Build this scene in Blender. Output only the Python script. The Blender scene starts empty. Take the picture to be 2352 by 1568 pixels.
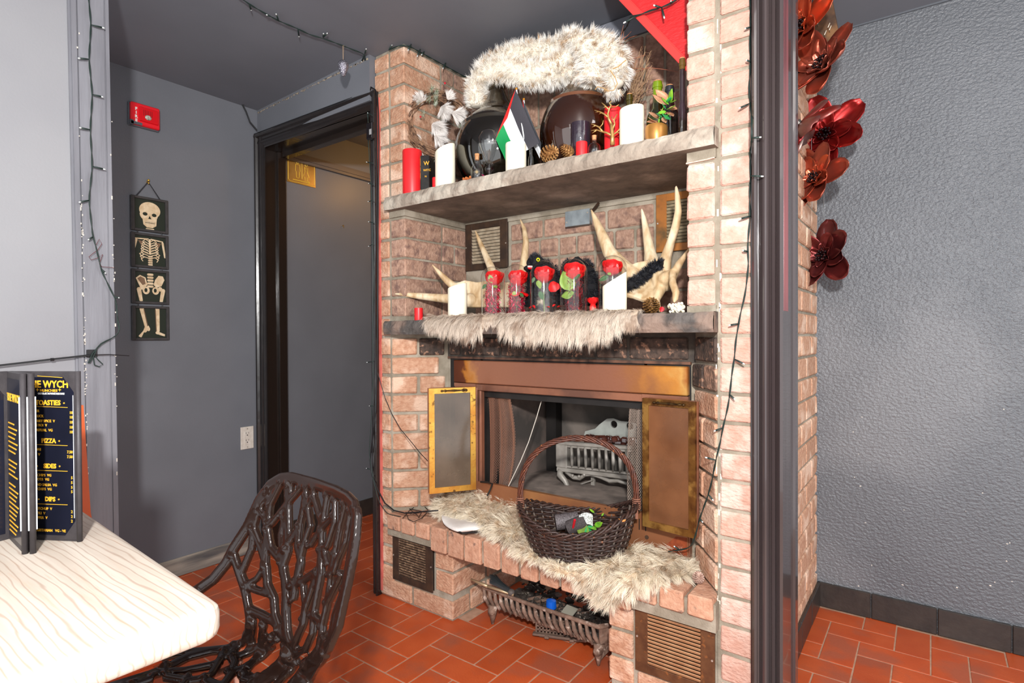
import bpy, bmesh, math, random
import numpy as np
from mathutils import Vector, Matrix
random.seed(7); rng = np.random.default_rng(7)
C = bpy.context.scene.collection; SC = bpy.context.scene
PI = math.pi; sin, cos = math.sin, math.cos
# ------------------------------------------------------------------ camera
EYE = Vector((0.0, 0.0, 1.09)); FOC = 1301.0
PITCH, ROLL, YAW = math.radians(-0.563), math.radians(-0.271), math.radians(36.477)
cam_d = bpy.data.cameras.new('camera'); cam = bpy.data.objects.new('camera', cam_d); C.objects.link(cam)
cam_d.sensor_width = 36.0; cam_d.lens = 36.0 * FOC / 2352.0; cam_d.clip_start = 0.02
cam.matrix_world = (Matrix.Translation(EYE) @ Matrix.Rotation(YAW, 4, 'Z') @ Matrix.Rotation(PITCH, 4, 'X')
                    @ Matrix.Rotation(-ROLL, 4, 'Y') @ Matrix.Rotation(PI / 2, 4, 'X'))
SC.camera = cam
# ------------------------------------------------------------------ light and exposure
SC.view_settings.view_transform = 'Standard'; SC.view_settings.look = 'None'
SC.view_settings.gamma = 1.0; SC.view_settings.use_curve_mapping = False
SC.view_settings.exposure = 0.0
W = bpy.data.worlds.new('world'); SC.world = W; W.use_nodes = True
W.node_tree.nodes['Background'].inputs[0].default_value = (0.92, 0.96, 1.0, 1)
W.node_tree.nodes['Background'].inputs[1].default_value = 2.0
def lamp(name, kind, loc, aim, power, col, size=0.2, size_y=None):
    d = bpy.data.lights.new(name, kind); d.energy = power; d.color = col
    if kind == 'AREA':
        d.size = size
        if size_y: d.shape = 'RECTANGLE'; d.size_y = size_y
    else: d.shadow_soft_size = size
    o = bpy.data.objects.new(name, d); C.objects.link(o); o.location = loc
    o.rotation_euler = (Vector(aim) - Vector(loc)).to_track_quat('-Z', 'Y').to_euler()
    return o
lamp('camera_flash', 'AREA', (0.26, -0.35, 1.62), (-1.1, 1.7, 1.1), 78, (1.0, 0.98, 0.96), 0.10)
lamp('flash_bounce_fill', 'AREA', (-0.3, -0.2, 2.24), (-0.5, 0.6, 0), 10, (1.0, 0.97, 0.93), 1.3, 1.0)  # added soft overhead fill, standing in for bounced flash
lamp('hall_ceiling_lamp', 'POINT', (-2.25, 2.45, 2.08), (0, 0, 0), 7.0, (1.0, 0.50, 0.14), 0.05)
lamp('alcove_area_light', 'AREA', (0.55, 1.2, 2.1), (0.0, 2.5, 1.0), 7, (1.0, 0.96, 0.92), 0.6)  # soft area light aimed at the right-hand alcove
# ------------------------------------------------------------------ a picture point -> a place on a known plane
def ray(px, py):
    v = Vector(((px - 1176.0) / FOC, 1.0, (784.0 - py) / FOC))
    c, s = cos(ROLL), sin(ROLL); v = Vector((c * v.x - s * v.z, v.y, s * v.x + c * v.z))
    c, s = cos(PITCH), sin(PITCH); v = Vector((v.x, c * v.y - s * v.z, s * v.y + c * v.z))
    c, s = cos(YAW), sin(YAW); return Vector((c * v.x - s * v.y, s * v.x + c * v.y, v.z))
def _on(i, val, px, py):
    r = ray(px, py); return EYE + r * ((val - EYE[i]) / r[i])
def aX(v, px, py): return _on(0, v, px, py)
def aY(v, px, py): return _on(1, v, px, py)
def aZ(v, px, py): return _on(2, v, px, py)
# ------------------------------------------------------------------ mesh building
ORG = {}
class MB:
    def __init__(s): s.v = []; s.f = []; s.m = []; s.mi = 0
    def add(s, vs, fs):
        b = len(s.v); s.v += [tuple(p) for p in vs]; s.f += [tuple(i + b for i in f) for f in fs]; s.m += [s.mi] * len(fs); return b
    def box(s, a, b, bev=0.0, rot=0.0, piv=None):
        x0, y0, z0 = a; x1, y1, z1 = b
        if bev <= 0:
            vs = [(x0,y0,z0),(x1,y0,z0),(x1,y1,z0),(x0,y1,z0),(x0,y0,z1),(x1,y0,z1),(x1,y1,z1),(x0,y1,z1)]
            fs = [(0,3,2,1),(4,5,6,7),(0,1,5,4),(1,2,6,5),(2,3,7,6),(3,0,4,7)]
        else:
            vs, fs = bevbox((x1-x0)/2, (y1-y0)/2, (z1-z0)/2, bev)
            cx, cy, cz = (x0+x1)/2, (y0+y1)/2, (z0+z1)/2
            vs = [(x+cx, y+cy, z+cz) for x, y, z in vs]
        if rot:
            px, py = piv if piv else ((x0+x1)/2, (y0+y1)/2); c_, s_ = cos(rot), sin(rot)
            vs = [(px+(x-px)*c_-(y-py)*s_, py+(x-px)*s_+(y-py)*c_, z) for x, y, z in vs]
        s.add(vs, fs); return s
    def obb(s, cen, ax, ay, az, hx, hy, hz, bev=0.0):
        vs, fs = bevbox(hx, hy, hz, bev) if bev > 0 else ([(sx*hx, sy*hy, sz*hz) for sz in (-1,1) for sx, sy in ((-1,-1),(1,-1),(1,1),(-1,1))],
              [(0,3,2,1),(4,5,6,7),(0,1,5,4),(1,2,6,5),(2,3,7,6),(3,0,4,7)])
        ax, ay, az, cen = map(Vector, (ax, ay, az, cen))
        s.add([cen + ax*x + ay*y + az*z for x, y, z in vs], fs); return s
    def tube(s, pts, r, n=8, caps=True, flat=None):
        pts = [Vector(p) for p in pts]; k = len(pts)
        rs = r if isinstance(r, (list, tuple)) else [r] * k
        T = [(pts[min(i+1, k-1)] - pts[max(i-1, 0)]).normalized() for i in range(k)]
        u = Vector((0, 0, 1)) if abs(T[0].z) < 0.9 else Vector((1, 0, 0))
        u = (u - T[0] * u.dot(T[0])).normalized(); vs = []
        for i in range(k):
            u = u - T[i] * u.dot(T[i]); u = u.normalized() if u.length > 1e-6 else T[i].orthogonal().normalized()
            w = T[i].cross(u)
            fl = flat if flat else 1.0
            for j in range(n):
                a = 2 * PI * j / n; vs.append(pts[i] + (u * cos(a) + w * sin(a) * fl) * rs[i])
        fs = [(i*n+j, i*n+(j+1) % n, (i+1)*n+(j+1) % n, (i+1)*n+j) for i in range(k-1) for j in range(n)]
        if caps: fs += [tuple(range(n-1, -1, -1)), tuple((k-1)*n+j for j in range(n))]
        s.add(vs, fs); return s
    def lathe(s, cen, prof, n=24, sx=1.0, sy=1.0):
        cx, cy, cz = cen; vs = []; fs = []; k = len(prof)
        for r, z in prof:
            for j in range(n):
                a = 2*PI*j/n; vs.append((cx + r*cos(a)*sx, cy + r*sin(a)*sy, cz + z))
        fs = [(i*n+j, i*n+(j+1) % n, (i+1)*n+(j+1) % n, (i+1)*n+j) for i in range(k-1) for j in range(n)]
        if prof[0][0] > 1e-4: fs.append(tuple(range(n-1, -1, -1)))
        if prof[-1][0] > 1e-4: fs.append(tuple((k-1)*n+j for j in range(n)))
        s.add(vs, fs); return s
    def grid(s, P, thick=0.0):      # P: rows of points; thick: a second skin offset along the normal
        nr, nc = len(P), len(P[0]); vs = [Vector(p) for r in P for p in r]
        fs = [(i*nc+j, i*nc+j+1, (i+1)*nc+j+1, (i+1)*nc+j) for i in range(nr-1) for j in range(nc-1)]
        if thick:
            N = []
            for i in range(nr):
                for j in range(nc):
                    a = vs[i*nc+min(j+1, nc-1)] - vs[i*nc+max(j-1, 0)]; b = vs[min(i+1, nr-1)*nc+j] - vs[max(i-1, 0)*nc+j]
                    n_ = a.cross(b); N.append(n_.normalized() if n_.length > 1e-9 else Vector((0, 0, 1)))
            q = len(vs); vs2 = [v - n_*thick for v, n_ in zip(vs, N)]
            fs2 = [tuple(i+q for i in reversed(f)) for f in fs]
            rim = [j for j in range(nc)] + [i*nc+nc-1 for i in range(1, nr)] + [(nr-1)*nc+j for j in range(nc-2, -1, -1)] + [i*nc for i in range(nr-2, 0, -1)]
            fs3 = [(rim[k], rim[k]+q, rim[(k+1) % len(rim)]+q, rim[(k+1) % len(rim)]) for k in range(len(rim))]
            vs = vs + vs2; fs = fs + fs2 + fs3
        s.add(vs, fs); return s
    def ball(s, c, r, n=10, m=7, sc=(1, 1, 1)):
        prof = [(r*sin(PI*i/m), -r*cos(PI*i/m)) for i in range(m+1)]
        vs = []; c = Vector(c)
        for rr, z in prof[1:-1]:
            for j in range(n): vs.append((c.x+rr*cos(2*PI*j/n)*sc[0], c.y+rr*sin(2*PI*j/n)*sc[1], c.z+z*sc[2]))
        vs += [(c.x, c.y, c.z-r*sc[2]), (c.x, c.y, c.z+r*sc[2])]; q = (m-1)*n
        fs = [(i*n+j, i*n+(j+1) % n, (i+1)*n+(j+1) % n, (i+1)*n+j) for i in range(m-2) for j in range(n)]
        fs += [(q, (j+1) % n, j) for j in range(n)] + [(q+1, (m-2)*n+j, (m-2)*n+(j+1) % n) for j in range(n)]
        s.add(vs, fs); return s
    def prism(s, poly, z0, z1, frame=None):     # poly (x,y) extruded along z, or along frame (O, ex, ey, ez)
        n = len(poly); P = [(x, y, z0) for x, y in poly] + [(x, y, z1) for x, y in poly]
        if frame:
            O, ex, ey, ez = map(Vector, frame); P = [O + ex*x + ey*y + ez*z for x, y, z in P]
        fs = [tuple(range(n-1, -1, -1)), tuple(range(n, 2*n))] + [(i, (i+1) % n, (i+1) % n+n, i+n) for i in range(n)]
        s.add(P, fs); return s
def bevbox(hx, hy, hz, b):
    b = min(b, hx*.45, hy*.45, hz*.45); vs = []
    for sx in (-1, 1):
        for sy in (-1, 1):
            for sz in (-1, 1):
                vs += [(sx*hx, sy*(hy-b), sz*(hz-b)), (sx*(hx-b), sy*hy, sz*(hz-b)), (sx*(hx-b), sy*(hy-b), sz*hz)]
    I = lambda sx, sy, sz, k: ((sx > 0)*4+(sy > 0)*2+(sz > 0))*3+k
    fs = []
    for s_ in (-1, 1):
        a = [I(s_, -1, -1, 0), I(s_, 1, -1, 0), I(s_, 1, 1, 0), I(s_, -1, 1, 0)]; fs.append(tuple(a if s_ > 0 else a[::-1]))
        a = [I(-1, s_, -1, 1), I(-1, s_, 1, 1), I(1, s_, 1, 1), I(1, s_, -1, 1)]; fs.append(tuple(a if s_ > 0 else a[::-1]))
        a = [I(-1, -1, s_, 2), I(1, -1, s_, 2), I(1, 1, s_, 2), I(-1, 1, s_, 2)]; fs.append(tuple(a if s_ > 0 else a[::-1]))
    def q(a, out):
        p = [Vector(vs[i]) for i in a]; n = (p[1]-p[0]).cross(p[2]-p[0]); fs.append(tuple(a if n.dot(out) > 0 else a[::-1]))
    for s1 in (-1, 1):
        for s2 in (-1, 1):
            q([I(s1, s2, -1, 0), I(s1, s2, 1, 0), I(s1, s2, 1, 1), I(s1, s2, -1, 1)], Vector((s1, s2, 0)))
            q([I(s1, -1, s2, 0), I(s1, 1, s2, 0), I(s1, 1, s2, 2), I(s1, -1, s2, 2)], Vector((s1, 0, s2)))
            q([I(-1, s1, s2, 1), I(1, s1, s2, 1), I(1, s1, s2, 2), I(-1, s1, s2, 2)], Vector((0, s1, s2)))
            for s3 in (-1, 1): q([I(s1, s2, s3, 0), I(s1, s2, s3, 1), I(s1, s2, s3, 2)], Vector((s1, s2, s3)))
    return vs, fs
def mk(name, mb, mats, parent=None, org=None, smooth=False, label=None, cat=None, group=None, kind=None):
    if parent is not None: O = ORG[parent.name]
    elif org is not None: O = Vector(org)
    else:
        a = np.array(mb.v); O = Vector((float(a[:, 0].min()+a[:, 0].max())/2, float(a[:, 1].min()+a[:, 1].max())/2, float(a[:, 2].min())))
    me = bpy.data.meshes.new(name); me.from_pydata([(x-O.x, y-O.y, z-O.z) for x, y, z in mb.v], [], mb.f)
    mats = mats if isinstance(mats, (list, tuple)) else [mats]
    for m in mats: me.materials.append(m)
    if len(mats) > 1: me.polygons.foreach_set('material_index', mb.m)
    if smooth:
        me.shade_smooth()
        if smooth is not True: me.set_sharp_from_angle(angle=math.radians(smooth))
    me.update()
    o = bpy.data.objects.new(name, me); C.objects.link(o)
    if parent is not None: o.parent = parent
    else: o.location = O
    ORG[o.name] = O
    tag(o, label, cat, group, kind); return o
def tag(o, label=None, cat=None, group=None, kind=None):
    for k, v in (('label', label), ('category', cat), ('group', group), ('kind', kind)):
        if v: o[k] = v
    return o
def thing(name, loc, label, cat, group=None, kind=None):
    o = bpy.data.objects.new(name, None); C.objects.link(o); o.location = loc; o.empty_display_size = .05
    ORG[o.name] = Vector(loc); tag(o, label, cat, group, kind); return o
def copy_tree(o, loc=None, parent=None, label=None, rz=None, sc=None):
    c = o.copy(); C.objects.link(c)
    if parent is not None: c.parent = parent
    if loc is not None: c.location = loc
    if rz is not None: c.rotation_euler.z = rz
    if sc is not None: c.scale = (sc, sc, sc)
    if label: c['label'] = label
    for ch in list(o.children): copy_tree(ch, parent=c)
    return c
# ------------------------------------------------------------------ materials
def lin(c):
    return tuple(((x/255)/12.92 if x/255 <= .04045 else ((x/255+.055)/1.055)**2.4) for x in c) + (1.0,)
MATS = {}
def mat(name, col, rough=.6, metal=0.0, c2=None, scale=20.0, c3=None, scale3=4.0, bump=0.0, bscale=80.0, spec=.5, trans=0.0, ior=1.45,
        alpha=1.0, stretch=None, coat=0.0, emit=None, estr=0.0, vary=0.0, detail=5.0, t3=(.5, .62), t2=(.35, .65), bdet=6.0, bstretch=None, bdist=.01):
    if name in MATS: return MATS[name]
    m = bpy.data.materials.new(name); m.use_nodes = True; N = m.node_tree.nodes; L = m.node_tree.links; b = N['Principled BSDF']; MATS[name] = m
    b.inputs['Base Color'].default_value = lin(col); b.inputs['Roughness'].default_value = rough; b.inputs['Metallic'].default_value = metal
    b.inputs['Specular IOR Level'].default_value = spec; b.inputs['Transmission Weight'].default_value = trans; b.inputs['IOR'].default_value = ior
    b.inputs['Alpha'].default_value = alpha; b.inputs['Coat Weight'].default_value = coat
    if emit: b.inputs['Emission Color'].default_value = lin(emit); b.inputs['Emission Strength'].default_value = estr
    geo = N.new('ShaderNodeNewGeometry'); pos = geo.outputs['Position']
    def mapped(st):
        if not st: return pos
        mp = N.new('ShaderNodeMapping'); mp.inputs['Scale'].default_value = st; L.new(pos, mp.inputs['Vector']); return mp.outputs[0]
    def noise(vec, sc, det=detail):
        n = N.new('ShaderNodeTexNoise'); n.inputs['Scale'].default_value = sc; n.inputs['Detail'].default_value = det; L.new(vec, n.inputs['Vector']); return n.outputs['Fac']
    def ramp(fac, a, b_):
        r = N.new('ShaderNodeMapRange'); r.inputs[1].default_value = a; r.inputs[2].default_value = b_; L.new(fac, r.inputs[0]); return r.outputs[0]
    def mix(fac, A, B):
        x = N.new('ShaderNodeMix'); x.data_type = 'RGBA'; L.new(fac, x.inputs[0])
        if isinstance(A, tuple): x.inputs[6].default_value = A
        else: L.new(A, x.inputs[6])
        x.inputs[7].default_value = B; return x.outputs[2]
    out = lin(col)
    if c2: out = mix(ramp(noise(mapped(stretch), scale), *t2), out, lin(c2))
    if c3: out = mix(ramp(noise(mapped(stretch), scale3), *t3), out, lin(c3))
    if vary:
        oi = N.new('ShaderNodeObjectInfo'); h = N.new('ShaderNodeHueSaturation'); r = N.new('ShaderNodeMapRange')
        r.inputs[3].default_value = 1-vary; r.inputs[4].default_value = 1+vary; L.new(oi.outputs['Random'], r.inputs[0]); L.new(r.outputs[0], h.inputs['Value'])
        if isinstance(out, tuple): h.inputs['Color'].default_value = out
        else: L.new(out, h.inputs['Color'])
        out = h.outputs[0]
    if not isinstance(out, tuple): L.new(out, b.inputs['Base Color'])
    if bump:
        bp = N.new('ShaderNodeBump'); bp.inputs['Strength'].default_value = bump; bp.inputs['Distance'].default_value = bdist
        L.new(noise(mapped(bstretch), bscale, bdet), bp.inputs['Height']); L.new(bp.outputs[0], b.inputs['Normal'])
    return m
WALLP = mat('dark_grey_paint', (110, 112, 118), .42, bump=.15, bscale=220, c2=(104, 106, 112), scale=3, bdist=.002)
CEILP = mat('ceiling_grey_paint', (108, 111, 119), .55, bump=.1, bscale=150, c2=(115, 118, 126), scale=2.2, bdist=.002)
LIGHTP = mat('mid_grey_paint', (140, 140, 144), .45, bump=.15, bscale=160, c2=(146, 146, 149), scale=2.5, bdist=.002)
STUCCO = mat('grey_stucco_paint', (100, 103, 108), .35, bump=1.0, bscale=105, c2=(92, 95, 100), scale=2.0, bdist=.006, bdet=3, bstretch=(.8, 1, 1.1), c3=(112, 114, 118), scale3=1.4)
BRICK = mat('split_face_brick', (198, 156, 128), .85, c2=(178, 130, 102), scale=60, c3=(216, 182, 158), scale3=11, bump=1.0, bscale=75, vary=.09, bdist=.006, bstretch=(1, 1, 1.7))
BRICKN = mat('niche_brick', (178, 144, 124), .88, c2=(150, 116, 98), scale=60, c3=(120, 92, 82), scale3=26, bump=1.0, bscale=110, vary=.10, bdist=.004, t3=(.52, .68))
SOOT = mat('sooty_brick', (92, 74, 64), .9, c2=(52, 44, 40), scale=40, c3=(158, 120, 98), scale3=55, t3=(.58, .68), bump=1.0, bscale=110, vary=.10, bdist=.004)
MORTAR = mat('mortar', (146, 136, 120), .95, c2=(130, 120, 104), scale=30, bump=.6, bscale=180, bdist=.003, c3=(164, 154, 138), scale3=9)
MORTARD = mat('sooty_mortar', (82, 74, 66), .95, c2=(60, 54, 50), scale=30, bump=.6, bscale=180, bdist=.003)
TILE = mat('terracotta_tile', (188, 84, 42), .42, c2=(178, 74, 34), scale=9, c3=(164, 82, 54), scale3=6, bump=.25, bscale=160, vary=.09, bdist=.002)
GROUT = mat('floor_grout', (184, 146, 122), .9, c2=(164, 126, 102), scale=30)
BTILE = mat('black_base_tile', (44, 40, 38), .35, c2=(54, 48, 44), scale=18, bump=.3, bscale=60, bdist=.003, vary=.12)
BLACKP = mat('black_gloss_paint', (30, 26, 26), .22, bump=.35, bscale=45, bdist=.003, c2=(36, 31, 30), scale=20, coat=.3, bstretch=(1, 1, .2))
STONE = mat('rough_shelf_stone', (158, 145, 131), .9, c2=(138, 125, 112), scale=26, bump=1.0, bscale=26, c3=(176, 166, 152), scale3=10, bdist=.012)
STONED = mat('underside_stone', (138, 126, 114), .9, c2=(104, 94, 86), scale=14, c3=(176, 160, 146), scale3=7, t3=(.55, .7), bump=.4, bscale=60, bdist=.004)  # separate patchy stone tone for the slab undersides
STONEM = mat('dark_mantel_stone', (92, 86, 82), .85, c2=(68, 63, 60), scale=24, bump=1.0, bscale=30, c3=(128, 108, 96), scale3=8, bdist=.010)
CHIP = mat('chipped_white_paint', (205, 198, 188), .8)
# ------------------------------------------------------------------ the room
Y0 = 1.5895
def struct(name, mb, m, parent=None, **k):
    return mk(name, mb, m, parent, kind=None if parent else 'structure', **k)
def HB(m=None): return MB()
# wall running left from the hallway: one wall, seen beside and through the door
m = MB(); m.box((-2.87, 0.2, 0), (-2.77, 3.3, 2.40)); wall_left = struct('wall_left', m, WALLP)
# door wall with its opening
DW0, DW1 = Vector((-2.77, 1.565, 0)), Vector((-1.893, 1.60, 0))
m = MB(); m.box((-2.77, 1.565, 2.08), (-1.893, 1.69, 2.30)); m.box((-2.77, 1.565, 0), (-2.735, 1.69, 2.09)); wall_back = struct('wall_back', m, WALLP)
# hall beyond the door
m = MB(); m.box((-1.86, 1.70, 0), (-1.80, 3.3, 2.40)); m.box((-2.87, 3.2, 0), (-1.8, 3.3, 2.4)); struct('wall_hall', m, mat('hall_paint', (120, 112, 108), .6))
m = MB(); m.box((-2.77, 1.72, 2.035), (-2.748, 3.2, 2.05)); m.box((-2.77, 1.72, 2.05), (-2.742, 3.2, 2.07)); m.box((-2.77, 1.72, 2.07), (-2.755, 3.2, 2.085))
struct('trim_1', m, mat('hall_moulding', (96, 88, 84), .35))
# near partition on the left with its painted casing
XP = -2.0
def pp(px, py): return aX(XP, px, py)
m = MB(); a, b = pp(160, 0), pp(186, 1210)
yt, yb = a.y, b.y
def zy(y0, y1, z): return y0 + (y1-y0)*(2.0-z)/1.5
def lean(mb, ya, yb_, x0, x1, z0=0.0, z1=2.33):   # slab between two leaning edges: ya=(top,bottom)
    def e(p, z): return zy(p[0], p[1], z)
    vs = [(x0, e(ya, z0), z0), (x1, e(ya, z0), z0), (x1, e(yb_, z0), z0), (x0, e(yb_, z0), z0),
          (x0, e(ya, z1), z1), (x1, e(ya, z1), z1), (x1, e(yb_, z1), z1), (x0, e(yb_, z1), z1)]
    mb.add(vs, [(0,3,2,1),(4,5,6,7),(0,1,5,4),(1,2,6,5),(2,3,7,6),(3,0,4,7)])
E0 = (pp(157, 0).y, pp(184, 1180).y); E1 = (pp(178, 0).y, pp(204, 1180).y); E2 = (pp(238, 0).y, pp(258, 1180).y); E3 = (pp(250, 0).y, pp(273, 1180).y)
m.box((-2.12, -1.2, 0), (XP-.012, E0[0]+.03, 2.33)); struct('wall_partition', m, LIGHTP)
m = MB(); lean(m, E0, E1, XP-.02, XP-.006); lean(m, (E0[0]+.006, E0[1]+.006), (E1[0]-.003, E1[1]-.003), XP-.02, XP-.001)
lean(m, E1, E2, XP-.10, XP); lean(m, E2, (E2[0]+.004, E2[1]+.004), XP-.10, XP-.004); lean(m, (E2[0]+.004, E2[1]+.004), E3, XP-.12, XP-.001)
trimp = struct('trim_2', m, mat('casing_grey_paint', (130, 130, 136), .38, bump=.5, bscale=60, bstretch=(1, 1, .12), c2=(112, 112, 118), scale=12, stretch=(1, 1, .2), bdist=.003))
m = MB()
for k in range(90):
    z = random.choice((random.uniform(.55, 2.05), random.gauss(.95, .12), random.gauss(1.35, .1))); e = random.choice((E1, E1, E1, E3)); y = zy(e[0], e[1], z) + random.uniform(-.003, .003); h = random.uniform(.0006, .0028)*random.choice((1, 1, 1, 2))
    m.box((XP-.001, y-.0015, z-h), (XP+.0015, y+random.uniform(.0003, .0018), z+h))
struct('paint_chips', m, CHIP, trimp); bpy.context.view_layer.update()
# ceiling (it drops a little towards the hallway) and the wall, beam and board of the right-hand alcove
m = MB(); m.add([(-2.9, -1.2, 2.243), (-1.75, -1.2, 2.275), (-1.75, 2.0, 2.275), (-2.9, 3.3, 2.243), (1.3, -1.2, 2.285), (1.3, 2.6, 2.285), (-1.75, 3.3, 2.275)],
      [(0, 3, 6, 2, 1), (1, 2, 6, 5, 4)]); struct('ceiling', m, CEILP)
YR = 2.562; XR = -0.3665
m = MB(); m.box((XR-.02, YR, 0), (1.4, YR+.1, 2.4)); struct('wall_right', m, STUCCO)
m = MB(); za = aY(YR, 1941, 70).z
m.box((XR+.02, YR-.008, za), (1.3, YR, 2.29)); m.box((XR+.02, YR-.016, za+.018), (1.3, YR, 2.29)); struct('trim_3', m, mat('trim_board_paint', (88, 92, 98), .4))
# floor: herringbone pavers, four inches by eight
G = .1017; UX, VY = -1.5235, 1.5265
m = MB(); m.box((-2.87, -1.2, -.06), (1.4, 3.3, -.0016)); floor = struct('floor', m, GROUT)
tmesh = {}
def tile_mesh(w, h, key):
    if key in tmesh: return tmesh[key]
    vs, fs = bevbox(w/2-.0021, h/2-.0021, .006, .0014); me = bpy.data.meshes.new('tile'); me.from_pydata(vs, [], fs); me.materials.append(TILE); tmesh[key] = me; return me
ntile = 0; extra = MB()
def seen(x, y):
    if y < 0.25: return False
    if x > XR-.13 and y > 1.7: return True
    if x > XR-.02: return y > 1.5
    if x < -1.9 and y > 1.66: return x < -1.85 and y < 2.9
    if y > 2.1: return False
    if y > 1.66: return -1.50 < x < -.75
    if x > -.75 and y < 1.0: return False
    if x < -1.3 and y < .6: return False
    return True
cells = []
for u in range(-14, 18):
    for v in range(-13, 14):
        k = (u+v) % 4
        if k == 0: w, h = 2, 1
        elif k == 2: w, h = 1, 2
        else: continue
        x0, y0 = UX+u*G, VY+v*G; x1, y1 = x0+w*G, y0+h*G
        lim = [(-2.77, 1.0), (-2.77, 0)]
        if x0 < -2.77: x0 = -2.77
        if x1 <= x0+.02: continue
        cx, cy = (x0+x1)/2, (y0+y1)/2
        if cx > XR-.3 and y1 > YR: y1 = YR
        if y1 <= y0+.02: continue
        if not seen(cx, (y0+y1)/2): continue
        cells.append((x0, y0, x1, y1))
cells.sort(key=lambda c: ((c[0]+c[2])/2)**2+((c[1]+c[3])/2)**2)
for i, (x0, y0, x1, y1) in enumerate(cells):
    cx, cy = (x0+x1)/2, (y0+y1)/2
    if i < 300:
        w, h = round(x1-x0, 4), round(y1-y0, 4)
        o = bpy.data.objects.new('tile', tile_mesh(w, h, (w, h))); C.objects.link(o); o.parent = floor
        o.location = Vector((cx, cy, -.0062+random.uniform(-.0004, .0004)))-ORG['floor']
    else: extra.box((x0+.002, y0+.002, -.012), (x1-.002, y1-.002, 0), .0016)
if extra.v: mk('tiles_beyond', extra, TILE, floor, kind='stuff')
# skirting
def skirt(name, x0, y0, x1, y1, h, t, off=0.0, piece=.2035, mt=BTILE):
    root = thing(name, (x0, y0, 0), None, None, kind='structure'); d = Vector((x1-x0, y1-y0, 0)); Ln = d.length; d.normalize(); n = Vector((-d.y, d.x, 0))
    s = 0.0; first = True
    while s < Ln-.004:
        e = min(s+(off if first and off else piece), Ln); first = False
        b = MB(); c = Vector((x0, y0, 0))+d*(s+e)/2+n*(t/2+random.uniform(-.001, .001)); b.obb(c+Vector((0, 0, h/2)), d, n, (0, 0, 1), (e-s)/2-.0012, t/2, h/2-.0005, .003)
        mk('skirting_tile', b, mt, root); s = e
    return root
skirt('baseboard_right', .75, YR, XR, YR, .097, .012, off=.118)
skirt('baseboard_alcove', XR, YR, XR, 1.75, .097, .012)
skirt('baseboard_hall', -2.77, 3.2, -2.77, 1.70, .10, .010)
m = MB(); m.box((-2.77, .25, .0), (-2.757, 1.53, .074), .002); m.box((-2.775, .25, .070), (-2.762, 1.53, .082), .003); struct('baseboard_left', m, mat('worn_grey_board', (120, 112, 104), .8, c2=(78, 76, 76), scale=30, stretch=(1, .12, 1), c3=(150, 140, 128), scale3=12, bump=.5, bscale=40, bdist=.003))
# ------------------------------------------------------------------ fireplace masonry
ZL = [-.018,.061,.140,.219,.299,.378,.457,.537,.616,.695,.775,.854,.933,1.0124,1.0932,1.1739,1.2557,1.3363,1.4156,1.4971,1.5786,1.6553,1.7319,1.8085,1.8838,1.9637,2.04,2.12,2.20,2.272]
XL0, XLJ, XLC = -1.893, -1.803, -1.7116     # left pier: outer side, upright joint, niche corner
XRC, XRJ = -0.5572, -0.474
YN = 1.962
fire = thing('brick_fireplace', (-1.18, 1.6, 0), 'tall pinkish brick fireplace with two stone shelves and a raised hearth', 'fireplace')
nb = [0]; spare = MB()
bvar = {}
def unit_brick(dims, mt):
    k = (tuple(round(d, 3) for d in dims), mt.name)
    if k in bvar: return bvar[k]
    r_ = random.Random(hash(k[0])); vs, fs = bevbox(dims[0]/2, dims[1]/2, dims[2]/2, .0045)
    vs = [(x+r_.uniform(-.0014, .0014), y+r_.uniform(-.0014, .0014), z+r_.uniform(-.0016, .0016)) for x, y, z in vs]
    me = bpy.data.meshes.new('brick'); me.from_pydata(vs, [], fs); me.materials.append(mt); bvar[k] = me; return me
def brick(x0, x1, y0, y1, z0, z1, mt=BRICK, parent=None, rot=0.0, cen=None, limit=300):
    parent = parent or fire
    c = Vector(((x0+x1)/2, (y0+y1)/2, (z0+z1)/2)) if cen is None else Vector(cen)
    c.y += random.uniform(-.0015, .0015)
    d = (x1-x0, y1-y0, z1-z0)
    if parent is fire:
        nb[0] += 1
        if nb[0] > limit:
            spare.obb(c, (cos(rot), sin(rot), 0), (-sin(rot), cos(rot), 0), (0, 0, 1), d[0]/2, d[1]/2, d[2]/2, .0045); return
    o = bpy.data.objects.new('brick', unit_brick(d, mt)); C.objects.link(o); o.parent = parent
    o.location = c-ORG[parent.name]; o.rotation_euler = (0, 0, rot+random.uniform(-.004, .004)); return o
J = .0105
# mortar bodies
R_ = .007
m = MB()
m.box((XL0+.004, Y0+R_, 0), (XLJ, 2.06, 2.275)); m.box((XLJ-.02, Y0+R_+.0005, 1.10), (XLC-R_, 2.061, 2.2745))
m.box((XLC-.01, YN+R_, 1.10), (XRC+.01, 2.06, 2.275))
m.box((XL0+.0045, Y0+R_+.0007, 0), (-1.462-R_, 2.3, .33))
m.box((-.806+R_, Y0+R_, 0), (XRJ-.001, 2.3, .33))
m.box((-1.80, 1.565, .275), (-.47, 1.97, .352))
dl = Vector((.165, .165, 0)); n = .2334
m.prism([(-1.803, Y0+R_+.001), (-1.635-R_, 1.755+R_+.004), (-1.587, 1.755+R_+.004), (-1.587, 2.05), (-1.81, 2.05)], .34, 1.10)
m.prism([(XRJ+.001, Y0+R_+.001), (-.45, Y0+.03), (-.45, 2.05), (-.607, 2.05), (-.607, 1.755+R_+.004), (-.600+R_, 1.755+R_+.004)], .34, 1.10)
mk('mortar', m, MORTAR, fire)
m = MB(); m.box((-1.64, 1.755+R_, 1.002), (-.59, 2.06, 1.0995)); mk('sooty_mortar', m, MORTARD, fire)
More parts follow.
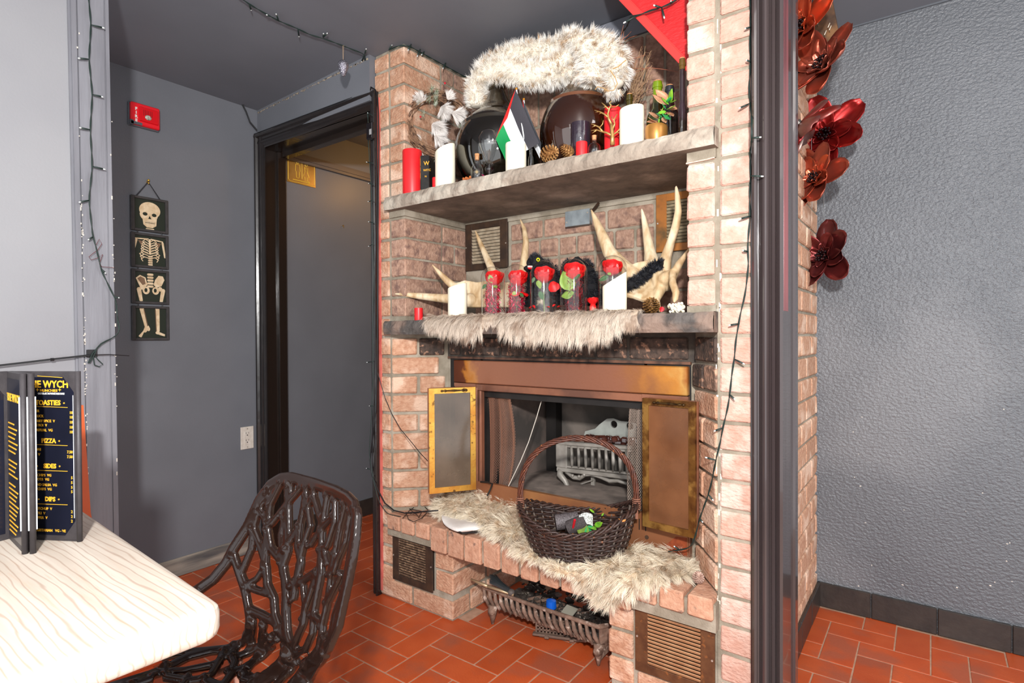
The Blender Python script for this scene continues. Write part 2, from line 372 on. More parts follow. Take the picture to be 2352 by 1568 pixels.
m = MB(); m.box((-1.5, 2.28, 0), (-.75, 2.3, .3)); mk('wood_store_back', m, mat('store_back_black', (24, 20, 18), .95), fire)  # back of the wood store, coloured near black
m = MB(); m.box((-1.1, YN-.004, 2.195), (XRC, YN+.02, 2.275)); mk('painted_mortar_edge', m, CEILP, fire)
# left and front bricks
for k in range(len(ZL)-1):
    z0, z1 = ZL[k], ZL[k+1]-J
    if z1 < 0: continue
    z0 = max(z0, .004)
    if k >= 1: brick(XL0, XLJ-.006, Y0, Y0+.12, z0, z1) if not (.06 < z0 < .29) else brick(XL0, -1.795, Y0, Y0+.12, z0, z1)
    if 1.165 < z0 < 1.57 or z0 > 1.65:
        zt = min(z1, 1.597) if z0 < 1.6 else z1
        if 1.6 < z0 < 1.66: z0 = 1.660
        if zt-z0 > .01:
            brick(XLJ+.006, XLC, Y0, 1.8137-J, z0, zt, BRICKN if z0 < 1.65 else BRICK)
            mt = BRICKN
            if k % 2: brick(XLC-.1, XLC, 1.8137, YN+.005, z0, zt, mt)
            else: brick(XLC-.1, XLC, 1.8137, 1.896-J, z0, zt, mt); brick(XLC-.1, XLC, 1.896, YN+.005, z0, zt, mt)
SOOTL = mat('half_sooty_brick', (156, 122, 102), .88, c2=(104, 84, 72), scale=30, c3=(186, 146, 122), scale3=50, bump=1.0, bscale=90, vary=.08, bdist=.005)
# splays below the mantel
def splay(P, d, L_, z0, z1, k, top):
    d = Vector(d).normalized(); nn = Vector((-d.y, d.x, 0)); ang = math.atan2(d.y, d.x)
    if nn.y < 0: nn = -nn
    cuts = [(0, L_*.46), (L_*.46+J, L_-.006)] if k % 2 else [(0, L_*.86)]
    for a, b in cuts:
        c = Vector(P)+d*(a+b)/2+nn*.045; c.z = (z0+z1)/2
        mt = SOOT if top == 2 or (top == 1 and b > L_*.9) else (SOOTL if top == 1 and L_ < .21 else BRICK)
        brick(0, b-a, 0, .09, z0, z1, mt, rot=ang, cen=c)
for k in range(5, 14):
    z0, z1 = ZL[k], ZL[k+1]-J
    if z0 > 1.05: continue
    top = 2 if k == 13 else 1 if k >= 12 else 0
    splay((-1.797, Y0+.004, 0), (.165, .165, 0), .222, z0 if z0 > .37 else .37, z1, k, top if k != 13 else 1)
    splay((-.480, Y0+.004, 0), (-.12, .158, 0), .198, z0 if z0 > .37 else .37, z1, k+1, top)
# dark lintel course and the thin strip under it
xs = [-1.630, -1.565, -1.356, -1.148, -.938, -.815, -.606]
for a, b in zip(xs[:-1], xs[1:]): brick(a+.004, b-.006, 1.755, 1.85, 1.012, 1.083, SOOT)
m = MB(); m.box((-1.632, 1.752, .997), (-.603, 1.80, 1.006)); mk('lintel_bar', m, mat('rusty_iron', (120, 84, 66), .7, .3, c2=(74, 56, 48), scale=30), fire)
# base blocks
for (a, b) in ((-1.889, -1.690), (-1.679, -1.462)): brick(a, b, Y0, Y0+.10, .006, .085-J)
for z0, z1 in ((.101, .179), (.189, .262)): brick(-1.553, -1.462, Y0, Y0+.20, z0, z1)
brick(-1.553, -1.462, Y0+.005, Y0+.20, .268, .3)
for i, (z0, z1) in enumerate(((.006, .088), (.101, .179), (.189, .262))):
    if i == 0: brick(-1.56, -1.462, Y0+.11, Y0+.2, z0, z1); brick(-1.56, -1.462, Y0+.215, Y0+.41, z0, z1)
    else: brick(-1.56, -1.462, Y0+.215, Y0+.41, z0, z1)
for z0, z1 in ((.022, .094), (.104, .178), (.188, .256)): brick(-.806, -.724, Y0, Y0+.20, z0, z1)
brick(-.712, -.485, Y0, Y0+.1, .002, .074)
# header bricks along the hearth edge
hx = [-1.797, -1.713, -1.633, -1.548, -1.459, -1.3744, -1.2886, -1.206, -1.1246, -1.0445, -.9633, -.882, -.802, -.7127, -.632, -.551, -.470]
for i in range(len(hx)-1):
    low = .302 if i < 3 else (.268 if i < 13 else .308)
    brick(hx[i]+.005, hx[i+1]-.006, 1.553, 1.752, low, .362 if i < 13 else .368, mat('hearth_brick', (196, 152, 126), .88, c2=(178, 130, 104), scale=40, c3=(120, 96, 84), scale3=30, t3=(.64, .74), bump=1.0, bscale=95, vary=.08, bdist=.004))
# niche back wall
r1, r2, r3, r4, r5 = [(ZL[k], ZL[k+1]-J) for k in (19, 18, 17, 16, 15)]
for r, cuts in ((r1, [-1.46, -1.289, -1.0, -.806]), (r2, [-1.46, -1.308, -1.2141, -1.1318, -1.0503, -.9671, -.8827, -.8045]), (r3, [-1.46, -1.308, -1.2141, -1.1318, -1.0503, -.9671, -.8827, -.8045])):
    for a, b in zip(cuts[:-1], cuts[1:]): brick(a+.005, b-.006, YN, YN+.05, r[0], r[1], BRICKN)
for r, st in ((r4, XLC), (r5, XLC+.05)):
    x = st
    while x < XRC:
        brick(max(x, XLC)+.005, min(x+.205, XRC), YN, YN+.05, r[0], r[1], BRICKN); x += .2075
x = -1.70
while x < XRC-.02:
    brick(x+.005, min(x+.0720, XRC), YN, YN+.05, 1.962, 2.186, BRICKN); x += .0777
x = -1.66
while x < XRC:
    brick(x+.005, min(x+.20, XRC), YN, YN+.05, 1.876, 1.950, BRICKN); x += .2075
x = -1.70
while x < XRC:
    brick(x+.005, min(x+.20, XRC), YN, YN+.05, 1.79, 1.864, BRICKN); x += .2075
if spare.v: mk('spare_bricks', spare, BRICKN, fire, kind='stuff')  # leftover bricks joined into one mesh
# right-hand brick pillar: front two columns and the side that faces the alcove
pil = thing('wall_pillar', (-.45, 1.8, 0), None, None, kind='structure')
m = MB(); m.box((XRJ, Y0+R_, 0), (XR-R_, YR, 2.275)); m.box((XRC+.004, Y0+R_+.0005, 1.10), (XRJ+.02, YR-.4, 2.2745)); mk('mortar', m, MORTAR, pil)
BRICKR = mat('pale_front_brick', (208, 168, 152), .85, c2=(196, 150, 132), scale=34, c3=(216, 188, 174), scale3=11, bump=1.0, bscale=70, vary=.06, bdist=.006, bstretch=(1, 1, 1.9))
for k in range(1, len(ZL)-1):
    z0, z1 = max(ZL[k], .004), ZL[k+1]-J
    if z0 > 1.165 and not (1.5786 < z0 < 1.64):
        a, b = z0, z1
        if 1.49 < z0 < 1.58: b = min(b, 1.575)
        if z0 > 1.64: a = max(a, 1.666)
        brick(XRC, XRJ-.007, Y0, Y0+.36, a, b, BRICKR, pil)
    brick(XRJ+.009, XR, Y0, Y0+.20, z0, z1, BRICKR, pil)
    y = Y0+.21 if k % 2 else Y0+.10
    while y < YR-.02:
        if y > 1.70 and z0 > .095: brick(XR-.1, XR, y, min(y+.2, YR-.005), z0, z1, BRICK, pil)
        elif z0 <= .095 and y > 1.7: brick(XR-.1, XR, y, min(y+.2, YR-.005), z0, z1, BRICK, pil)
        y += .2105
m = MB()
for k in range(45):
    z = random.uniform(.3, 2.25); x = XRJ+random.uniform(-.004, .011); h = random.uniform(.002, .012)
    m.obb((x, Y0+R_, z), (1, 0, 0), (0, 1, 0), (0, 0, 1), random.uniform(.0008, .003), .0004, h)
mk('paint_smears', m, mat('white_smear', (212, 202, 188), .8), pil)
m = MB()
for z, w, h, x in ((2.176, .018, .010, -.526), (2.146, .018, .006, -.54), (2.11, .012, .004, -.552)):
    m.ball((x, Y0-.0005, z), 1, 12, 8, (w, .002, h))
mk('paint_blob', m, mat('white_smear', (212, 202, 188), .8), pil)
# mortar strips where the slabs meet the piers
m = MB()
m.box((XRC+.001, Y0-.001, 1.5786), (XRJ-.002, Y0+.3, 1.604)); m.box((XRC+.001, Y0-.001, 1.153), (XRJ-.002, Y0+.3, 1.172)); mk('mortar_strip', m, MORTAR, pil)
m = MB(); m.box((XLJ, Y0-.001, 1.5786), (XLC+.001, Y0+.37, 1.604)); m.box((XLJ, Y0-.001, 1.153), (XLC+.001, Y0+.37, 1.172)); m.box((XLC, YN-.001, 1.583), (XRC, YN+.01, 1.605)); mk('mortar_strip', m, MORTAR, fire)
# stone slabs
def slab(name, z0, z1, yf, mt, mtu, xl, xr, seed):
    r_ = random.Random(seed); n = 90; m = MB(); rows = []
    ph = [r_.uniform(0, 9) for _ in range(6)]
    def j(i, a): return a*(sin(i*.9+ph[0])+sin(i*1.7+ph[1])+sin(i*.37+ph[2]))/3
    prof = [(0, yf+.0045), (0, yf+.004), (.18, yf+.000), (.5, yf-.003), (.82, yf+.001), (1, yf+.006), (1, YN+.01)]
    for k, (t, y) in enumerate(prof):
        row = []
        for i in range(n+1):
            x = xl+(xr-xl)*i/n; e = .0 if k in (0, 6) else 1
            z = z0+(z1-z0)*t + (e*j(i*1.3+k, .0022) if 0 < k < 6 and k != 1 else 0)
            row.append((x, y+e*j(i+k*3.1, .0035)+e*r_.uniform(-.0012, .0012), z))
        rows.append(row)
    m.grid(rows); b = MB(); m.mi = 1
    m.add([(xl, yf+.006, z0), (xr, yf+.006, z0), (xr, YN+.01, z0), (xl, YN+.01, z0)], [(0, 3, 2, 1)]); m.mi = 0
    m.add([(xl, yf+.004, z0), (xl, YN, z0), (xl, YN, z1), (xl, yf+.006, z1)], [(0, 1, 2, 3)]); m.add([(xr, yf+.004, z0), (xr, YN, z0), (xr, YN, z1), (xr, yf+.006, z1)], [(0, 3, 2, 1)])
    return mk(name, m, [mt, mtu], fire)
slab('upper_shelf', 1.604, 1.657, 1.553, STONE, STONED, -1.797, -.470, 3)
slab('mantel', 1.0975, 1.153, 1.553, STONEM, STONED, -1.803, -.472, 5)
# ------------------------------------------------------------------ firebox set into the opening
COPPER = mat('heat_tinted_copper', (150, 100, 78), .38, .55, c2=(166, 112, 86), scale=9, c3=(120, 84, 70), scale3=5, bump=.15, bscale=120, bdist=.002)
COPHOT = mat('orange_heat_stain', (198, 132, 52), .42, .6, c2=(150, 84, 36), scale=22, c3=(224, 176, 98), scale3=14, bump=.2, bscale=90, bdist=.002)
BRONZE = mat('tarnished_brass', (132, 92, 44), .35, .75, c2=(96, 60, 30), scale=34, c3=(176, 134, 70), scale3=20, bump=.3, bscale=140, bdist=.002)
GOLD = mat('worn_gold_brass', (226, 178, 82), .32, .75, c2=(206, 140, 60), scale=14, c3=(120, 84, 40), scale3=40, t3=(.60, .68), bump=.25, bscale=120, bdist=.002)
FBLACK = mat('firebox_black', (20, 18, 17), .55, c2=(34, 30, 28), scale=12)
REFR = mat('refractory_panel', (120, 104, 96), .9, c2=(96, 84, 78), scale=9, c3=(70, 64, 60), scale3=4, bump=.3, bscale=60, bdist=.003)
def hoodmat():      # heat tint: bands of brown, orange and gold towards the two ends
    m_ = mat('heat_tinted_hood', (150, 100, 78), .36, .5, bump=.15, bscale=120, bdist=.002); N = m_.node_tree.nodes; L = m_.node_tree.links; b = N['Principled BSDF']
    g = N.new('ShaderNodeNewGeometry'); sp = N.new('ShaderNodeSeparateXYZ'); L.new(g.outputs['Position'], sp.inputs[0]); n = N.new('ShaderNodeTexNoise'); n.inputs['Scale'].default_value = 13; n.inputs['Detail'].default_value = 5; L.new(g.outputs['Position'], n.inputs['Vector'])
    a = N.new('ShaderNodeMath'); a.operation = 'MULTIPLY_ADD'; a.inputs[1].default_value = .20; L.new(n.outputs['Fac'], a.inputs[0]); L.new(sp.outputs['X'], a.inputs[2]); r = N.new('ShaderNodeMapRange'); r.inputs[1].default_value = -1.49; r.inputs[2].default_value = -.50; L.new(a.outputs[0], r.inputs[0])
    c = N.new('ShaderNodeValToRGB'); L.new(r.outputs[0], c.inputs[0]); e = c.color_ramp.elements; e[0].position = 0; e[0].color = lin((94, 46, 24)); e[1].position = 1; e[1].color = lin((170, 104, 50))
    for p_, cc in ((.035, (104, 52, 28)), (.055, (190, 118, 46)), (.085, (196, 134, 78)), (.12, (160, 106, 80)), (.5, (148, 100, 80)), (.76, (152, 100, 76)), (.85, (160, 104, 62)), (.93, (200, 132, 58)), (.965, (204, 154, 84))): q = e.new(p_); q.color = lin(cc)
    L.new(c.outputs[0], b.inputs['Base Color']); return m_
fb = thing('fireplace_insert', (-1.1, 1.74, .37), 'copper-toned metal firebox insert with its hood, set in the brick opening', 'firebox')
YF = 1.738
m = MB(); m.box((-1.587, YF, .900), (-.607, YF+.02, .992), .003); hood = mk('hood', m, hoodmat(), fb, label='copper-coloured hood panel')
m = MB(); m.box((-1.47, YF+.004, .872), (-.76, YF+.02, .898), .002); m.box((-1.587, YF+.004, .884), (-1.47, YF+.02, .898)); m.box((-.76, YF+.004, .884), (-.607, YF+.02, .898)); mk('frame_top', m, COPPER, fb)
m = MB(); m.box((-1.625, 1.762, .37), (-1.45, 1.80, 1.006)); m.box((-.76, 1.762, .37), (-.605, 1.80, 1.006)); m.box((-1.46, 1.762, .88), (-.75, 1.80, 1.006)); mk('backing_plate', m, FBLACK, fb)
m = MB(); m.box((-1.478, YF+.002, .495), (-1.463, YF+.03, .885), .002); m.box((-1.458, YF+.006, .495), (-1.446, YF+.03, .872), .002); m.box((-1.587, YF+.008, .37), (-1.478, YF+.03, .884))
mk('frame_side', m, COPPER, fb)
m = MB(); m.box((-.745, YF+.002, .42), (-.73, YF+.03, .885), .002); m.box((-.73, YF+.008, .37), (-.603, YF+.03, .884)); mk('frame_side', m, COPPER, fb)
m = MB(); m.box((-1.587, YF, .365), (-.607, YF+.02, .508), .002); ap = mk('frame_bottom', m, mat('lower_copper', (160, 106, 72), .42, .45, c2=(146, 92, 62), scale=8, c3=(176, 122, 76), scale3=4, bump=.1, bscale=100, bdist=.002), fb)
m = MB(); m.prism([(-.61, .37), (-.61, .458), (-.645, .455), (-.665, .435), (-.69, .41), (-.71, .38), (-.70, .37)], -.0008, .0002, frame=((0, YF, 0), (1, 0, 0), (0, 0, 1), (0, 1, 0)))
mk('rust_stain', m, mat('red_rust', (124, 52, 24), .7, .2, c2=(150, 70, 34), scale=60), ap)
m = MB(); m.box((-.770, YF-.001, .452), (-.767, YF+.001, .488)); m.box((-.748, YF-.001, .452), (-.745, YF+.001, .485)); mk('slot', m, FBLACK, ap)
m = MB(); m.tube([(-.742, YF-.003, .433), (-.742, YF+.002, .433)], .0065, 14); mk('knob', m, mat('dull_bolt', (96, 74, 60), .5, .6), ap)
# box behind
m = MB()
m.box((-1.446, YF+.03, .845), (-.745, 1.80, .875)); m.box((-1.46, YF+.05, .48), (-1.395, 1.81, .87)); m.box((-.80, YF+.05, .48), (-.73, 1.81, .87)); m.box((-1.45, 1.77, .86), (-.74, 2.2, .90)); m.box((-1.36, 2.09, .49), (-1.31, 2.15, .87))
mk('inner_frame', m, FBLACK, fb)
m = MB(); m.box((-1.42, 1.80, .48), (-1.385, 2.16, .87)); mk('side_panel', m, REFR, fb)
m = MB(); m.box((-.79, 1.80, .48), (-.75, 2.16, .87)); mk('side_panel', m, REFR, fb)
m = MB(); m.box((-1.42, 2.14, .48), (-.75, 2.17, .87)); mk('back_panel', m, mat('back_refractory', (92, 86, 80), .9, c2=(72, 68, 64), scale=7, c3=(118, 108, 100), scale3=5), fb)
m = MB(); m.box((-1.46, YF+.02, .47), (-.73, 2.17, .497)); mk('box_floor', m, mat('ash_floor', (142, 128, 118), .95, c2=(118, 106, 98), scale=14, c3=(92, 82, 76), scale3=6), fb)
m = MB(); m.box((-1.46, YF+.035, .849), (-.745, YF+.055, .858), .003); mk('screen_rod', m, mat('grey_steel', (110, 108, 106), .35, .8), fb)
# mesh screens
def screen(x0, x1, z0, z1, seed, nz):
    r_ = random.Random(seed); m = MB(); s = .0055
    def P(u, w):
        wv = (.010*sin(u*16+seed)+.004*sin(u*31+1))*(0.35+.65*(1-w))
        edge = x1 if seed == 1 else x0
        xx = x0+(x1-x0)*u
        if seed == 1: xx += u*(.028*sin((1-w)*3.0)*1.0 - .008*(1-w)**2)
        else: xx -= (1-u)*(.012*sin((1-w)*2.6))
        return Vector((xx, YF+.045+wv, z0+(z1-z0)*w))
    nu = int((x1-x0)/s*1.5); nw = int((z1-z0)/s)
    def wire(a, b, t=.0006):
        d = (b-a); n_ = Vector((0, -1, 0)); sd = d.cross(n_).normalized()*t
        m.add([a-sd, a+sd, b+sd, b-sd], [(0, 1, 2, 3)])
    for i in range(nw):
        for j in range(nu):
            o = .5 if i % 2 else 0
            a = P((j+o)/nu, i/nw); b = P((j+o+.5)/nu, (i+1)/nw); c = P((j+o-.5)/nu, (i+1)/nw)
            if (j+o+.5)/nu <= 1.0: wire(a, b)
            if (j+o-.5) >= 0: wire(a, c)
    return m
mk('mesh_curtain', screen(-1.445, -1.325, .500, .848, 1, 60), mat('rusty_mesh', (164, 120, 98), .5, .5), fb, label='rusty wire mesh curtain on the left')
mk('mesh_curtain', screen(-.825, -.752, .455, .846, 2, 60), mat('grey_mesh', (168, 150, 136), .5, .5), fb, label='greyer wire mesh curtain on the right')
def smoked(name, tint, dirt):      # tinted glass with a dirty film
    if name in MATS: return MATS[name]
    m = bpy.data.materials.new(name); m.use_nodes = True; N = m.node_tree.nodes; L = m.node_tree.links; N.clear(); MATS[name] = m; o = N.new('ShaderNodeOutputMaterial')
    t = N.new('ShaderNodeBsdfTransparent'); t.inputs[0].default_value = lin(tint); d = N.new('ShaderNodeBsdfDiffuse'); d.inputs[0].default_value = lin(dirt); g = N.new('ShaderNodeBsdfGlossy'); g.inputs['Roughness'].default_value = .12
    geo = N.new('ShaderNodeNewGeometry'); n = N.new('ShaderNodeTexNoise'); n.inputs['Scale'].default_value = 9; n.inputs['Detail'].default_value = 5; L.new(geo.outputs['Position'], n.inputs['Vector']); r = N.new('ShaderNodeMapRange'); r.inputs[1].default_value = .3; r.inputs[2].default_value = .7; r.inputs[3].default_value = .32; r.inputs[4].default_value = .62; L.new(n.outputs['Fac'], r.inputs[0])
    x = N.new('ShaderNodeMixShader'); L.new(r.outputs[0], x.inputs[0]); L.new(t.outputs[0], x.inputs[1]); L.new(d.outputs[0], x.inputs[2]); y = N.new('ShaderNodeMixShader'); y.inputs[0].default_value = .06; L.new(x.outputs[0], y.inputs[1]); L.new(g.outputs[0], y.inputs[2]); L.new(y.outputs[0], o.inputs[0]); return m
# glass doors, swung open
def fdoor(A, B, z0, z1, mt, hinge, label):
    A, B = Vector(A), Vector(B); d = (B-A); w = d.length; d.normalize(); nn = d.cross(Vector((0, 0, 1)))
    if nn.y > 0: nn = -nn
    O = (A+B)/2; root = thing('glass_door', (O.x, O.y, z0), label, 'glass door', 'open fireplace glass doors')
    fw = .021; zc = (z0+z1)/2; hh = (z1-z0)/2
    def bar(pts): m.prism(pts, 0, .011, frame=(A+Vector((0, 0, 0)), d, (0, 0, 1), -nn))
    m = MB(); bar([(0, z0), (fw, z0+fw), (fw, z1-fw), (0, z1)]); mk('frame_stile', m, mt, root)
    m = MB(); bar([(w, z0), (w, z1), (w-fw, z1-fw), (w-fw, z0+fw)]); mk('frame_stile', m, mt, root)
    m = MB(); bar([(0, z1), (fw, z1-fw), (w-fw, z1-fw), (w, z1)]); rl = mk('frame_rail', m, mt, root)
    m = MB(); bar([(0, z0), (w, z0), (w-fw, z0+fw), (fw, z0+fw)]); mk('frame_rail', m, mt, root)
    m = MB(); m.obb(A+d*w/2-nn*.006+Vector((0, 0, zc)), d, nn, (0, 0, 1), w/2-fw+.001, .0015, hh-fw+.001); mk('pane', m, smoked('smoked_glass' if hinge else 'amber_smoked_glass', (176, 164, 148) if hinge else (186, 146, 108), (122, 106, 90) if hinge else (142, 96, 64)), root)
    m = MB(); m.obb(A+d*w/2-nn*.017+Vector((0, 0, zc-.002)), d, nn, (0, 0, 1), w/2+.001, .003, hh+.003, .001)
    bb = MB()
    for s_ in (-1, 1): bb.obb(A+d*(w/2+s_*(w/2-.008))-nn*.019+Vector((0, 0, zc)), d, nn, (0, 0, 1), .009, .006, hh, .001); bb.obb(A+d*w/2-nn*.019+Vector((0, 0, zc+s_*(hh-.008))), d, nn, (0, 0, 1), w/2-.01, .006, .009, .001)
    mk('rear_leaf', bb, COPPER, root)
    m = MB(); zc2 = z1-fw/2; L_ = .105 if w > .17 else .10; cx = w*.53; pr = []
    for t, r in ((-.5, .0025), (-.46, .0048), (-.42, .002), (-.38, .0026), (-.33, .0052), (-.28, .0024), (-.15, .0028), (0, .0042), (.15, .0028), (.28, .0024), (.33, .0052), (.38, .0026), (.42, .002), (.46, .0048), (.5, .0025)):
        pr.append((A+d*(cx+t*L_)+nn*.006+Vector((0, 0, zc2)), r))
    m.tube([p for p, r in pr], [r for p, r in pr], 8); mk('handle', m, mat('antique_handle', (92, 70, 40), .35, .7, c2=(60, 44, 28), scale=80), rl, smooth=True)
    return root
fdoor((-1.538, 1.546, 0), (-1.436, 1.70, 0), .4875, .8905, GOLD, 1, 'open glass door of the fireplace with a bright gold frame, left one')
fdoor((-.729, 1.673, 0), (-.556, 1.655, 0), .490, .893, BRONZE, 0, 'open glass door of the fireplace with a dark tarnished frame, right one')
# louvred vents
def vent(name, x0, x1, z0, z1, y, mt, ms, ns, label, horizontal=True, patch=None):
    root = thing('air_vent', ((x0+x1)/2, y, z0), label, 'vent', 'brown metal air vents in the brickwork')
    w = x1-x0; h = z1-z0; fx = w*.17; fz = h*.13; m = MB()
    m.box((x0, y-.006, z0), (x0+fx, y, z1), .0015); m.box((x1-fx, y-.006, z0), (x1, y, z1), .0015)
    m.box((x0+fx-.002, y-.006, z0), (x1-fx+.002, y, z0+fz), .0015); m.box((x0+fx-.002, y-.006, z1-fz), (x1-fx+.002, y, z1), .0015); mk('frame', m, mt, root)
    m = MB(); m.box((x0+.004, y+.008, z0+.004), (x1-.004, y+.012, z1-.004)); mk('duct', m, mat('duct_dark', (40, 28, 20), .9), root)
    p = (h-2*fz)/ns
    for i in range(ns):
        zc = z0+fz+p*(i+.5); m = MB(); m.obb(((x0+x1)/2, y-.003, zc), (1, 0, 0), Vector((0, 1, .55)).normalized(), Vector((0, -.55, 1)).normalized(), w/2-fx+.001, .0018, p*.42, .001)
        mk('slat', m, ms, root)
    for s_ in (x0+.007, x1-.007): m = MB(); m.tube([(s_, y-.008, (z0+z1)/2), (s_, y-.005, (z0+z1)/2)], .003, 8); mk('screw', m, mat('screw_steel', (190, 180, 168), .4, .6), root)
    return root
RUST = mat('rusty_brown_vent', (104, 68, 42), .6, .25, c2=(82, 50, 30), scale=30, c3=(136, 84, 44), scale3=50, t3=(.6, .7), bump=.3, bscale=120, bdist=.002)
RUSTD = mat('dark_brown_vent', (70, 50, 36), .6, .2, c2=(52, 38, 30), scale=30, bump=.3, bscale=120, bdist=.002)
TANS = mat('tan_louvre', (172, 132, 96), .6, c2=(156, 112, 78), scale=24, bump=.2, bscale=100, bdist=.002)
DIRTS = mat('dirty_louvre', (112, 88, 68), .8, c2=(80, 60, 46), scale=50, c3=(150, 124, 98), scale3=70, bump=.5, bscale=140, bdist=.003)
vent('v', -1.790, -1.561, .0875, .290, Y0-.002, RUSTD, DIRTS, 15, 'dirty dark brown vent grille low in the left end of the hearth base')
vent('v', -.7140, -.478, .0845, .292, Y0-.002, RUST, TANS, 14, 'rusty brown vent grille with clean tan slats at the right end of the hearth base')
vent('v', -1.708, -1.468, 1.386, 1.596, YN-.002, RUSTD, mat('grey_louvre', (176, 162, 140), .5, c2=(150, 134, 112), scale=40), 11, 'dark vent grille at the back of the niche beside the thin antler tines')
v4 = vent('v', -.797, -.565, 1.388, 1.594, YN-.002, mat('orange_brown_vent', (172, 108, 44), .5, .2, c2=(150, 92, 40), scale=12, c3=(96, 72, 40), scale3=9), mat('olive_louvre', (150, 136, 108), .5, c2=(120, 104, 78), scale=40), 13, 'orange-brown vent grille behind the tall antler tine at the right')
# steel junction box with its bolt
jb = thing('junction_box', (-1.108, 1.935, 1.522), 'small galvanised steel junction box screwed under the upper shelf', 'box')
STEEL = mat('galvanised_steel', (150, 158, 162), .45, .3, c2=(128, 136, 140), scale=30)
A = aY(1.935, 1299, 488); B = aY(1.935, 1355, 511)
m = MB(); m.box((A.x+.003, 1.935, B.z-.003), (B.x-.003, YN, A.z-.003), .002); mk('housing', m, STEEL, jb)
m = MB(); m.box((A.x, 1.931, B.z-.005), (B.x, 1.935, A.z+.002), .003); cv = mk('cover', m, STEEL, jb)
for x, z in ((A.x+.008, B.z+.012), (B.x-.008, A.z-.014)): m = MB(); m.tube([(x, 1.929, z), (x, 1.932, z)], .0032, 10); mk('screw', m, mat('screw_steel', (190, 180, 168), .4, .6), cv)
m = MB(); m.tube([aY(1.95, 1361, 484), aY(1.93, 1375, 466)], .005, 8); mk('threaded_stub', m, RUSTD, jb)
# ------------------------------------------------------------------ stairs: red stringer over the niche
YS = 1.70
p = [aY(YS, 1404, -20), aY(YS, 1424, 4), aY(YS, 1500, 85), aY(YS, 1567, 154)]
def sl(t): a, b = aY(YS, 1421, 0), aY(YS, 1566, 153); return a+(b-a)*t
a, b = sl(-.6), sl(1.12); up = Vector((.79, 0, .61)).normalized()
m = MB(); m.prism([(a.x, a.z), (b.x, b.z), (-.40, b.z+.0), (-.40, 2.6), (a.x, 2.6)], 0, YN-YS-.002, frame=((0, YS, 0), (1, 0, 0), (0, 0, 1), (0, 1, 0)))
REDP = mat('red_wall_paint', (206, 44, 46), .45, c2=(196, 38, 40), scale=8, bump=.8, bscale=90, bdist=.004, bstretch=(.5, 1, 1.4))
st = struct('wall_stair', m, REDP)
dd = (b-a).normalized(); m = MB(); nv = Vector((-dd.z, 0, dd.x)); nv = nv if nv.z > 0 else -nv
m.obb((a+b)/2+nv*.011+Vector((0, -.005, 0)), dd, (0, 1, 0), nv, (b-a).length/2, .006, .011, .001); m.obb((a+b)/2+nv*.0225+Vector((0, -.003, 0)), dd, (0, 1, 0), nv, (b-a).length/2, .005, .0018)
struct('trim_4', m, mat('red_trim_paint', (222, 62, 58), .4))
# ------------------------------------------------------------------ door casing
FR = lambda: None
cas = thing('door_1', (-2.32, 1.56, 0), None, None, kind='structure')
def casing_v(x0, x1, z0, z1, yb, flip=1):     # stepped moulding, upright
    m = MB(); w = x1-x0; s = (lambda t: x0+t*w) if flip > 0 else (lambda t: x1-t*w)
    pr = [(0, 0), (0, -.022), (.10, -.026), (.22, -.024), (.30, -.014), (.42, -.012), (.55, -.016), (.66, -.017), (.72, -.012), (.86, -.012), (.92, -.008), (1, -.006), (1, 0)]
    m.prism([(s(t), yb+y) for t, y in pr][::1 if flip > 0 else -1], z0, z1); return m
def casing_h(x0, x1, z0, z1, y0, y1):
    m = MB(); h = z1-z0; P0 = []; pr = [(1, 0), (1, -.022), (.90, -.026), (.78, -.024), (.70, -.014), (.58, -.012), (.45, -.016), (.34, -.017), (.28, -.012), (.14, -.012), (.08, -.008), (0, -.006), (0, 0)]
    m.grid([[(x0, y0+y, z0+h*t) for t, y in pr], [(x1, y1+y, z0+h*t) for t, y in pr]]); m.f = [tuple(reversed(f)) for f in m.f]; return m
mk('casing_side', casing_v(-2.768, -2.695, 0, 2.118, 1.567), BLACKP, cas)
mk('casing_side', casing_v(-1.914, -1.868, 0, 2.118, 1.590, -1), BLACKP, cas)
mk('casing_head', casing_h(-2.768, -1.868, 2.045, 2.118, 1.567, 1.590), BLACKP, cas)
m = MB(); m.box((-2.768, 1.57, 0), (-2.722, 1.64, 2.06)); m.box((-2.768, 1.64, 0), (-2.706, 1.685, 2.045), .002)
m.box((-2.735, 1.575, 2.045), (-1.9, 1.66, 2.09)); m.box((-2.70, 1.66, 2.02), (-1.9, 1.70, 2.09), .002); m.box((-1.912, 1.585, 0), (-1.893, 1.66, 2.06)); mk('jamb', m, mat('brown_black_paint', (34, 26, 22), .2, bump=.5, bscale=40, bdist=.003, coat=.3, bstretch=(1, 1, .2)), cas)
m = MB(); m.box((-1.867, 1.583, .02), (-1.857, 1.592, 2.09)); struct('trim_5', m, mat('faded_red_strip', (206, 110, 98), .7, c2=(178, 80, 72), scale=16))
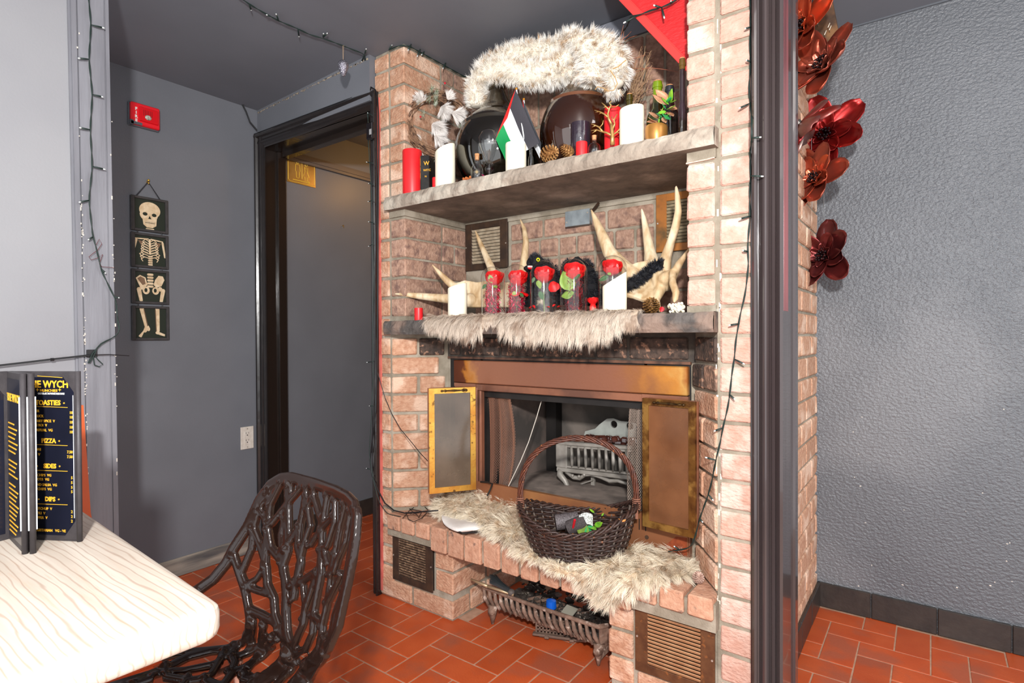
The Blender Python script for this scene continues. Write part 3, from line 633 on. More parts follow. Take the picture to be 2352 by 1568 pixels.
# ------------------------------------------------------------------ black moulded post on the pillar's corner
m = MB()
def sx(px, y): return aY(y, px, 784).x
pr = [(XRJ+.09, 1.585), (sx(1726, 1.55), 1.585), (sx(1727, 1.542), 1.542), (sx(1732, 1.535), 1.535), (sx(1738, 1.539), 1.539), (sx(1740, 1.548), 1.548), (sx(1743, 1.549), 1.549)]
n = 8
for i in range(n+1):
    t = i/n; px = 1745+24*t; y = 1.546-.016*sin(PI*t); pr.append((sx(px, y), y))
pr += [(sx(1771, 1.548), 1.548), (sx(1773, 1.540), 1.540), (sx(1777, 1.537), 1.537), (sx(1780, 1.541), 1.541), (sx(1782, 1.548), 1.548)]
pr += [(-.303, 1.535), (-.296, 1.535), (-.296, 1.600), (-.303, 1.603), (-.303, 1.70), (-.297, 1.705), (-.297, 1.735), (-.303, 1.74), (-.303, 1.775), (XR, 1.775), (XR, 1.62)]
m.prism(pr, 0, 2.285)
post = struct('trim_6', m, mat('brown_black_gloss', (72, 64, 64), .17, bump=.3, bscale=30, bdist=.003, coat=.4, c2=(58, 48, 48), scale=6, stretch=(1, 1, .15), bstretch=(1, 1, .15)))
m = MB(); m.box((-.2965, 1.545, 1.15), (-.2953, 1.597, 2.28)); mk('worn_red_band', m, mat('red_showing_through', (112, 62, 66), .3, c2=(84, 48, 52), scale=7, stretch=(1, 1, .3), c3=(150, 84, 86), scale3=3), post)
# ------------------------------------------------------------------ things on the shelves
FWD = Vector((-sin(YAW), cos(YAW), 0)); RGT = Vector((cos(YAW), sin(YAW), 0)); TOW = -FWD
def span(pl, pr, y):        # centre and radius of an upright round thing that spans pl..pr at depth y
    pm = (pl+pr)/2; P = aY(y, pm, 784); Z = (P-EYE).dot(FWD); a = (pm-1176)/FOC
    return P.x, (pr-pl)/2*Z/FOC/math.sqrt(1+a*a)
def thinglass(name, tint=(255, 255, 255), base=.05, rough=.03, fr=1.45, dens=1.0):
    if name in MATS: return MATS[name]
    m = bpy.data.materials.new(name); m.use_nodes = True; N = m.node_tree.nodes; L = m.node_tree.links; N.clear(); MATS[name] = m
    o = N.new('ShaderNodeOutputMaterial'); t = N.new('ShaderNodeBsdfTransparent'); g = N.new('ShaderNodeBsdfGlossy'); x = N.new('ShaderNodeMixShader'); f = N.new('ShaderNodeLayerWeight'); f.inputs['Blend'].default_value = .5; pw = N.new('ShaderNodeMath'); pw.operation = 'POWER'; pw.inputs[1].default_value = 3.5; L.new(f.outputs['Facing'], pw.inputs[0]); a = N.new('ShaderNodeMath')
    t.inputs[0].default_value = lin(tint); g.inputs['Roughness'].default_value = rough; pass
    a.operation = 'MULTIPLY_ADD'; a.inputs[1].default_value = dens*1.0; a.inputs[2].default_value = base; a.use_clamp = True
    L.new(pw.outputs[0], a.inputs[0]); L.new(a.outputs[0], x.inputs[0]); L.new(t.outputs[0], x.inputs[1]); L.new(g.outputs[0], x.inputs[2]); L.new(x.outputs[0], o.inputs[0]); return m
GLASS = thinglass('clear_glass', base=.07)
GREENG = mat('green_bottle_glass', (78, 104, 20), .06, c2=(60, 84, 14), scale=10, coat=1.0, spec=.8)
DARKG = mat('dark_bottle_glass', (26, 22, 20), .05, coat=1.0, spec=.8)
WAXC = mat('cream_wax', (246, 238, 212), .42, c2=(250, 243, 222), scale=12, spec=.4)
WAXR = mat('red_wax', (216, 30, 36), .38, c2=(224, 40, 44), scale=12, spec=.5)
CORK = mat('cork', (206, 150, 102), .9, c2=(176, 120, 76), scale=180)
ZU, ZM = 1.6575, 1.1535
def candle(pl, pr, pt, y, zb, mt, label, slant=0.0, wick=True, group=None, cat='candle', ptr=None):
    cx, r = span(pl, pr, y); zt = aY(y, (pl+pr)/2, pt).z; h = zt-zb
    root = thing('pillar_candle', (cx, y, zb), label, cat, group); m = MB(); n = 28; V = []; F = []
    rings = [(r*.985, 0, 0), (r, .003, 0), (r, 'a', 1), (r*.97, 'b', 1), (r*.86, 'b', 1), (r*.80, 'c', .6), (r*.15, 'c', .4)]
    for rr, z, s_ in rings:
        for j in range(n):
            a = 2*PI*j/n; X, Y_ = rr*cos(a), rr*sin(a); u = (X*RGT.x+Y_*RGT.y)/r
            zz = (h-.004 if z == 'a' else h if z == 'b' else h-.012 if z == 'c' else z)+s_*slant*u*r
            V.append((cx+X, y+Y_, zb+zz))
    k = len(rings); F = [(i*n+j, i*n+(j+1) % n, (i+1)*n+(j+1) % n, (i+1)*n+j) for i in range(k-1) for j in range(n)]+[tuple(range(n-1, -1, -1)), tuple((k-1)*n+j for j in range(n))]
    m.add(V, F); mk('wax_body', m, mt, root, smooth=40)
    if wick:
        m = MB(); m.tube([(cx, y, zt-.013), (cx+.001, y, zt-.004), (cx+.003, y-.001, zt+.002)], .0012, 6); mk('wick', m, mat('wick', (60, 50, 44), .9), root)
    return root
candle(927, 972, 346, 1.605, ZU, WAXR, 'tall red pillar candle at the left end of the upper shelf')
candle(1002, 1048, 340, 1.600, ZU, WAXC, 'cream candle with a slanted top beside the wreath on the upper shelf', slant=.45)
candle(1163, 1211, 331, 1.600, ZU, WAXC, 'cream candle standing in front of the little flag on the upper shelf', slant=-.05)
candle(1389, 1428, 250, 1.655, ZU, WAXR, 'tall red pillar candle behind the small gold tree')
candle(1424, 1481, 249, 1.605, ZU, WAXC, 'widest cream candle between the gold tree and the potted plant', slant=.12)
candle(1324, 1351, 327, 1.600, ZU, WAXR, 'short red candle in front of the brown demijohn')
candle(995, 1012, 408, 1.640, ZU, WAXR, 'little red candle half hidden behind the slanted cream candle on the upper shelf')
candle(1029, 1073, 656, 1.610, ZM, WAXC, 'cream slant-topped candle on the mantel in front of the left antler', slant=.28)
candle(1384, 1440, 640, 1.598, ZM, WAXC, 'cream slant-topped candle in front of the rightmost rose dome', slant=.62)
candle(952, 972, 707, 1.60, ZM, WAXR, 'small red candle alone at the left end of the mantel')
# demijohns
def demijohn(cx_px, pl, pr, y, neck_top_py, liq, tint, label, liqfrac, body_h):
    cx, r = span(pl, pr, y); root = thing('demijohn', (cx, y, ZU), label, 'bottle')
    zt = aY(y, cx_px, neck_top_py).z-ZU
    H = body_h
    def prof(k, top=True):
        P = [(0, .004), (r*.55, 0), (r*.72, .004)]
        for i in range(1, 15):
            a = -PI/2*.72+i/14*(PI/2*.72+PI/2*.70); P.append((r*math.pow(max(cos(a), .0), .82 if a < 0 else 1.02), H*.5+H*.5*sin(a)/sin(PI/2*.72)*(1 if a < 0 else .96)))
        P += [(r*.42, H*1.01), (r*.31, H*1.08), (r*.22, H*1.17), (r*.165, zt-.02), (r*.20, zt-.018), (r*.20, zt-.004), (r*.15, zt)]
        return [(max(a, 0)*k, b if k == 1 else b*.992+.003) for a, b in P]
    m = MB(); m.lathe((cx, y, ZU), prof(1), 48); mk('glass_body', m, thinglass('demijohn_glass_'+str(int(tint[0])), tint, .11, .02, 1.5, 1.0), root, smooth=50)
    zl = H*liqfrac; pr2 = [p for p in prof(.975) if p[1] < zl]; rl = pr2[-1][0]+(0) ; pr2 += [(rl*.985, zl), (.0, zl)]
    m = MB(); m.lathe((cx, y, ZU), pr2, 48); mk('liquid', m, liq, root, smooth=50)
    return root, cx, r
dj1 = demijohn(1150, 1047, 1243, 1.775, 192, mat('black_wine', (30, 26, 20), .04, c2=(44, 38, 28), scale=8, coat=1.0, spec=.8), (168, 160, 140), 'big round dark glass demijohn under the left end of the white fur', .80, .325)
dj2 = demijohn(1325, 1241, 1424, 1.775, 190, mat('brown_liquor', (92, 54, 34), .04, c2=(112, 70, 46), scale=7, coat=1.0, spec=.8), (178, 158, 138), 'big round brown glass demijohn under the right end of the white fur', .86, .300)
m = MB(); a = aY(1.775, 1325, 198); b = aY(1.76, 1328, 178); m.tube([a, (a+b)/2, b], [.012, .011, .008], 12); tag(mk('bottle_stopper', m, mat('green_plastic', (92, 132, 76), .6), smooth=True), 'green stopper in the neck of the brown demijohn', 'stopper')
# books
bk = MB()
def book(name, px, pyt, w, d, y, label, spine, pages=None, rz=0.0, lines=None, text=None):
    P = aY(y, px, pyt); h = P.z-ZU; root = thing(name, (P.x, y, ZU), label, 'book', 'books beside the wreath')
    ex = Vector((cos(rz), sin(rz), 0)); ey = Vector((-sin(rz), cos(rz), 0)); m = MB(); m.obb(P-Vector((0, 0, h/2)), ex, ey, (0, 0, 1), w/2, d/2, h/2, .0015); mk('cover', m, spine, root)
    return root, P, h, ex, ey
BKB = mat('black_book_cloth', (28, 27, 28), .4, c2=(38, 36, 38), scale=30); WHT = mat('white_print', (232, 230, 224), .6); GLD = mat('gold_print', (222, 168, 52), .45)
r_, P, h, ex, ey = book('hardback_book', 948, 293, .026, .12, 1.735, 'tall black book with white stripes down its spine, behind the red candle', BKB, rz=.25)
m = MB()
for o_ in (-.008, -.004, .001): m.obb(P+ex*o_-ey*.0605-Vector((0, 0, h/2)), ex, ey, (0, 0, 1), .0011, .0008, h/2-.002)
mk('spine_stripes', m, WHT, r_, kind='stuff')
def text(body, size, O, ex, up, mt, parent, name='lettering', align='LEFT', extr=.0004, bold=0.0, wide=1.0):
    cu = bpy.data.curves.new(name, 'FONT'); cu.body = body; cu.size = size; cu.align_x = align; cu.extrude = extr; cu.offset = bold; cu.resolution_u = 2
    tmp = bpy.data.objects.new('tmp', cu); C.objects.link(tmp); dg = bpy.context.evaluated_depsgraph_get(); me = bpy.data.meshes.new_from_object(tmp.evaluated_get(dg)); bpy.data.objects.remove(tmp); bpy.data.curves.remove(cu)
    ex = Vector(ex).normalized(); up = Vector(up).normalized(); nz = ex.cross(up); O = Vector(O)
    b = MB(); b.v = [tuple(O+ex*(v.co.x*wide)+up*v.co.y+nz*v.co.z) for v in me.vertices]; b.f = [tuple(p.vertices) for p in me.polygons]; b.m = [0]*len(b.f); bpy.data.meshes.remove(me)
    if not b.f: return None
    return mk(name, b, mt, parent)
r_, P, h, ex, ey = book('paperback_book', 986, 366, .036, .11, 1.665, 'black book with gold lettering between the red candle and the slanted cream candle', mat('glossy_black_book', (34, 32, 31), .2, c2=(54, 52, 50), scale=18), rz=.45)
fx = P-ey*.0562
m = MB(); m.obb(P-ex*.0185-ey*.01-Vector((0, 0, h/2)), ex, ey, (0, 0, 1), .0006, .045, h/2-.003); mk('gilt_edge', m, mat('gilt_print', (178, 130, 46), .5, c2=(40, 34, 26), scale=60, t2=(.45, .55)), r_)
text('W', .022, fx+Vector((0, 0, -.040))-ex*.004, ex, (0, 0, 1), GLD, r_, bold=.0004)
text('WITC', .012, fx+Vector((0, 0, -.064))-ex*.006, ex, (0, 0, 1), GLD, r_, bold=.0002)
text('N', .010, fx+Vector((0, 0, -.088)), ex, (0, 0, 1), GLD, r_, bold=.0002)
# corked bottle, cork stub, glass goblet, small vials
def vial(px0, px1, pyt, y, label, corked=True, lab=False, nk=.36):
    cx, r = span(px0, px1, y); h = aY(y, (px0+px1)/2, pyt).z-ZU; root = thing('glass_vial', (cx, y, ZU), label, 'bottle')
    m = MB(); m.lathe((cx, y, ZU), [(0, .001), (r*.9, 0), (r, .004), (r*.98, h*.42), (r*.8, h*.55), (r*nk, h*.66), (r*nk, h*.88), (r*(nk+.12), h*.885), (r*(nk+.12), h*.92)], 20); mk('glass_body', m, GLASS, root, smooth=40)
    if corked: m = MB(); m.lathe((cx, y, ZU), [(0, h*.78), (r*nk*.9, h*.78), (r*nk*1.05, h), (0, h)], 14); mk('cork', m, CORK, root, smooth=40)
    if lab:
        m = MB(); q = Vector((cx, y, ZU+h*.28))+TOW*(r+.0006); m.obb(q, (RGT+Vector((0, 0, 1))).normalized(), TOW, (Vector((0, 0, 1))-RGT).normalized(), .0085, .0006, .0085); mk('label', m, mat('label_black', (58, 52, 40), .5), root)
        m = MB(); q = q+TOW*.0008; m.obb(q, (RGT+Vector((0, 0, 1))).normalized(), TOW, (Vector((0, 0, 1))-RGT).normalized(), .0045, .0005, .0045); mk('label_mark', m, mat('label_tan', (150, 128, 88), .6), root)
    return root
vial(1083, 1113, 353, 1.605, 'little corked glass bottle with a dark diamond label', lab=True)
vial(1352, 1381, 311, 1.600, 'small corked glass vial at the foot of the gold tree')
vial(1214, 1228, 337, 1.615, 'slim clear glass vial right of the flag candle', corked=False, nk=.5)
cx, r = span(1062, 1084, 1.60)
m = MB()
for k in range(46):
    m.ball((cx+rng.uniform(-.017, .017), 1.60+rng.uniform(-.012, .012), ZU+.004+rng.uniform(0, .022)*(1-abs(rng.uniform(-.6, .6)))), rng.uniform(.003, .006), 6, 4)
tag(mk('resin_lump', m, mat('orange_resin', (206, 120, 60), .8, c2=(150, 74, 34), scale=120), kind=None), 'crumbly orange lump beside the corked bottle', 'ornament')
# blown-glass goblet: upside-down drop on a ball foot
cx, r = span(1100, 1152, 1.64); gz = ZU
root = thing('glass_goblet', (cx, 1.64, ZU), 'drop-shaped ribbed glass goblet standing in front of the dark demijohn', 'glass')
H_ = aY(1.64, 1126, 296).z-ZU; m = MB()
m.lathe((cx, 1.64, ZU), [(0, H_), (r*.45, H_*.985), (r*.8, H_*.93), (r, H_*.82), (r*.93, H_*.68), (r*.62, H_*.52), (r*.3, H_*.40), (r*.14, H_*.345)], 28); bw = mk('bowl', m, thinglass('shiny_glass', base=.14, rough=.05), root, smooth=40)
m = MB(); m.ball((cx, 1.64, ZU+H_*.25), r*.42, 18, 12); m.lathe((cx, 1.64, ZU), [(r*.5, 0), (r*.5, .003), (r*.12, .008), (r*.12, H_*.34)], 18); mk('stem', m, GLASS, root, smooth=40)
m = MB()
for k in range(13):
    a = 2*PI*k/13; d = Vector((cos(a), sin(a)*.7, rng.uniform(.1, .6))).normalized(); s_ = Vector((-sin(a), cos(a), 0)); q = Vector((cx, 1.62, ZU+.010))
    m.add([q, q+d*.012+s_*.004, q+d*.026, q+d*.012-s_*.004], [(0, 1, 2, 3)])
tag(mk('paper_flower', m, mat('magenta_petal', (206, 40, 110), .5)), 'tiny magenta flower at the foot of the glass goblet', 'flower')
# flags
def flagcloth(name, TL, BL, TR, BR, cols, label, y, tri=None, pole=None, bulge=.006, n=18, group=None):
    def P(u, v):       # u from hoist to fly, v across the stripes
        a = (Vector(TL)*(1-v)+Vector(BL)*v); b = (Vector(TR)*(1-v)+Vector(BR)*v); q = a*(1-u)+b*u; pt = aY(y, q.x, q.y)
        return pt+TOW*(bulge*sin(u*7+v*3)+bulge*.6*sin(v*9+u*2))
    root = thing(name, tuple(P(.5, .5)-Vector((0, 0, .06))), label, 'flag', group)
    k = len(cols)
    for i, (cn, cc) in enumerate(cols):
        m = MB(); m.grid([[P(a/n, (i+b/5)/k) for a in range(n+1)] for b in range(6)], thick=.0006); mk(cn, m, mat(cn+'_cloth', cc, .7, bump=.2, bscale=400), root)
    if tri:
        m = MB(); rows = []
        for b in range(9):
            v = b/8; L_ = tri*(1-abs(2*v-1)); rows.append([P(L_*a/6, v)+TOW*.0012 for a in range(7)])
        m.grid(rows, thick=.0004); mk('red_triangle', m, mat('flag_red', (214, 36, 32), .7), root)
    if pole:
        a, b = pole; m = MB(); m.tube([aY(y+.004, *a), aY(y+.004, *b)], .0022, 8); pl = mk('pole', m, mat('white_plastic', (238, 238, 236), .4), root)
        m = MB(); m.ball(aY(y+.004, *a), .0048, 8, 6); mk('finial', m, mat('gold_finial', (196, 124, 30), .35, .5), pl, smooth=True)
    return root
flagcloth('hand_flag', (1184, 206), (1139, 319), (1239, 330), (1163, 372), [('black_stripe', (62, 60, 66)), ('white_stripe', (228, 228, 230)), ('green_stripe', (14, 140, 74))],
          'small flag of black, white and green stripes with a red triangle, drooping from its stick', 1.625, tri=.10, pole=((1186, 204), (1207, 340)))
flagcloth('hand_flag', (1200, 228), (1205, 300), (1243, 330), (1240, 362), [('dark_stripe', (70, 72, 78)), ('pale_stripe', (206, 208, 212))],
          'second small flag hanging behind the black, white and green one', 1.655, tri=.12, pole=((1203, 228), (1214, 340)))
# pine cones
def cone(c, L_, R, axis, label, mt, group=None, n=70):
    axis = Vector(axis).normalized(); u = axis.orthogonal().normalized(); w = axis.cross(u); c = Vector(c); root = None; m = MB()
    m.tube([c-axis*L_*.5, c, c+axis*L_*.48], [R*.35, R*.45, R*.1], 8)
    for i in range(n):
        t = i/n; a = i*2.399963; rr = R*(math.sin(PI*(.12+.86*t))**.7)*.62; q = c+axis*(t-.5)*L_; d = u*cos(a)+w*sin(a); s_ = d.cross(axis)
        L2 = R*.55*(1-.45*t); tip = q+d*(rr+L2)+axis*L2*.55; b = q+d*rr*.5
        m.add([b+s_*L2*.25, b-s_*L2*.25, tip-s_*L2*.42-axis*L2*.1, tip+axis*L2*.12, tip+s_*L2*.42-axis*L2*.1, tip*.5+b*.5-axis*L2*.22], [(0, 1, 2, 3), (0, 3, 4), (1, 0, 5), (2, 1, 5), (0, 4, 5), (4, 3, 2, 5)])
    o = mk('pine_cone', m, mt); tag(o, label, 'pine cone', group); return o
GC = mat('gilded_cone', (198, 152, 96), .45, .35, c2=(156, 108, 62), scale=60)
cone(aY(1.60, 1262, 353)+Vector((0, 0, 0)), .058, .027, (.9, -.2, .1), 'larger gold-painted pine cone lying in front of the brown demijohn', GC)
cone(aY(1.605, 1303, 347), .044, .019, (-.6, -.3, .7), 'smaller gold-painted pine cone beside the short red candle', GC)
cone(aY(1.60, 1496, 702), .042, .024, (.1, -.5, .9), 'gold-tipped pine cone at the foot of the right antler', mat('brown_gold_cone', (160, 118, 66), .5, .3, c2=(96, 66, 38), scale=60))
# gold tree
root = thing('tree_ornament', tuple(aY(1.60, 1407, 330)), 'small gilded bare tree ornament in front of the tall red candle', 'ornament')
GT = mat('antique_gold', (206, 166, 104), .35, .6, c2=(176, 132, 74), scale=50); m = MB()
def br(pts, r0, r1):
    k = len(pts); m.tube([aY(1.60+(q[2] if len(q) > 2 else 0), q[0], q[1]) for q in pts], [r0+(r1-r0)*i/(k-1) for i in range(k)], 7)
br([(1407, 333), (1407, 316), (1406, 300), (1404, 285)], .0075, .005)
br([(1404, 285), (1398, 272), (1396, 262), (1400, 248), (1405, 240)], .0045, .0022); br([(1398, 270), (1388, 262), (1378, 257), (1366, 253)], .0032, .0016); br([(1399, 252), (1390, 243), (1382, 236)], .0026, .0014)
br([(1404, 247), (1414, 245), (1422, 240)], .0024, .0013); br([(1403, 243), (1400, 236), (1405, 232)], .0018, .0011); br([(1406, 300), (1412, 285), (1410, 275), (1418, 262)], .004, .0015); br([(1411, 278), (1404, 268)], .0024, .0014)
br([(1407, 312), (1394, 305), (1382, 302), (1370, 298), (1358, 300)], .004, .0016); br([(1384, 302), (1376, 292), (1366, 287), (1358, 285)], .003, .0014); br([(1377, 293), (1384, 285), (1386, 276)], .0022, .0012); br([(1370, 299), (1360, 306)], .0022, .0012)
br([(1408, 310), (1416, 304), (1422, 298), (1424, 290)], .0034, .0014); br([(1416, 304), (1426, 306)], .002, .0012); br([(1382, 258), (1376, 262)], .002, .001); br([(1368, 288), (1360, 292)], .0018, .001); br([(1392, 245), (1385, 247)], .0018, .001); br([(1376, 256), (1368, 258)], .0016, .001)
tr = mk('branches', m, GT, root, smooth=True, kind='stuff'); m = MB(); q = aY(1.60, 1407, 333); m.lathe((q.x, q.y, ZU), [(0, 0), (.016, 0), (.014, .004), (.008, .009), (0, .012)], 12); mk('foot', m, GT, root, smooth=True)
# dark jar added to stand in for a reflection in the brown demijohn
cx, r = span(1312, 1358, 1.655); zt = aY(1.65, 1335, 283).z; root = thing('reflection_jar', (cx, 1.655, ZU), 'dark red-rimmed jar shape added for the reflection in the brown demijohn', 'candle')
m = MB(); m.lathe((cx, 1.655, ZU), [(0, 0), (r*.9, 0), (r, .006), (r, zt-ZU), (r*.93, zt-ZU), (r*.93, zt-ZU-.012), (0, zt-ZU-.012)], 26); mk('jar', m, mat('dark_reflection_jar', (44, 34, 44), .08, bump=.4, bscale=160, coat=1.0, bdist=.002), root, smooth=40)
m = MB(); m.lathe((cx, 1.655, zt-.012), [(r*.92, 0), (r*.92, .007), (0, .007)], 24); mk('wax', m, WAXR, root)
# wine bottles
def bottle(px, wpx, pyt, y, label, mt, neck, capm, fat=2.6, sh=.62, group='wine bottles at the right end of the upper shelf'):
    P = aY(y, px, pyt); Z = (P-EYE).dot(FWD); rn = wpx/2*Z/FOC; rb = rn*fat; h = P.z-ZU; root = thing('wine_bottle', (P.x, y, ZU), label, 'bottle', group)
    m = MB(); m.lathe((P.x, y, ZU), [(rb*.8, 0), (rb, .006), (rb, h*sh*.86), (rb*.9, h*sh), (rb*.55, h*(sh+.08)), (rn*1.05, h*(sh+.17)), (rn*.92, h*.90), (rn*1.12, h*.905), (rn*1.12, h*.94), (rn, h*.945), (rn, h*.985)], 26); mk('glass_body', m, mt, root, smooth=40)
    m = MB(); m.lathe((P.x, y, ZU), [(rn*.85, h*.975), (rn*.85, h), (0, h)], 14); mk('stopper', m, CORK, root)
    if neck: m = MB(); m.lathe((P.x, y, ZU), [(rn*1.06, h*neck), (rn*1.04, h*.9), (rn*1.2, h*.903), (rn*1.2, h*.942), (rn*1.08, h*.945), (rn*1.06, h*.98)], 20); mk('neck_foil', m, capm, root, smooth=40)
    return root
bottle(1510, 20, 186, 1.74, 'wine bottle with a yellow-green glass neck, left one of the pair behind the potted plant', mat('olive_glass', (48, 54, 16), .05, coat=1.0, spec=.8), .80, mat('green_foil', (112, 136, 20), .15, coat=.8), fat=2.5, sh=.55)
bottle(1538, 18, 196, 1.74, 'black-capped wine bottle, right one of the pair behind the potted plant', DARKG, .80, mat('black_foil', (36, 38, 44), .4), fat=2.4, sh=.6)
bottle(1446, 15, 216, 1.77, 'brown-green bottle neck showing behind the widest cream candle', mat('amber_glass', (66, 58, 20), .06, coat=1.0), None, None, fat=2.4, sh=.6)
bottle(1567, 13, 133, 1.66, 'very tall slender dark bottle standing against the right pier', mat('purple_black_glass', (58, 42, 50), .06, coat=1.0, c2=(34, 26, 20), scale=12), .86, mat('old_brass_glass', (96, 72, 32), .3), fat=1.55, sh=.40)
# potted plant
cx, r = span(1482, 1535, 1.62); zt = aY(1.62, 1508, 290).z; root = thing('potted_plant', (cx, 1.62, ZU), 'small leafy green and copper plant in a gold pot', 'plant')
m = MB(); h = zt-ZU; m.lathe((cx, 1.62, ZU), [(0, 0), (r*.82, 0), (r*.98, h*.4), (r, h*.88), (r*.94, h), (r*.84, h*.97), (r*.8, h*.8), (0, h*.8)], 28); mk('pot', m, mat('gold_pot', (176, 126, 62), .35, .5, c2=(156, 106, 50), scale=6), root, smooth=40)
LG1 = mat('bright_leaf', (138, 190, 52), .4, c2=(96, 160, 50), scale=60); LG2 = mat('blue_green_leaf', (58, 160, 96), .4); LG3 = mat('copper_leaf', (206, 156, 124), .35, .25, c2=(180, 126, 92), scale=50)
def leafmesh(name, mt, L_=1.0, W_=.42, n=6):
    rows = []
    for i in range(n+1):
        t = i/n; w = W_/2*math.sin(PI*t**.8)**.9 if 0 < t < 1 else .001
        rows.append([(-w, t*L_, .10*L_*t*t+.10*w), (-w*.5, t*L_, .10*L_*t*t-.05*w), (0, t*L_, .10*L_*t*t-.12*w), (w*.5, t*L_, .10*L_*t*t-.05*w), (w, t*L_, .10*L_*t*t+.10*w)])
    m = MB(); m.grid(rows, thick=.012); me = bpy.data.meshes.new(name); me.from_pydata(m.v, [], m.f); me.materials.append(mt); me.shade_smooth(); return me
def place_leaf(me, base, tip, parent, roll=0.0, name='leaf', wsc=1.0):
    base, tip = Vector(base), Vector(tip); d = tip-base; L_ = d.length; d.normalize(); n_ = (TOW*.8+Vector((0, 0, .5))); n_ = (n_-d*n_.dot(d)).normalized(); n_ = Matrix.Rotation(roll, 3, d) @ n_; x = d.cross(n_)
    o = bpy.data.objects.new(name, me); C.objects.link(o); o.parent = parent; M3 = Matrix((x*L_*wsc, d*L_, n_*L_)).transposed().to_4x4(); M3.translation = base-ORG[parent.name]; o.matrix_local = M3; return o
lms = [leafmesh('leaf', LG1), leafmesh('leaf', LG2, W_=.6), leafmesh('leaf', LG3, W_=.5)]
m = MB(); m.tube([aY(1.62, 1512, 287), aY(1.62, 1516, 262), aY(1.62, 1526, 242), aY(1.62, 1538, 215)], [.0022, .002, .0016, .001], 6); mk('stem', m, LG1, root)
for k, b, t in ((0, (1538, 235), (1541, 205)), (0, (1536, 240), (1518, 225)), (0, (1540, 236), (1553, 232)), (0, (1530, 255), (1510, 262)), (0, (1534, 250), (1551, 246)), (1, (1530, 248), (1519, 240)), (1, (1532, 262), (1527, 276)), (1, (1520, 270), (1507, 262)),
                (1, (1534, 235), (1540, 224)), (2, (1514, 270), (1488, 260)), (2, (1512, 278), (1484, 283)), (2, (1530, 262), (1516, 252)), (2, (1534, 256), (1546, 270)), (2, (1522, 268), (1530, 284)), (2, (1532, 240), (1497, 220)), (2, (1536, 232), (1505, 208)),
                (0, (1514, 284), (1505, 285)), (2, (1537, 246), (1556, 252)), (0, (1527, 270), (1540, 262)), (2, (1505, 280), (1488, 272)), (1, (1517, 276), (1524, 262))):
    place_leaf(lms[k], aY(1.62+rng.uniform(-.012, .012), *b), aY(1.60+rng.uniform(-.02, .02), *t), root, rng.uniform(-.5, .5))
# dried twigs
root = thing('twig_bunch', tuple(aY(1.83, 1455, 290)), 'bunch of dry curly twigs sticking up behind the brown demijohn', 'twigs'); m = MB()
for k in range(64):
    a = rng.uniform(1436, 1462), rng.uniform(226, 262); e = rng.uniform(1450, 1500), rng.uniform(105, 215); P0 = aY(1.84, *a); P1 = aY(rng.uniform(1.78, 1.9), *e); mid = (P0+P1)/2+Vector((rng.uniform(-.02, .02), 0, rng.uniform(-.015, .02)))
    m.tube([P0, mid, P1, P1+Vector((rng.uniform(-.01, .02), 0, rng.uniform(-.01, .015)))], [.0010, .0009, .0007, .0004], 4)
mk('dry_grass', m, mat('dry_twig', (176, 146, 112), .8, c2=(140, 104, 76), scale=60), root, kind='stuff'); m = MB()
for pts in ([(1444, 190), (1465, 133), (1478, 127)], [(1420, 108), (1427, 80), (1432, 58)], [(1427, 92), (1441, 82), (1450, 72)], [(1424, 100), (1448, 86), (1464, 81)], [(1443, 137), (1465, 132), (1483, 126)], [(1440, 172), (1490, 155), (1530, 160), (1556, 165)], [(1410, 98), (1412, 82)], [(1440, 160), (1470, 156), (1500, 160)], [(1430, 95), (1433, 70)], [(1325, 200), (1313, 180), (1295, 170)], [(1315, 182), (1304, 160)], [(1424, 200), (1440, 130), (1424, 100)]):
    m.tube([aY(1.84 if p[0] > 1400 else 1.72, *p) for p in pts], [.0016, .0012, .0007][:len(pts)] if len(pts) == 3 else ([.0012, .0007] if len(pts) == 2 else [.0014, .0012, .0010, .0006]), 5)
mk('red_twig', m, mat('red_twig', (176, 112, 84), .7, c2=(150, 84, 60), scale=40), root, kind='stuff')
m = MB()
for k in range(26):
    P0 = aY(1.78, rng.uniform(1395, 1425), rng.uniform(205, 228)); P1 = P0+Vector((rng.uniform(.01, .05), -.02, rng.uniform(-.02, .04))); s_ = Vector((0, 0, .004)); m.add([P0, (P0+P1)/2+s_, P1, (P0+P1)/2-s_], [(0, 1, 2, 3)])
mk('grey_leaves', m, mat('grey_leaf', (176, 168, 152), .8), root, kind='stuff')
# grapevine wreath
WY = 1.70; wc = (1010, 282)
root = thing('grapevine_wreath', tuple(aY(WY, 1010, 372)), 'brown grapevine wreath trimmed with white fur, pine sprigs and berries', 'wreath'); m = MB()
def wp(a, k=1.0, off=0.0):      # ring leaning on the side of the niche
    c = aY(1.72, 1008, 288); R = .128*k; e1 = Vector((.62, .78, 0)).normalized(); e2 = Vector((-.14, .04, .98)).normalized(); return c+e1*R*cos(a)+e2*R*sin(a)+e1.cross(e2)*off
for k in range(80):
    ph = rng.uniform(0, 6.28); kk = rng.uniform(.84, 1.16); of = rng.uniform(-.018, .018); w1 = rng.uniform(.02, .07); w2 = rng.uniform(2, 5); n = 28; sw = rng.uniform(3.5, 6.28)
    m.tube([wp(ph+sw*i/n, kk+w1*sin(w2*i/n*6+ph), of*cos(3*i/n*6+ph)) for i in range(n+1)], .0017, 4)
mk('vines', m, mat('vine_brown', (116, 84, 64), .85, c2=(156, 120, 92), scale=50, c3=(74, 52, 40), scale3=40), root, kind='stuff')
m = MB()
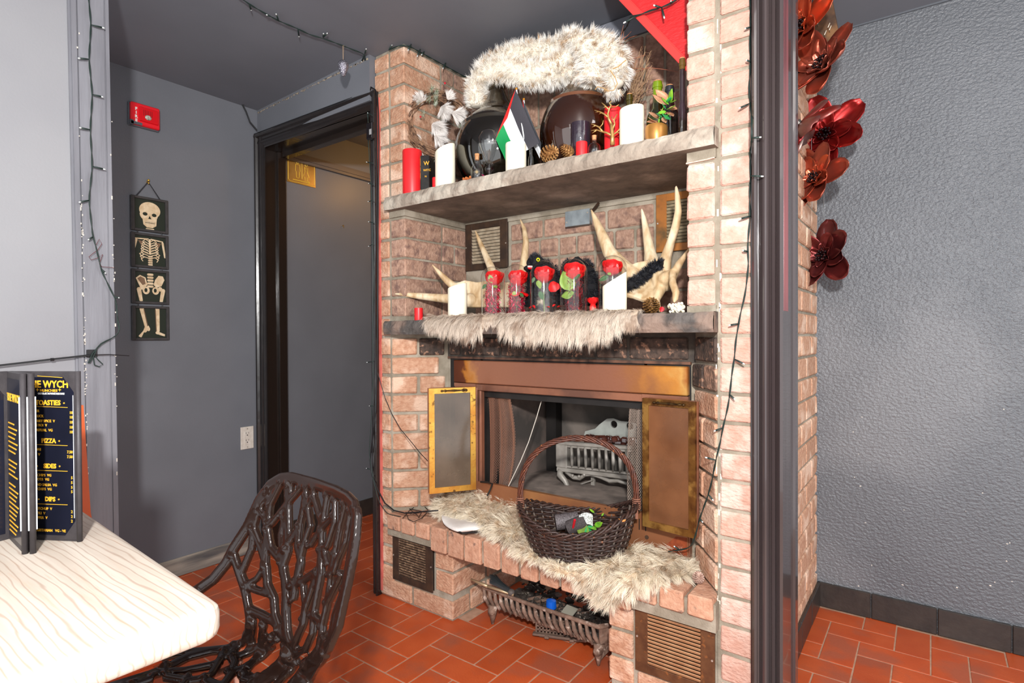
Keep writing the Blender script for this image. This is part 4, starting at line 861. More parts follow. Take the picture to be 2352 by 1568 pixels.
for c in ((1003, 212), (985, 228), (1000, 240), (972, 262), (962, 235), (992, 205), (948, 258), (1003, 360), (1012, 350), (1060, 290), (1000, 225)):
    P0 = aY(1.66, *c)
    for k in range(70):
        d = Vector(rng.normal(size=3)); d.normalize(); d += TOW*.5; P1 = P0+Vector(rng.uniform(-.008, .008, 3)); s_ = d.cross(Vector((.3, .2, 1))).normalized()*.0006; m.add([P1-s_, P1+s_, P1+d*.02], [(0, 1, 2)])
mk('pine_needles', m, mat('frosted_pine', (120, 142, 104), .7, c2=(206, 212, 196), scale=90, t2=(.4, .6)), root, kind='stuff')
m = MB()
for c in ((1022, 191), (966, 268), (1015, 338), (1003, 372)): m.ball(aY(1.655, *c), .0045, 8, 6)
mk('berries', m, mat('red_berry', (190, 24, 44), .3), root, smooth=True, kind='stuff')
cw = cone(aY(1.65, 949, 253), .03, .014, TOW, 'x', mat('brown_cone', (126, 86, 62), .7, c2=(176, 140, 112), scale=60), n=40)
for k_ in ('label', 'category'): del cw[k_]
cw.name = 'small_cone'; cw.parent = root; cw.location = cw.location-root.location
# ------------------------------------------------------------------ mantel: antlers, creature, rose domes
ANT = mat('antler_bone', (212, 188, 152), .55, c2=(176, 144, 104), scale=46, stretch=(1, 1, .3), c3=(228, 210, 180), scale3=14, bump=.35, bscale=60, bdist=.003)
def fuse(m, vox, name, mt, parent=None, label=None, cat=None, group=None, it=8):
    o = mk('fuse_tmp', m, mt, org=(0, 0, 0)); md = o.modifiers.new('r', 'REMESH'); md.mode = 'VOXEL'; md.voxel_size = vox; sm = o.modifiers.new('s', 'SMOOTH'); sm.iterations = it; sm.factor = .5
    dg = bpy.context.evaluated_depsgraph_get(); me = bpy.data.meshes.new_from_object(o.evaluated_get(dg)); bpy.data.objects.remove(o)
    v = np.empty(len(me.vertices)*3, np.float32); me.vertices.foreach_get('co', v); v = v.reshape(-1, 3)
    if parent is not None: O = ORG[parent.name]
    else: O = Vector(((v[:, 0].min()+v[:, 0].max())/2, (v[:, 1].min()+v[:, 1].max())/2, v[:, 2].min()))
    v -= np.array(O, np.float32); me.vertices.foreach_set('co', v.ravel()); me.materials.clear(); me.materials.append(mt if not isinstance(mt, list) else mt[0]); me.shade_smooth(); me.update()
    r_ = bpy.data.objects.new(name, me); C.objects.link(r_); ORG[r_.name] = Vector(O)
    if parent is not None: r_.parent = parent
    else: r_.location = O
    return tag(r_, label, cat, group)
def limb(m, pts, n=10):        # pts: (px, py, depth y, width px)
    P = []; Rr = []
    for px, py, y, w in pts: p = aY(y, px, py); P.append(p); Rr.append(w/2*(p-EYE).dot(FWD)/FOC)
    m.tube(P, Rr, n); m.ball(P[0], Rr[0], 8, 6); m.ball(P[-1], Rr[-1], 8, 6)
def palm(m, rows, thick=.012):
    m.grid([[aY(y, px, py) for px, py, y in r] for r in rows], thick=thick)
m = MB()
limb(m, [(908, 675, 1.585, 5), (930, 676, 1.60, 11), (965, 680, 1.64, 16), (1005, 684, 1.69, 20), (1050, 688, 1.72, 26), (1080, 690, 1.72, 34)])
limb(m, [(993, 608, 1.66, 4), (1008, 625, 1.68, 11), (1025, 643, 1.70, 16), (1043, 658, 1.72, 20), (1062, 672, 1.73, 26)])
limb(m, [(1092, 530, 1.82, 4), (1102, 555, 1.82, 11), (1115, 585, 1.80, 15), (1127, 612, 1.78, 19), (1138, 645, 1.76, 24), (1140, 670, 1.75, 30)])
limb(m, [(1195, 504, 1.86, 4), (1204, 525, 1.86, 11), (1208, 555, 1.84, 15), (1205, 590, 1.82, 18), (1200, 630, 1.80, 22), (1196, 665, 1.78, 30)])
palm(m, [[(1045, 655, 1.735), (1070, 645, 1.745), (1100, 650, 1.76), (1130, 645, 1.77), (1165, 650, 1.78), (1205, 650, 1.79), (1250, 660, 1.80)],
         [(1045, 680, 1.725), (1070, 680, 1.735), (1100, 680, 1.75), (1130, 680, 1.76), (1165, 680, 1.77), (1205, 680, 1.78), (1250, 685, 1.79)],
         [(1055, 702, 1.71), (1070, 708, 1.72), (1100, 708, 1.735), (1130, 708, 1.745), (1165, 708, 1.755), (1205, 706, 1.765), (1250, 704, 1.775)]], .016)
fuse(m, .0032, 'antler', ANT, None, 'pale moose antler lying at the left end of the mantel, four thin tines', 'antler', 'moose antlers on the mantel')
m = MB()
limb(m, [(1358, 482, 1.80, 5), (1368, 505, 1.80, 15), (1385, 545, 1.79, 26), (1400, 580, 1.78, 32), (1425, 610, 1.77, 40), (1452, 635, 1.76, 46)])
limb(m, [(1474, 480, 1.84, 5), (1479, 503, 1.84, 13), (1486, 540, 1.83, 20), (1493, 580, 1.82, 27), (1500, 620, 1.80, 44)])
limb(m, [(1553, 429, 1.72, 7), (1556, 450, 1.72, 13), (1558, 485, 1.72, 17), (1552, 520, 1.73, 20), (1541, 555, 1.74, 20), (1530, 590, 1.76, 26), (1520, 625, 1.77, 44)])
limb(m, [(1584, 568, 1.70, 4), (1575, 585, 1.70, 12), (1560, 606, 1.72, 18), (1545, 635, 1.74, 22), (1530, 655, 1.76, 30)])
limb(m, [(1527, 640, 1.74, 34), (1545, 625, 1.72, 18), (1545, 650, 1.68, 18), (1553, 672, 1.66, 18), (1551, 688, 1.65, 15), (1549, 693, 1.645, 8)])
limb(m, [(1520, 640, 1.76, 50), (1515, 665, 1.74, 30), (1508, 690, 1.70, 16), (1516, 714, 1.66, 9)])
palm(m, [[(1435, 620, 1.765), (1462, 605, 1.775), (1490, 600, 1.785), (1512, 595, 1.785), (1535, 605, 1.77)],
         [(1432, 655, 1.755), (1460, 640, 1.765), (1488, 630, 1.775), (1510, 630, 1.77), (1532, 640, 1.76)],
         [(1432, 675, 1.73), (1455, 670, 1.735), (1480, 665, 1.745), (1505, 660, 1.75), (1525, 660, 1.745)],
         [(1435, 683, 1.70), (1455, 688, 1.70), (1478, 696, 1.70), (1500, 690, 1.71), (1512, 685, 1.72)]], .015)
limb(m, [(1400, 676, 1.74, 22), (1440, 672, 1.74, 26)])
fuse(m, .0032, 'antler', ANT, None, 'large pale moose antler at the right end of the mantel with four tall tines', 'antler', 'moose antlers on the mantel')
# furs: strands as narrow two-segment blades
def furmat(name, root, tip, patch=None, psc=14, pt=(.52, .62), rough=.75):
    if name in MATS: return MATS[name]
    m = bpy.data.materials.new(name); m.use_nodes = True; N = m.node_tree.nodes; L = m.node_tree.links; b = N['Principled BSDF']; MATS[name] = m
    b.inputs['Roughness'].default_value = rough; b.inputs['Specular IOR Level'].default_value = .25
    a = N.new('ShaderNodeAttribute'); a.attribute_name = 'tip'; r = N.new('ShaderNodeAttribute'); r.attribute_name = 'rnd'
    x = N.new('ShaderNodeMix'); x.data_type = 'RGBA'; L.new(a.outputs['Fac'], x.inputs[0]); x.inputs[6].default_value = lin(root); x.inputs[7].default_value = lin(tip); out = x.outputs[2]
    if patch:
        g = N.new('ShaderNodeNewGeometry'); n = N.new('ShaderNodeTexNoise'); n.inputs['Scale'].default_value = psc; n.inputs['Detail'].default_value = 4; L.new(g.outputs['Position'], n.inputs['Vector'])
        q = N.new('ShaderNodeMapRange'); q.inputs[1].default_value = pt[0]; q.inputs[2].default_value = pt[1]; L.new(n.outputs['Fac'], q.inputs[0])
        y = N.new('ShaderNodeMix'); y.data_type = 'RGBA'; L.new(q.outputs[0], y.inputs[0]); L.new(out, y.inputs[6]); y.inputs[7].default_value = lin(patch); out = y.outputs[2]
    h = N.new('ShaderNodeHueSaturation'); mr = N.new('ShaderNodeMapRange'); mr.inputs[3].default_value = .78; mr.inputs[4].default_value = 1.15; L.new(r.outputs['Fac'], mr.inputs[0]); L.new(mr.outputs[0], h.inputs['Value']); L.new(out, h.inputs['Color']); L.new(h.outputs[0], b.inputs['Base Color']); return m
def strands(name, parent, mt, root, direc, length, width=.0011, droop=.35, curl=.25, label=None, clump=.009):
    n = len(root); root = np.asarray(root, float); d = np.asarray(direc, float); d /= np.linalg.norm(d, axis=1)[:, None]; L_ = np.asarray(length, float)[:, None]*np.ones((n, 1))
    jit = rng.normal(size=(n, 3))*curl; g = np.array([0, 0, -1.0])*droop
    cell = np.floor((root+rng.normal(size=(n, 3))*.0015)/clump).astype(np.int64); key = cell[:, 0]*73856093 ^ cell[:, 1]*19349663 ^ cell[:, 2]*83492791; _, inv, cnt = np.unique(key, return_inverse=True, return_counts=True); inv = inv.ravel(); K = len(cnt)
    mr = np.stack([np.bincount(inv, root[:, i], K) for i in range(3)], 1)/cnt[:, None]; md_ = np.stack([np.bincount(inv, d[:, i], K) for i in range(3)], 1); md_ /= np.linalg.norm(md_, axis=1)[:, None]+1e-9; cj = rng.normal(size=(K, 3))*curl*1.3; cl_ = rng.uniform(.85, 1.15, K)[:, None]
    p1 = root+(d+jit*.3+cj[inv]*.5)*L_*.5; d2 = d+jit*.6+cj[inv]+g; d2 /= np.linalg.norm(d2, axis=1)[:, None]; p2 = p1+d2*L_*.5
    td = md_+cj+g; td /= np.linalg.norm(td, axis=1)[:, None]; tp = mr[inv]+td[inv]*L_*cl_[inv]*.98; p2 = p2*.5+tp*.5; p1 = p1*.8+(mr[inv]+td[inv]*L_*.5)*.2
    view = np.array([0, 0, 1.09])-root; side = np.cross(d, view+rng.normal(size=(n, 3))*.5); side /= np.linalg.norm(side, axis=1)[:, None]+1e-9; side *= width/2
    V = np.stack([root-side, root+side, p1+side*.8, p1-side*.8, p2], 1).reshape(-1, 3); O = np.array(ORG[parent.name]); V = V-O
    idx = np.arange(n)*5
    lv = np.stack([idx, idx+1, idx+2, idx+3, idx+3, idx+2, idx+4], 1).ravel(); ls = np.stack([np.arange(n)*7, np.arange(n)*7+4], 1).ravel(); lt = np.tile([4, 3], n)
    me = bpy.data.meshes.new(name); me.vertices.add(n*5); me.vertices.foreach_set('co', V.ravel()); me.loops.add(n*7); me.loops.foreach_set('vertex_index', lv); me.polygons.add(n*2); me.polygons.foreach_set('loop_start', ls); me.polygons.foreach_set('loop_total', lt)
    me.update(calc_edges=True)
    a = me.attributes.new('tip', 'FLOAT', 'POINT'); a.data.foreach_set('value', np.tile([0, 0, .55, .55, 1.0], n)); a = me.attributes.new('rnd', 'FLOAT', 'POINT'); a.data.foreach_set('value', np.repeat(rng.random(n), 5))
    me.materials.append(mt); me.shade_smooth(); o = bpy.data.objects.new(name, me); C.objects.link(o); o.parent = parent; o['kind'] = 'stuff'
    if label: o['label'] = label
    return o
def onpatch(P, n):          # random points, normals and tangents on a grid of points
    A = np.array([[tuple(q) for q in r] for r in P]); R_n, C_n = A.shape[:2]; u = rng.random(n)*(C_n-1.001); v = rng.random(n)*(R_n-1.001); i = v.astype(int); j = u.astype(int); fu = (u-j)[:, None]; fv = (v-i)[:, None]
    a, b, c, d = A[i, j], A[i, j+1], A[i+1, j], A[i+1, j+1]; p = (a*(1-fu)+b*fu)*(1-fv)+(c*(1-fu)+d*fu)*fv; tu = (b-a)*(1-fv)+(d-c)*fv; tv = (c-a)*(1-fu)+(d-b)*fu
    N_ = np.cross(tu, tv); nz = lambda x: x/(np.linalg.norm(x, axis=1)[:, None]+1e-9); return p, nz(N_), nz(tu), nz(tv), u/(C_n-1), v/(R_n-1)
def ontube(pts, rad, n):
    P = np.array([tuple(p) for p in pts]); k = len(P); t = rng.random(n)*(k-1.001); i = t.astype(int); f = (t-i)[:, None]; c = P[i]*(1-f)+P[i+1]*f; T = P[i+1]-P[i]; T /= np.linalg.norm(T, axis=1)[:, None]
    Rr = np.array(rad); r = Rr[i]*(1-f[:, 0])+Rr[i+1]*f[:, 0]; u = np.cross(T, rng.normal(size=(n, 3))); u /= np.linalg.norm(u, axis=1)[:, None]; return c+u*r[:, None], u, T, t/(k-1)
# black fluffy creature
BF = furmat('black_fluff', (14, 14, 18), (44, 46, 54), rough=.5)
cr = thing('plush_creature', tuple(aY(1.72, 1300, 708)), 'black fluffy toy creature with a yellow eye and toothy mouth behind the rose domes', 'toy')
cr.location.z = ZM+.002; ORG[cr.name] = Vector(cr.location)
BSK = mat('black_plush', (16, 16, 20), .9)
pts = [aY(y, px, py) for px, py, y in ((1215, 705, 1.70), (1222, 670, 1.70), (1225, 635, 1.70), (1235, 612, 1.70), (1262, 615, 1.72), (1275, 640, 1.74), (1272, 680, 1.74))]
rd = [.018, .020, .024, .028, .022, .018, .016]; m = MB(); m.tube(pts, rd, 12); h1 = mk('neck', m, BSK, cr, smooth=True)
p2 = [aY(y, px, py) for px, py, y in ((1300, 700, 1.77), (1302, 665, 1.77), (1312, 632, 1.775), (1326, 618, 1.775), (1340, 632, 1.775), (1350, 665, 1.77), (1352, 700, 1.77))]
r2 = [.040, .042, .044, .046, .044, .042, .038]; m = MB(); m.tube(p2, r2, 12); mk('body', m, BSK, cr, smooth=True)
p3 = [aY(y, px, py) for px, py, y in ((1372, 690, 1.72), (1410, 672, 1.70), (1450, 652, 1.705), (1475, 637, 1.725), (1495, 618, 1.735), (1512, 606, 1.735), (1522, 606, 1.735))]
r3 = [.016, .015, .014, .013, .012, .011, .008]; m = MB(); m.tube(p3, r3, 10); tl = mk('tail', m, BSK, cr, smooth=True)
m = MB(); hd = aY(1.685, 1230, 603); m.ball(hd, .031, 14, 10, (1.1, 1.0, .8)); m.ball(aY(1.675, 1214, 616), .016, 10, 8, (1.2, 1, .7)); hdo = mk('head', m, BSK, cr, smooth=True)
R1 = []; D1 = []
for pp_, rr, n in ((pts, rd, 3600), (p2, r2, 11000), (p3, r3, 4200)):
    a, nn, T, t = ontube(pp_, rr, n); R1.append(a); D1.append(nn+T*.25)
a, nn, T, t = ontube([hd-Vector((.012, 0, 0)), hd, hd+Vector((.012, 0, 0))], [.022, .028, .022], 1700); R1.append(a); D1.append(nn)
strands('plush_fur', cr, BF, np.vstack(R1), np.vstack(D1), rng.uniform(.008, .017, sum(len(x) for x in R1)), .0009, .05, .40, clump=.005)
m = MB(); e = aY(1.645, 1236, 596); m.ball(e, .0068, 14, 10); ey = mk('eye', m, mat('yellow_eye', (220, 226, 40), .2, coat=1), cr, smooth=True, label='yellow eye with a black pupil'); m = MB(); m.ball(e+(EYE-e).normalized()*.0042, .0038, 10, 8); mk('pupil', m, mat('pupil', (10, 10, 10), .2), ey, smooth=True)
m = MB(); q = aY(1.645, 1217, 614); m.ball(q, .009, 10, 8, (1.0, .7, .8)); mo = mk('mouth', m, mat('toy_mouth_red', (200, 24, 30), .4), cr, smooth=True); m = MB()
for k in range(5): b = q+RGT*(k-2)*.0035+Vector((0, 0, .005))+TOW*.007; m.add([b-RGT*.0014, b+RGT*.0014, b+Vector((0, 0, -.007))+TOW*.001], [(0, 1, 2)])
mk('teeth', m, mat('white_teeth', (240, 236, 226), .4), mo, kind='stuff')
# rose domes
ROSE = mat('red_rose', (214, 22, 26), .45, c2=(226, 36, 34), scale=50); ROSED = mat('deep_rose', (170, 14, 28), .5)
def petal(c, d, up, size, cup=.35, w=.9, n=4):
    d = d.normalized(); s_ = d.cross(up).normalized(); u = s_.cross(d).normalized(); rows = []
    for i in range(n+1):
        t = i/n; ww = size*w*.5*(math.sin(PI*min(t*.62+.08, 1)) if t < .8 else .92-.5*(t-.8)); rows.append([c+d*size*t*(1-.15*abs(v))+s_*ww*v-u*(cup*size*(1-t)*t*1.2)+u*cup*size*.55*v*v*(1 if t > .1 else .3)+u*size*.10*(t > .85)*-1 for v in (-1, -.5, 0, .5, 1)])
    return rows
def rose(m, c, r, axis=Vector((0, 0, 1)), seed=0):
    q = random.Random(seed); axis = axis.normalized(); u = axis.orthogonal().normalized(); w = axis.cross(u)
    m.ball(c+axis*r*.10, r*.42, 10, 8)
    for L_, (cnt, ln, tilt, off) in enumerate(((3, 1.05, -.06, .16), (4, 1.18, .04, .30), (5, 1.22, .18, .40), (6, 1.16, .36, .48))):
        for k in range(cnt):
            a = 2*PI*(k+.37*L_)/cnt+q.uniform(-.15, .15); rad = u*cos(a)+w*sin(a); d = (rad*math.sin(tilt)+axis*cos(tilt)); base = c+rad*r*off-axis*r*.58
            m.grid(petal(base, d, -rad, r*ln, .34, 1.25, 4))
def tinsel(m, c, h, r, n=320):
    n = int(n*2.6)
    for k in range(n):
        a = rng.uniform(0, 2*PI); q = Vector((c[0]+r*.48*cos(a)*rng.random()**.5, c[1]+r*.48*sin(a)*rng.random()**.5, c[2]+rng.uniform(.004, h))); d = Vector(rng.normal(size=3)).normalized(); s_ = d.orthogonal().normalized()*.0007; m.add([q-s_, q+s_, q+d*.010+s_, q+d*.010-s_], [(0, 1, 2, 3)])
TIN = mat('red_tinsel', (206, 20, 66), .18, .8); TIND = mat('dark_red_tinsel', (150, 12, 30), .2, .8)
lg = leafmesh('leaf', mat('rose_leaf', (126, 150, 62), .5, c2=(108, 136, 56), scale=80), W_=.62); ld = leafmesh('leaf', mat('dark_rose_leaf', (58, 92, 52), .5), W_=.5)
DB = mat('dome_base', (40, 36, 34), .35)
specs = [(1105, 1159, 612, 1.640, 'leftmost clear rose dome, pink tinsel filling its lower half', 1, (1136, 640, 20)), (1158, 1215, 606, 1.645, 'clear rose dome second from the left, two red blooms above pink tinsel', 1, (1190, 640, 21)),
         (1218, 1281, 598, 1.640, 'middle clear rose dome, with a hanging yellow-green leaf and no tinsel', 0, (1250, 632, 22)), (1287, 1350, 594, 1.635, 'clear rose dome second from the right, with one broad pale green leaf', 2, (1320, 625, 24)), (1373, 1441, 586, 1.655, 'rightmost clear rose dome, behind the slanted cream candle', 0, (1406, 616, 22))]
for i, (pl, pr, pt, y, lab, tin, (rx, ry, rr)) in enumerate(specs):
    cx, r = span(pl, pr, y); zt = aY(y, (pl+pr)/2, pt).z; zb = ZM+.004; root = thing('rose_dome', (cx, y, zb), lab, 'rose dome', 'red roses under clear domes')
    m = MB(); prof = [(r, 0), (r, zt-zb-r)]+[(r*cos(PI/2*k/8), zt-zb-r+r*sin(PI/2*k/8)) for k in range(1, 9)]; m.lathe((cx, y, zb), [(a, b) for a, b in prof[:-1]]+[(.0001, zt-zb)], 28); m.f = [f for f in m.f if len(f) < 10]
    mk('glass_cloche', m, GLASS, root, smooth=True)
    m = MB(); m.lathe((cx, y, zb), [(0, 0), (r*1.03, 0), (r*1.03, .004), (0, .004)], 28); mk('base', m, mat('clear_base', (196, 186, 184), .1, alpha=.6), root)
    Zd = (Vector((cx, y, 1.1))-EYE).dot(FWD); c = aY(y, rx, ry); R_r = rr*1.12*Zd/FOC; m = MB(); rose(m, c, R_r, TOW*.75+Vector((0, 0, 1)), i+3); mk('rose_head', m, ROSE, root, smooth=True, kind='stuff')
    if i in (1,): m = MB(); c2 = c+Vector((.004, -.004, -R_r*1.35)); [m.grid(petal(c2, Vector((cos(a), sin(a), -.35)), Vector((0, 0, 1)), R_r*1.05, .3, 1.2)) for a in (0.1, 1.3, 2.5, 3.7, 5.0)]; mk('lower_petals', m, ROSE, root, smooth=True, kind='stuff')
    if i == 2: m = MB(); m.grid(petal(c+RGT*R_r*.7-Vector((0, 0, R_r*.6)), RGT*.4-Vector((0, 0, 1)), TOW, R_r*1.0, .3, 1.1)); mk('lower_petals', m, ROSE, root, smooth=True)
    m = MB(); m.tube([c-Vector((0, 0, R_r*.3)), Vector((cx, y, (c.z+zb)/2)), Vector((cx+.002, y, zb+.004))], .0016, 6); mk('stem', m, mat('pale_stem', (130, 150, 96), .5), root)
    if tin: m = MB(); tinsel(m, (cx, y, zb), (c.z-zb)*(.85 if tin == 1 else .95), r*1.45, 420); mk('tinsel', m, TIN if tin == 1 else TIND, root, kind='stuff')
    L_ = {0: [(lg, (1130, 650), (1124, 630)), (ld, (1118, 652), (1107, 664)), (lg, (1133, 655), (1142, 662))], 1: [(lg, (1182, 668), (1179, 682)), (ld, (1195, 672), (1202, 684))], 2: [(lg, (1236, 643), (1240, 664)), (ld, (1228, 636), (1222, 650)), (ld, (1240, 668), (1246, 690))],
          3: [(lg, (1312, 668), (1292, 624)), (lg, (1318, 672), (1290, 682)), (ld, (1317, 640), (1336, 632))], 4: [(ld, (1398, 634), (1376, 645)), (lg, (1396, 626), (1404, 632))]}[i]
    for me_, b, t in L_: place_leaf(me_, aY(y-r*.6, *b), aY(y-r*.7, *t), root, rng.uniform(-.3, .3), wsc=1.3 if i == 3 else 1)
# loose red bits
m = MB(); q = aY(1.66, 1362, 695); rose(m, q+Vector((0, 0, .006)), .019, Vector((0, -.2, 1)), 20); m.lathe((q.x, q.y, ZM), [(.010, .004), (.012, .03), (.006, .045)], 10); tag(mk('rosebud', m, ROSE, smooth=True), 'loose red rosebud standing between the two right-hand domes', 'rose')
m = MB()
for px, py in ((1215, 708), (1228, 708), (1262, 706), (1270, 704), (1280, 706)): m.grid(petal(aY(1.60, px, py), Vector((rng.uniform(-1, 1), rng.uniform(-.4, .4), .3)), Vector((0, 0, 1)), .014, .3, 1.0))
tag(mk('rose_petals', m, ROSE, smooth=True, kind='stuff'), 'fallen red petals at the feet of the middle domes', 'petals')
# white coral-like lump and a red petal by the right antler's foot
m = MB(); q = aY(1.62, 1553, 706)
for k in range(42): m.ball(q+Vector((rng.uniform(-.024, .024), rng.uniform(-.012, .012), rng.uniform(-.012, .012))), rng.uniform(.004, .0075), 7, 5)
zm = min(v[2] for v in m.v); m.v = [(x, y, z-zm+ZM) for x, y, z in m.v]
tag(mk('coral_lump', m, mat('white_coral', (240, 232, 216), .8, c2=(176, 160, 110), scale=90, t2=(.55, .7)), smooth=True), 'knobbly white lump at the right end of the mantel', 'ornament')
m = MB(); m.grid(petal(aY(1.605, 1518, 716)+Vector((0, 0, .0)), Vector((.3, 0, .9)), TOW, .016, .3)); tag(mk('red_leaf', m, ROSED, smooth=True), 'single dark red petal upright next to the white lump', 'petal')
# ------------------------------------------------------------------ furs
WF = furmat('white_fox_fur', (234, 226, 212), (246, 244, 240), (190, 154, 114), 34, (.52, .66))
GF = furmat('grey_beige_fur', (150, 128, 108), (228, 214, 198), (164, 142, 124), 18, (.5, .62))
CF = furmat('cream_fur', (206, 184, 152), (250, 240, 220), (182, 152, 120), 18, (.56, .70))
WSK = mat('white_pelt', (234, 224, 206), .9); BSKN = mat('beige_pelt', (176, 156, 136), .9); CSK = mat('cream_pelt', (196, 172, 140), .9, c2=(172, 148, 130), scale=9)
pelt = thing('fur_pelt', tuple(aY(1.74, 1260, 190)), 'fluffy white and brown fur draped over both demijohns', 'fur')
tubes = [([(1094, 246), (1093, 215), (1098, 185), (1120, 165), (1165, 158), (1210, 175), (1250, 168), (1290, 145), (1320, 125)], [.030, .036, .040, .042, .044, .045, .046, .046, .040], 1.735),
         ([(1100, 165), (1140, 140), (1180, 125), (1225, 118), (1270, 115), (1305, 105), (1330, 98)], [.030, .034, .036, .037, .036, .034, .03], 1.77),
         ([(1296, 92), (1325, 92), (1350, 112), (1362, 145), (1362, 180), (1358, 192)], [.022, .032, .042, .046, .044, .03], 1.71),
         ([(1345, 88), (1375, 100), (1405, 120), (1420, 150), (1412, 185), (1392, 200)], [.026, .034, .038, .042, .042, .032], 1.735),
         ([(1250, 178), (1300, 165), (1340, 170), (1370, 190)], [.034, .038, .04, .03], 1.74)]
m = MB(); RR = []; DD = []
for pts_, rad, y in tubes:
    P = [aY(y, *p) for p in pts_]; rad = [r*1.0 for r in rad]; m.tube(P, [r*.85 for r in rad], 14)
    a, nn, T, t = ontube(P, [r*.80 for r in rad], 9500); RR.append(a); DD.append(nn+T*rng.uniform(.1, .7, (len(T), 1)))
fuse(m, .006, 'pelt_hide', WSK, pelt)
strands('long_fur', pelt, WF, np.vstack(RR), np.vstack(DD), rng.uniform(.016, .036, sum(len(x) for x in RR)), .0008, .25, .30, clump=.012)
m = MB(); m.tube([aY(1.66, *p) for p in ((1438, 138), (1430, 144), (1420, 153), (1408, 158))], .0016, 6); m.tube([aY(1.66, *p) for p in ((1367, 206), (1372, 199), (1385, 202), (1396, 209), (1410, 207), (1418, 192), (1413, 178), (1402, 162))], .0014, 6); mk('pelt_strings', m, mat('tan_cord', (180, 140, 84), .7), pelt)
# wreath fur tufts
RR = []; DD = []; LL = []
for (px, py, rad, dx, dz, n, L_) in ((965, 232, .026, -.3, .5, 1700, .03), (1000, 290, .026, .7, -.5, 1800, .045), (975, 345, .014, -.9, -.5, 900, .05), (1018, 250, .02, .4, -.5, 1200, .04), (1045, 262, .018, .8, -.3, 1300, .045), (1004, 315, .02, .8, -.6, 1000, .04), (1030, 225, .012, .5, .6, 500, .03), (965, 320, .01, -.8, .3, 500, .035)):
    c = aY(1.67, px, py); a = rng.normal(size=(n, 3)); a /= np.linalg.norm(a, axis=1)[:, None]; RR.append(np.array(c)+a*rad*.6); DD.append(a*.5+np.array([dx*RGT.x, dx*RGT.y, dz])); LL.append(rng.uniform(.5, 1, n)*L_)
wr = bpy.data.objects['grapevine_wreath']; strands('wreath_fur', wr, furmat('wreath_white_fur', (214, 204, 196), (248, 244, 240)), np.vstack(RR), np.vstack(DD), np.concatenate(LL)*1.15, .0008, .15, .25, label='white fur trim')
# mantel fur: lies on the slab, hangs over its edge
mf = thing('fur_throw', (-1.3, 1.56, ZM), 'long grey-beige fur laid along the mantel and hanging over its front edge', 'fur')
def zsk(px):      # how far the hide hangs at this picture column
    K = [(975, 742), (1000, 742), (1030, 752), (1060, 762), (1090, 768), (1118, 752), (1128, 742), (1150, 742), (1175, 762), (1220, 768), (1290, 768), (1370, 768), (1405, 758), (1425, 742), (1470, 738), (1490, 738)]
    for (a, ya), (b, yb) in zip(K[:-1], K[1:]):
        if a <= px <= b: return ya+(yb-ya)*(px-a)/(b-a)
    return 738
rows = [[] for _ in range(6)]; cols = list(range(985, 1470, 8))
for px in cols:
    e = aY(1.548, px, 735); zb = aY(1.540, px, zsk(px)).z; ze = ZM+.006
    back = 1.60+(.012*sin(px*.05)); thin = 1.0 if 1000 < px < 1435 else .4
    rows[0].append((e.x, back+.02*thin, ze)); rows[1].append((e.x, 1.575, ze+.004)); rows[2].append((e.x, 1.553, ze+.001)); rows[3].append((e.x, 1.543, ze-.010)); rows[4].append((e.x, 1.541, (ze-.010+zb)/2)); rows[5].append((e.x, 1.543, min(zb, ze-.014)))
m = MB(); m.grid(rows, thick=.003); mk('hide', m, BSKN, mf, smooth=True)
p, N_, tu, tv, uu, vv = onpatch(rows, 26000); N_ = np.where((N_[:, 1:2] > 0) | (N_[:, 2:3] < -.2), -N_, N_)
cl = np.sin(p[:, 0]*190)[:, None]*.35
pxs = 985+uu*(1470-985); Lh = rng.uniform(.026, .056, len(p))*np.where(vv > .3, 1.15, .9); Lh = np.where((pxs > 1112) & (pxs < 1150) & (vv > .25), Lh*.35, Lh); Lh = np.where(pxs > 1425, Lh*.7, Lh)
strands('long_fur', mf, GF, p, N_*.35+tv*1.0+tu*cl+np.array([0, -.10, 0]), Lh, .0008, .9, .20, clump=.010)
# hearth furs
ZH = .366
def hsheet(name, label, ctrl, n, Lr, comb, seed, groups=None, dens=None):
    root = thing(name, tuple(sum((Vector(q) for r in ctrl for q in r), Vector())/sum(len(r) for r in ctrl)), label, 'fur', groups)
    A = np.array([[tuple(q) for q in r] for r in ctrl]); nr, nc = A.shape[:2]; NU, NV = (nc-1)*6+1, (nr-1)*6+1; rows = []
    def cr_(P, t):
        i = min(int(t), len(P)-2); f = t-i; p0, p1, p2, p3 = P[max(i-1, 0)], P[i], P[i+1], P[min(i+2, len(P)-1)]
        return .5*((2*p1)+(-p0+p2)*f+(2*p0-5*p1+4*p2-p3)*f*f+(-p0+3*p1-3*p2+p3)*f**3)
    for a in range(NV):
        col = [cr_(A[:, j], a/(NV-1)*(nr-1)) for j in range(nc)]; rows.append([tuple(cr_(np.array(col), b/(NU-1)*(nc-1))+np.array([0, 0, .004*sin(a*1.3+seed)*sin(b*.9+seed*2)])) for b in range(NU)])
    m = MB(); m.grid(rows, thick=.004); mk('hide', m, CSK, root, smooth=True)
    p, N_, tu, tv, uu, vv = onpatch(rows, n); N_ = np.where(N_[:, 2:3]*.6-N_[:, 1:2]*.8 < 0, -N_, N_); sw = np.sin(p[:, 0:1]*38+seed)*.5+np.sin(p[:, 1:2]*47+seed*2)*.4
    strands('long_fur', root, CF, p+N_*.002, N_*.55+np.array(comb)+tu*sw, rng.uniform(Lr[0], Lr[1], n), .0009, .35, .34, clump=.012); return root
def H(px, py, z): return aZ(z, px, py)
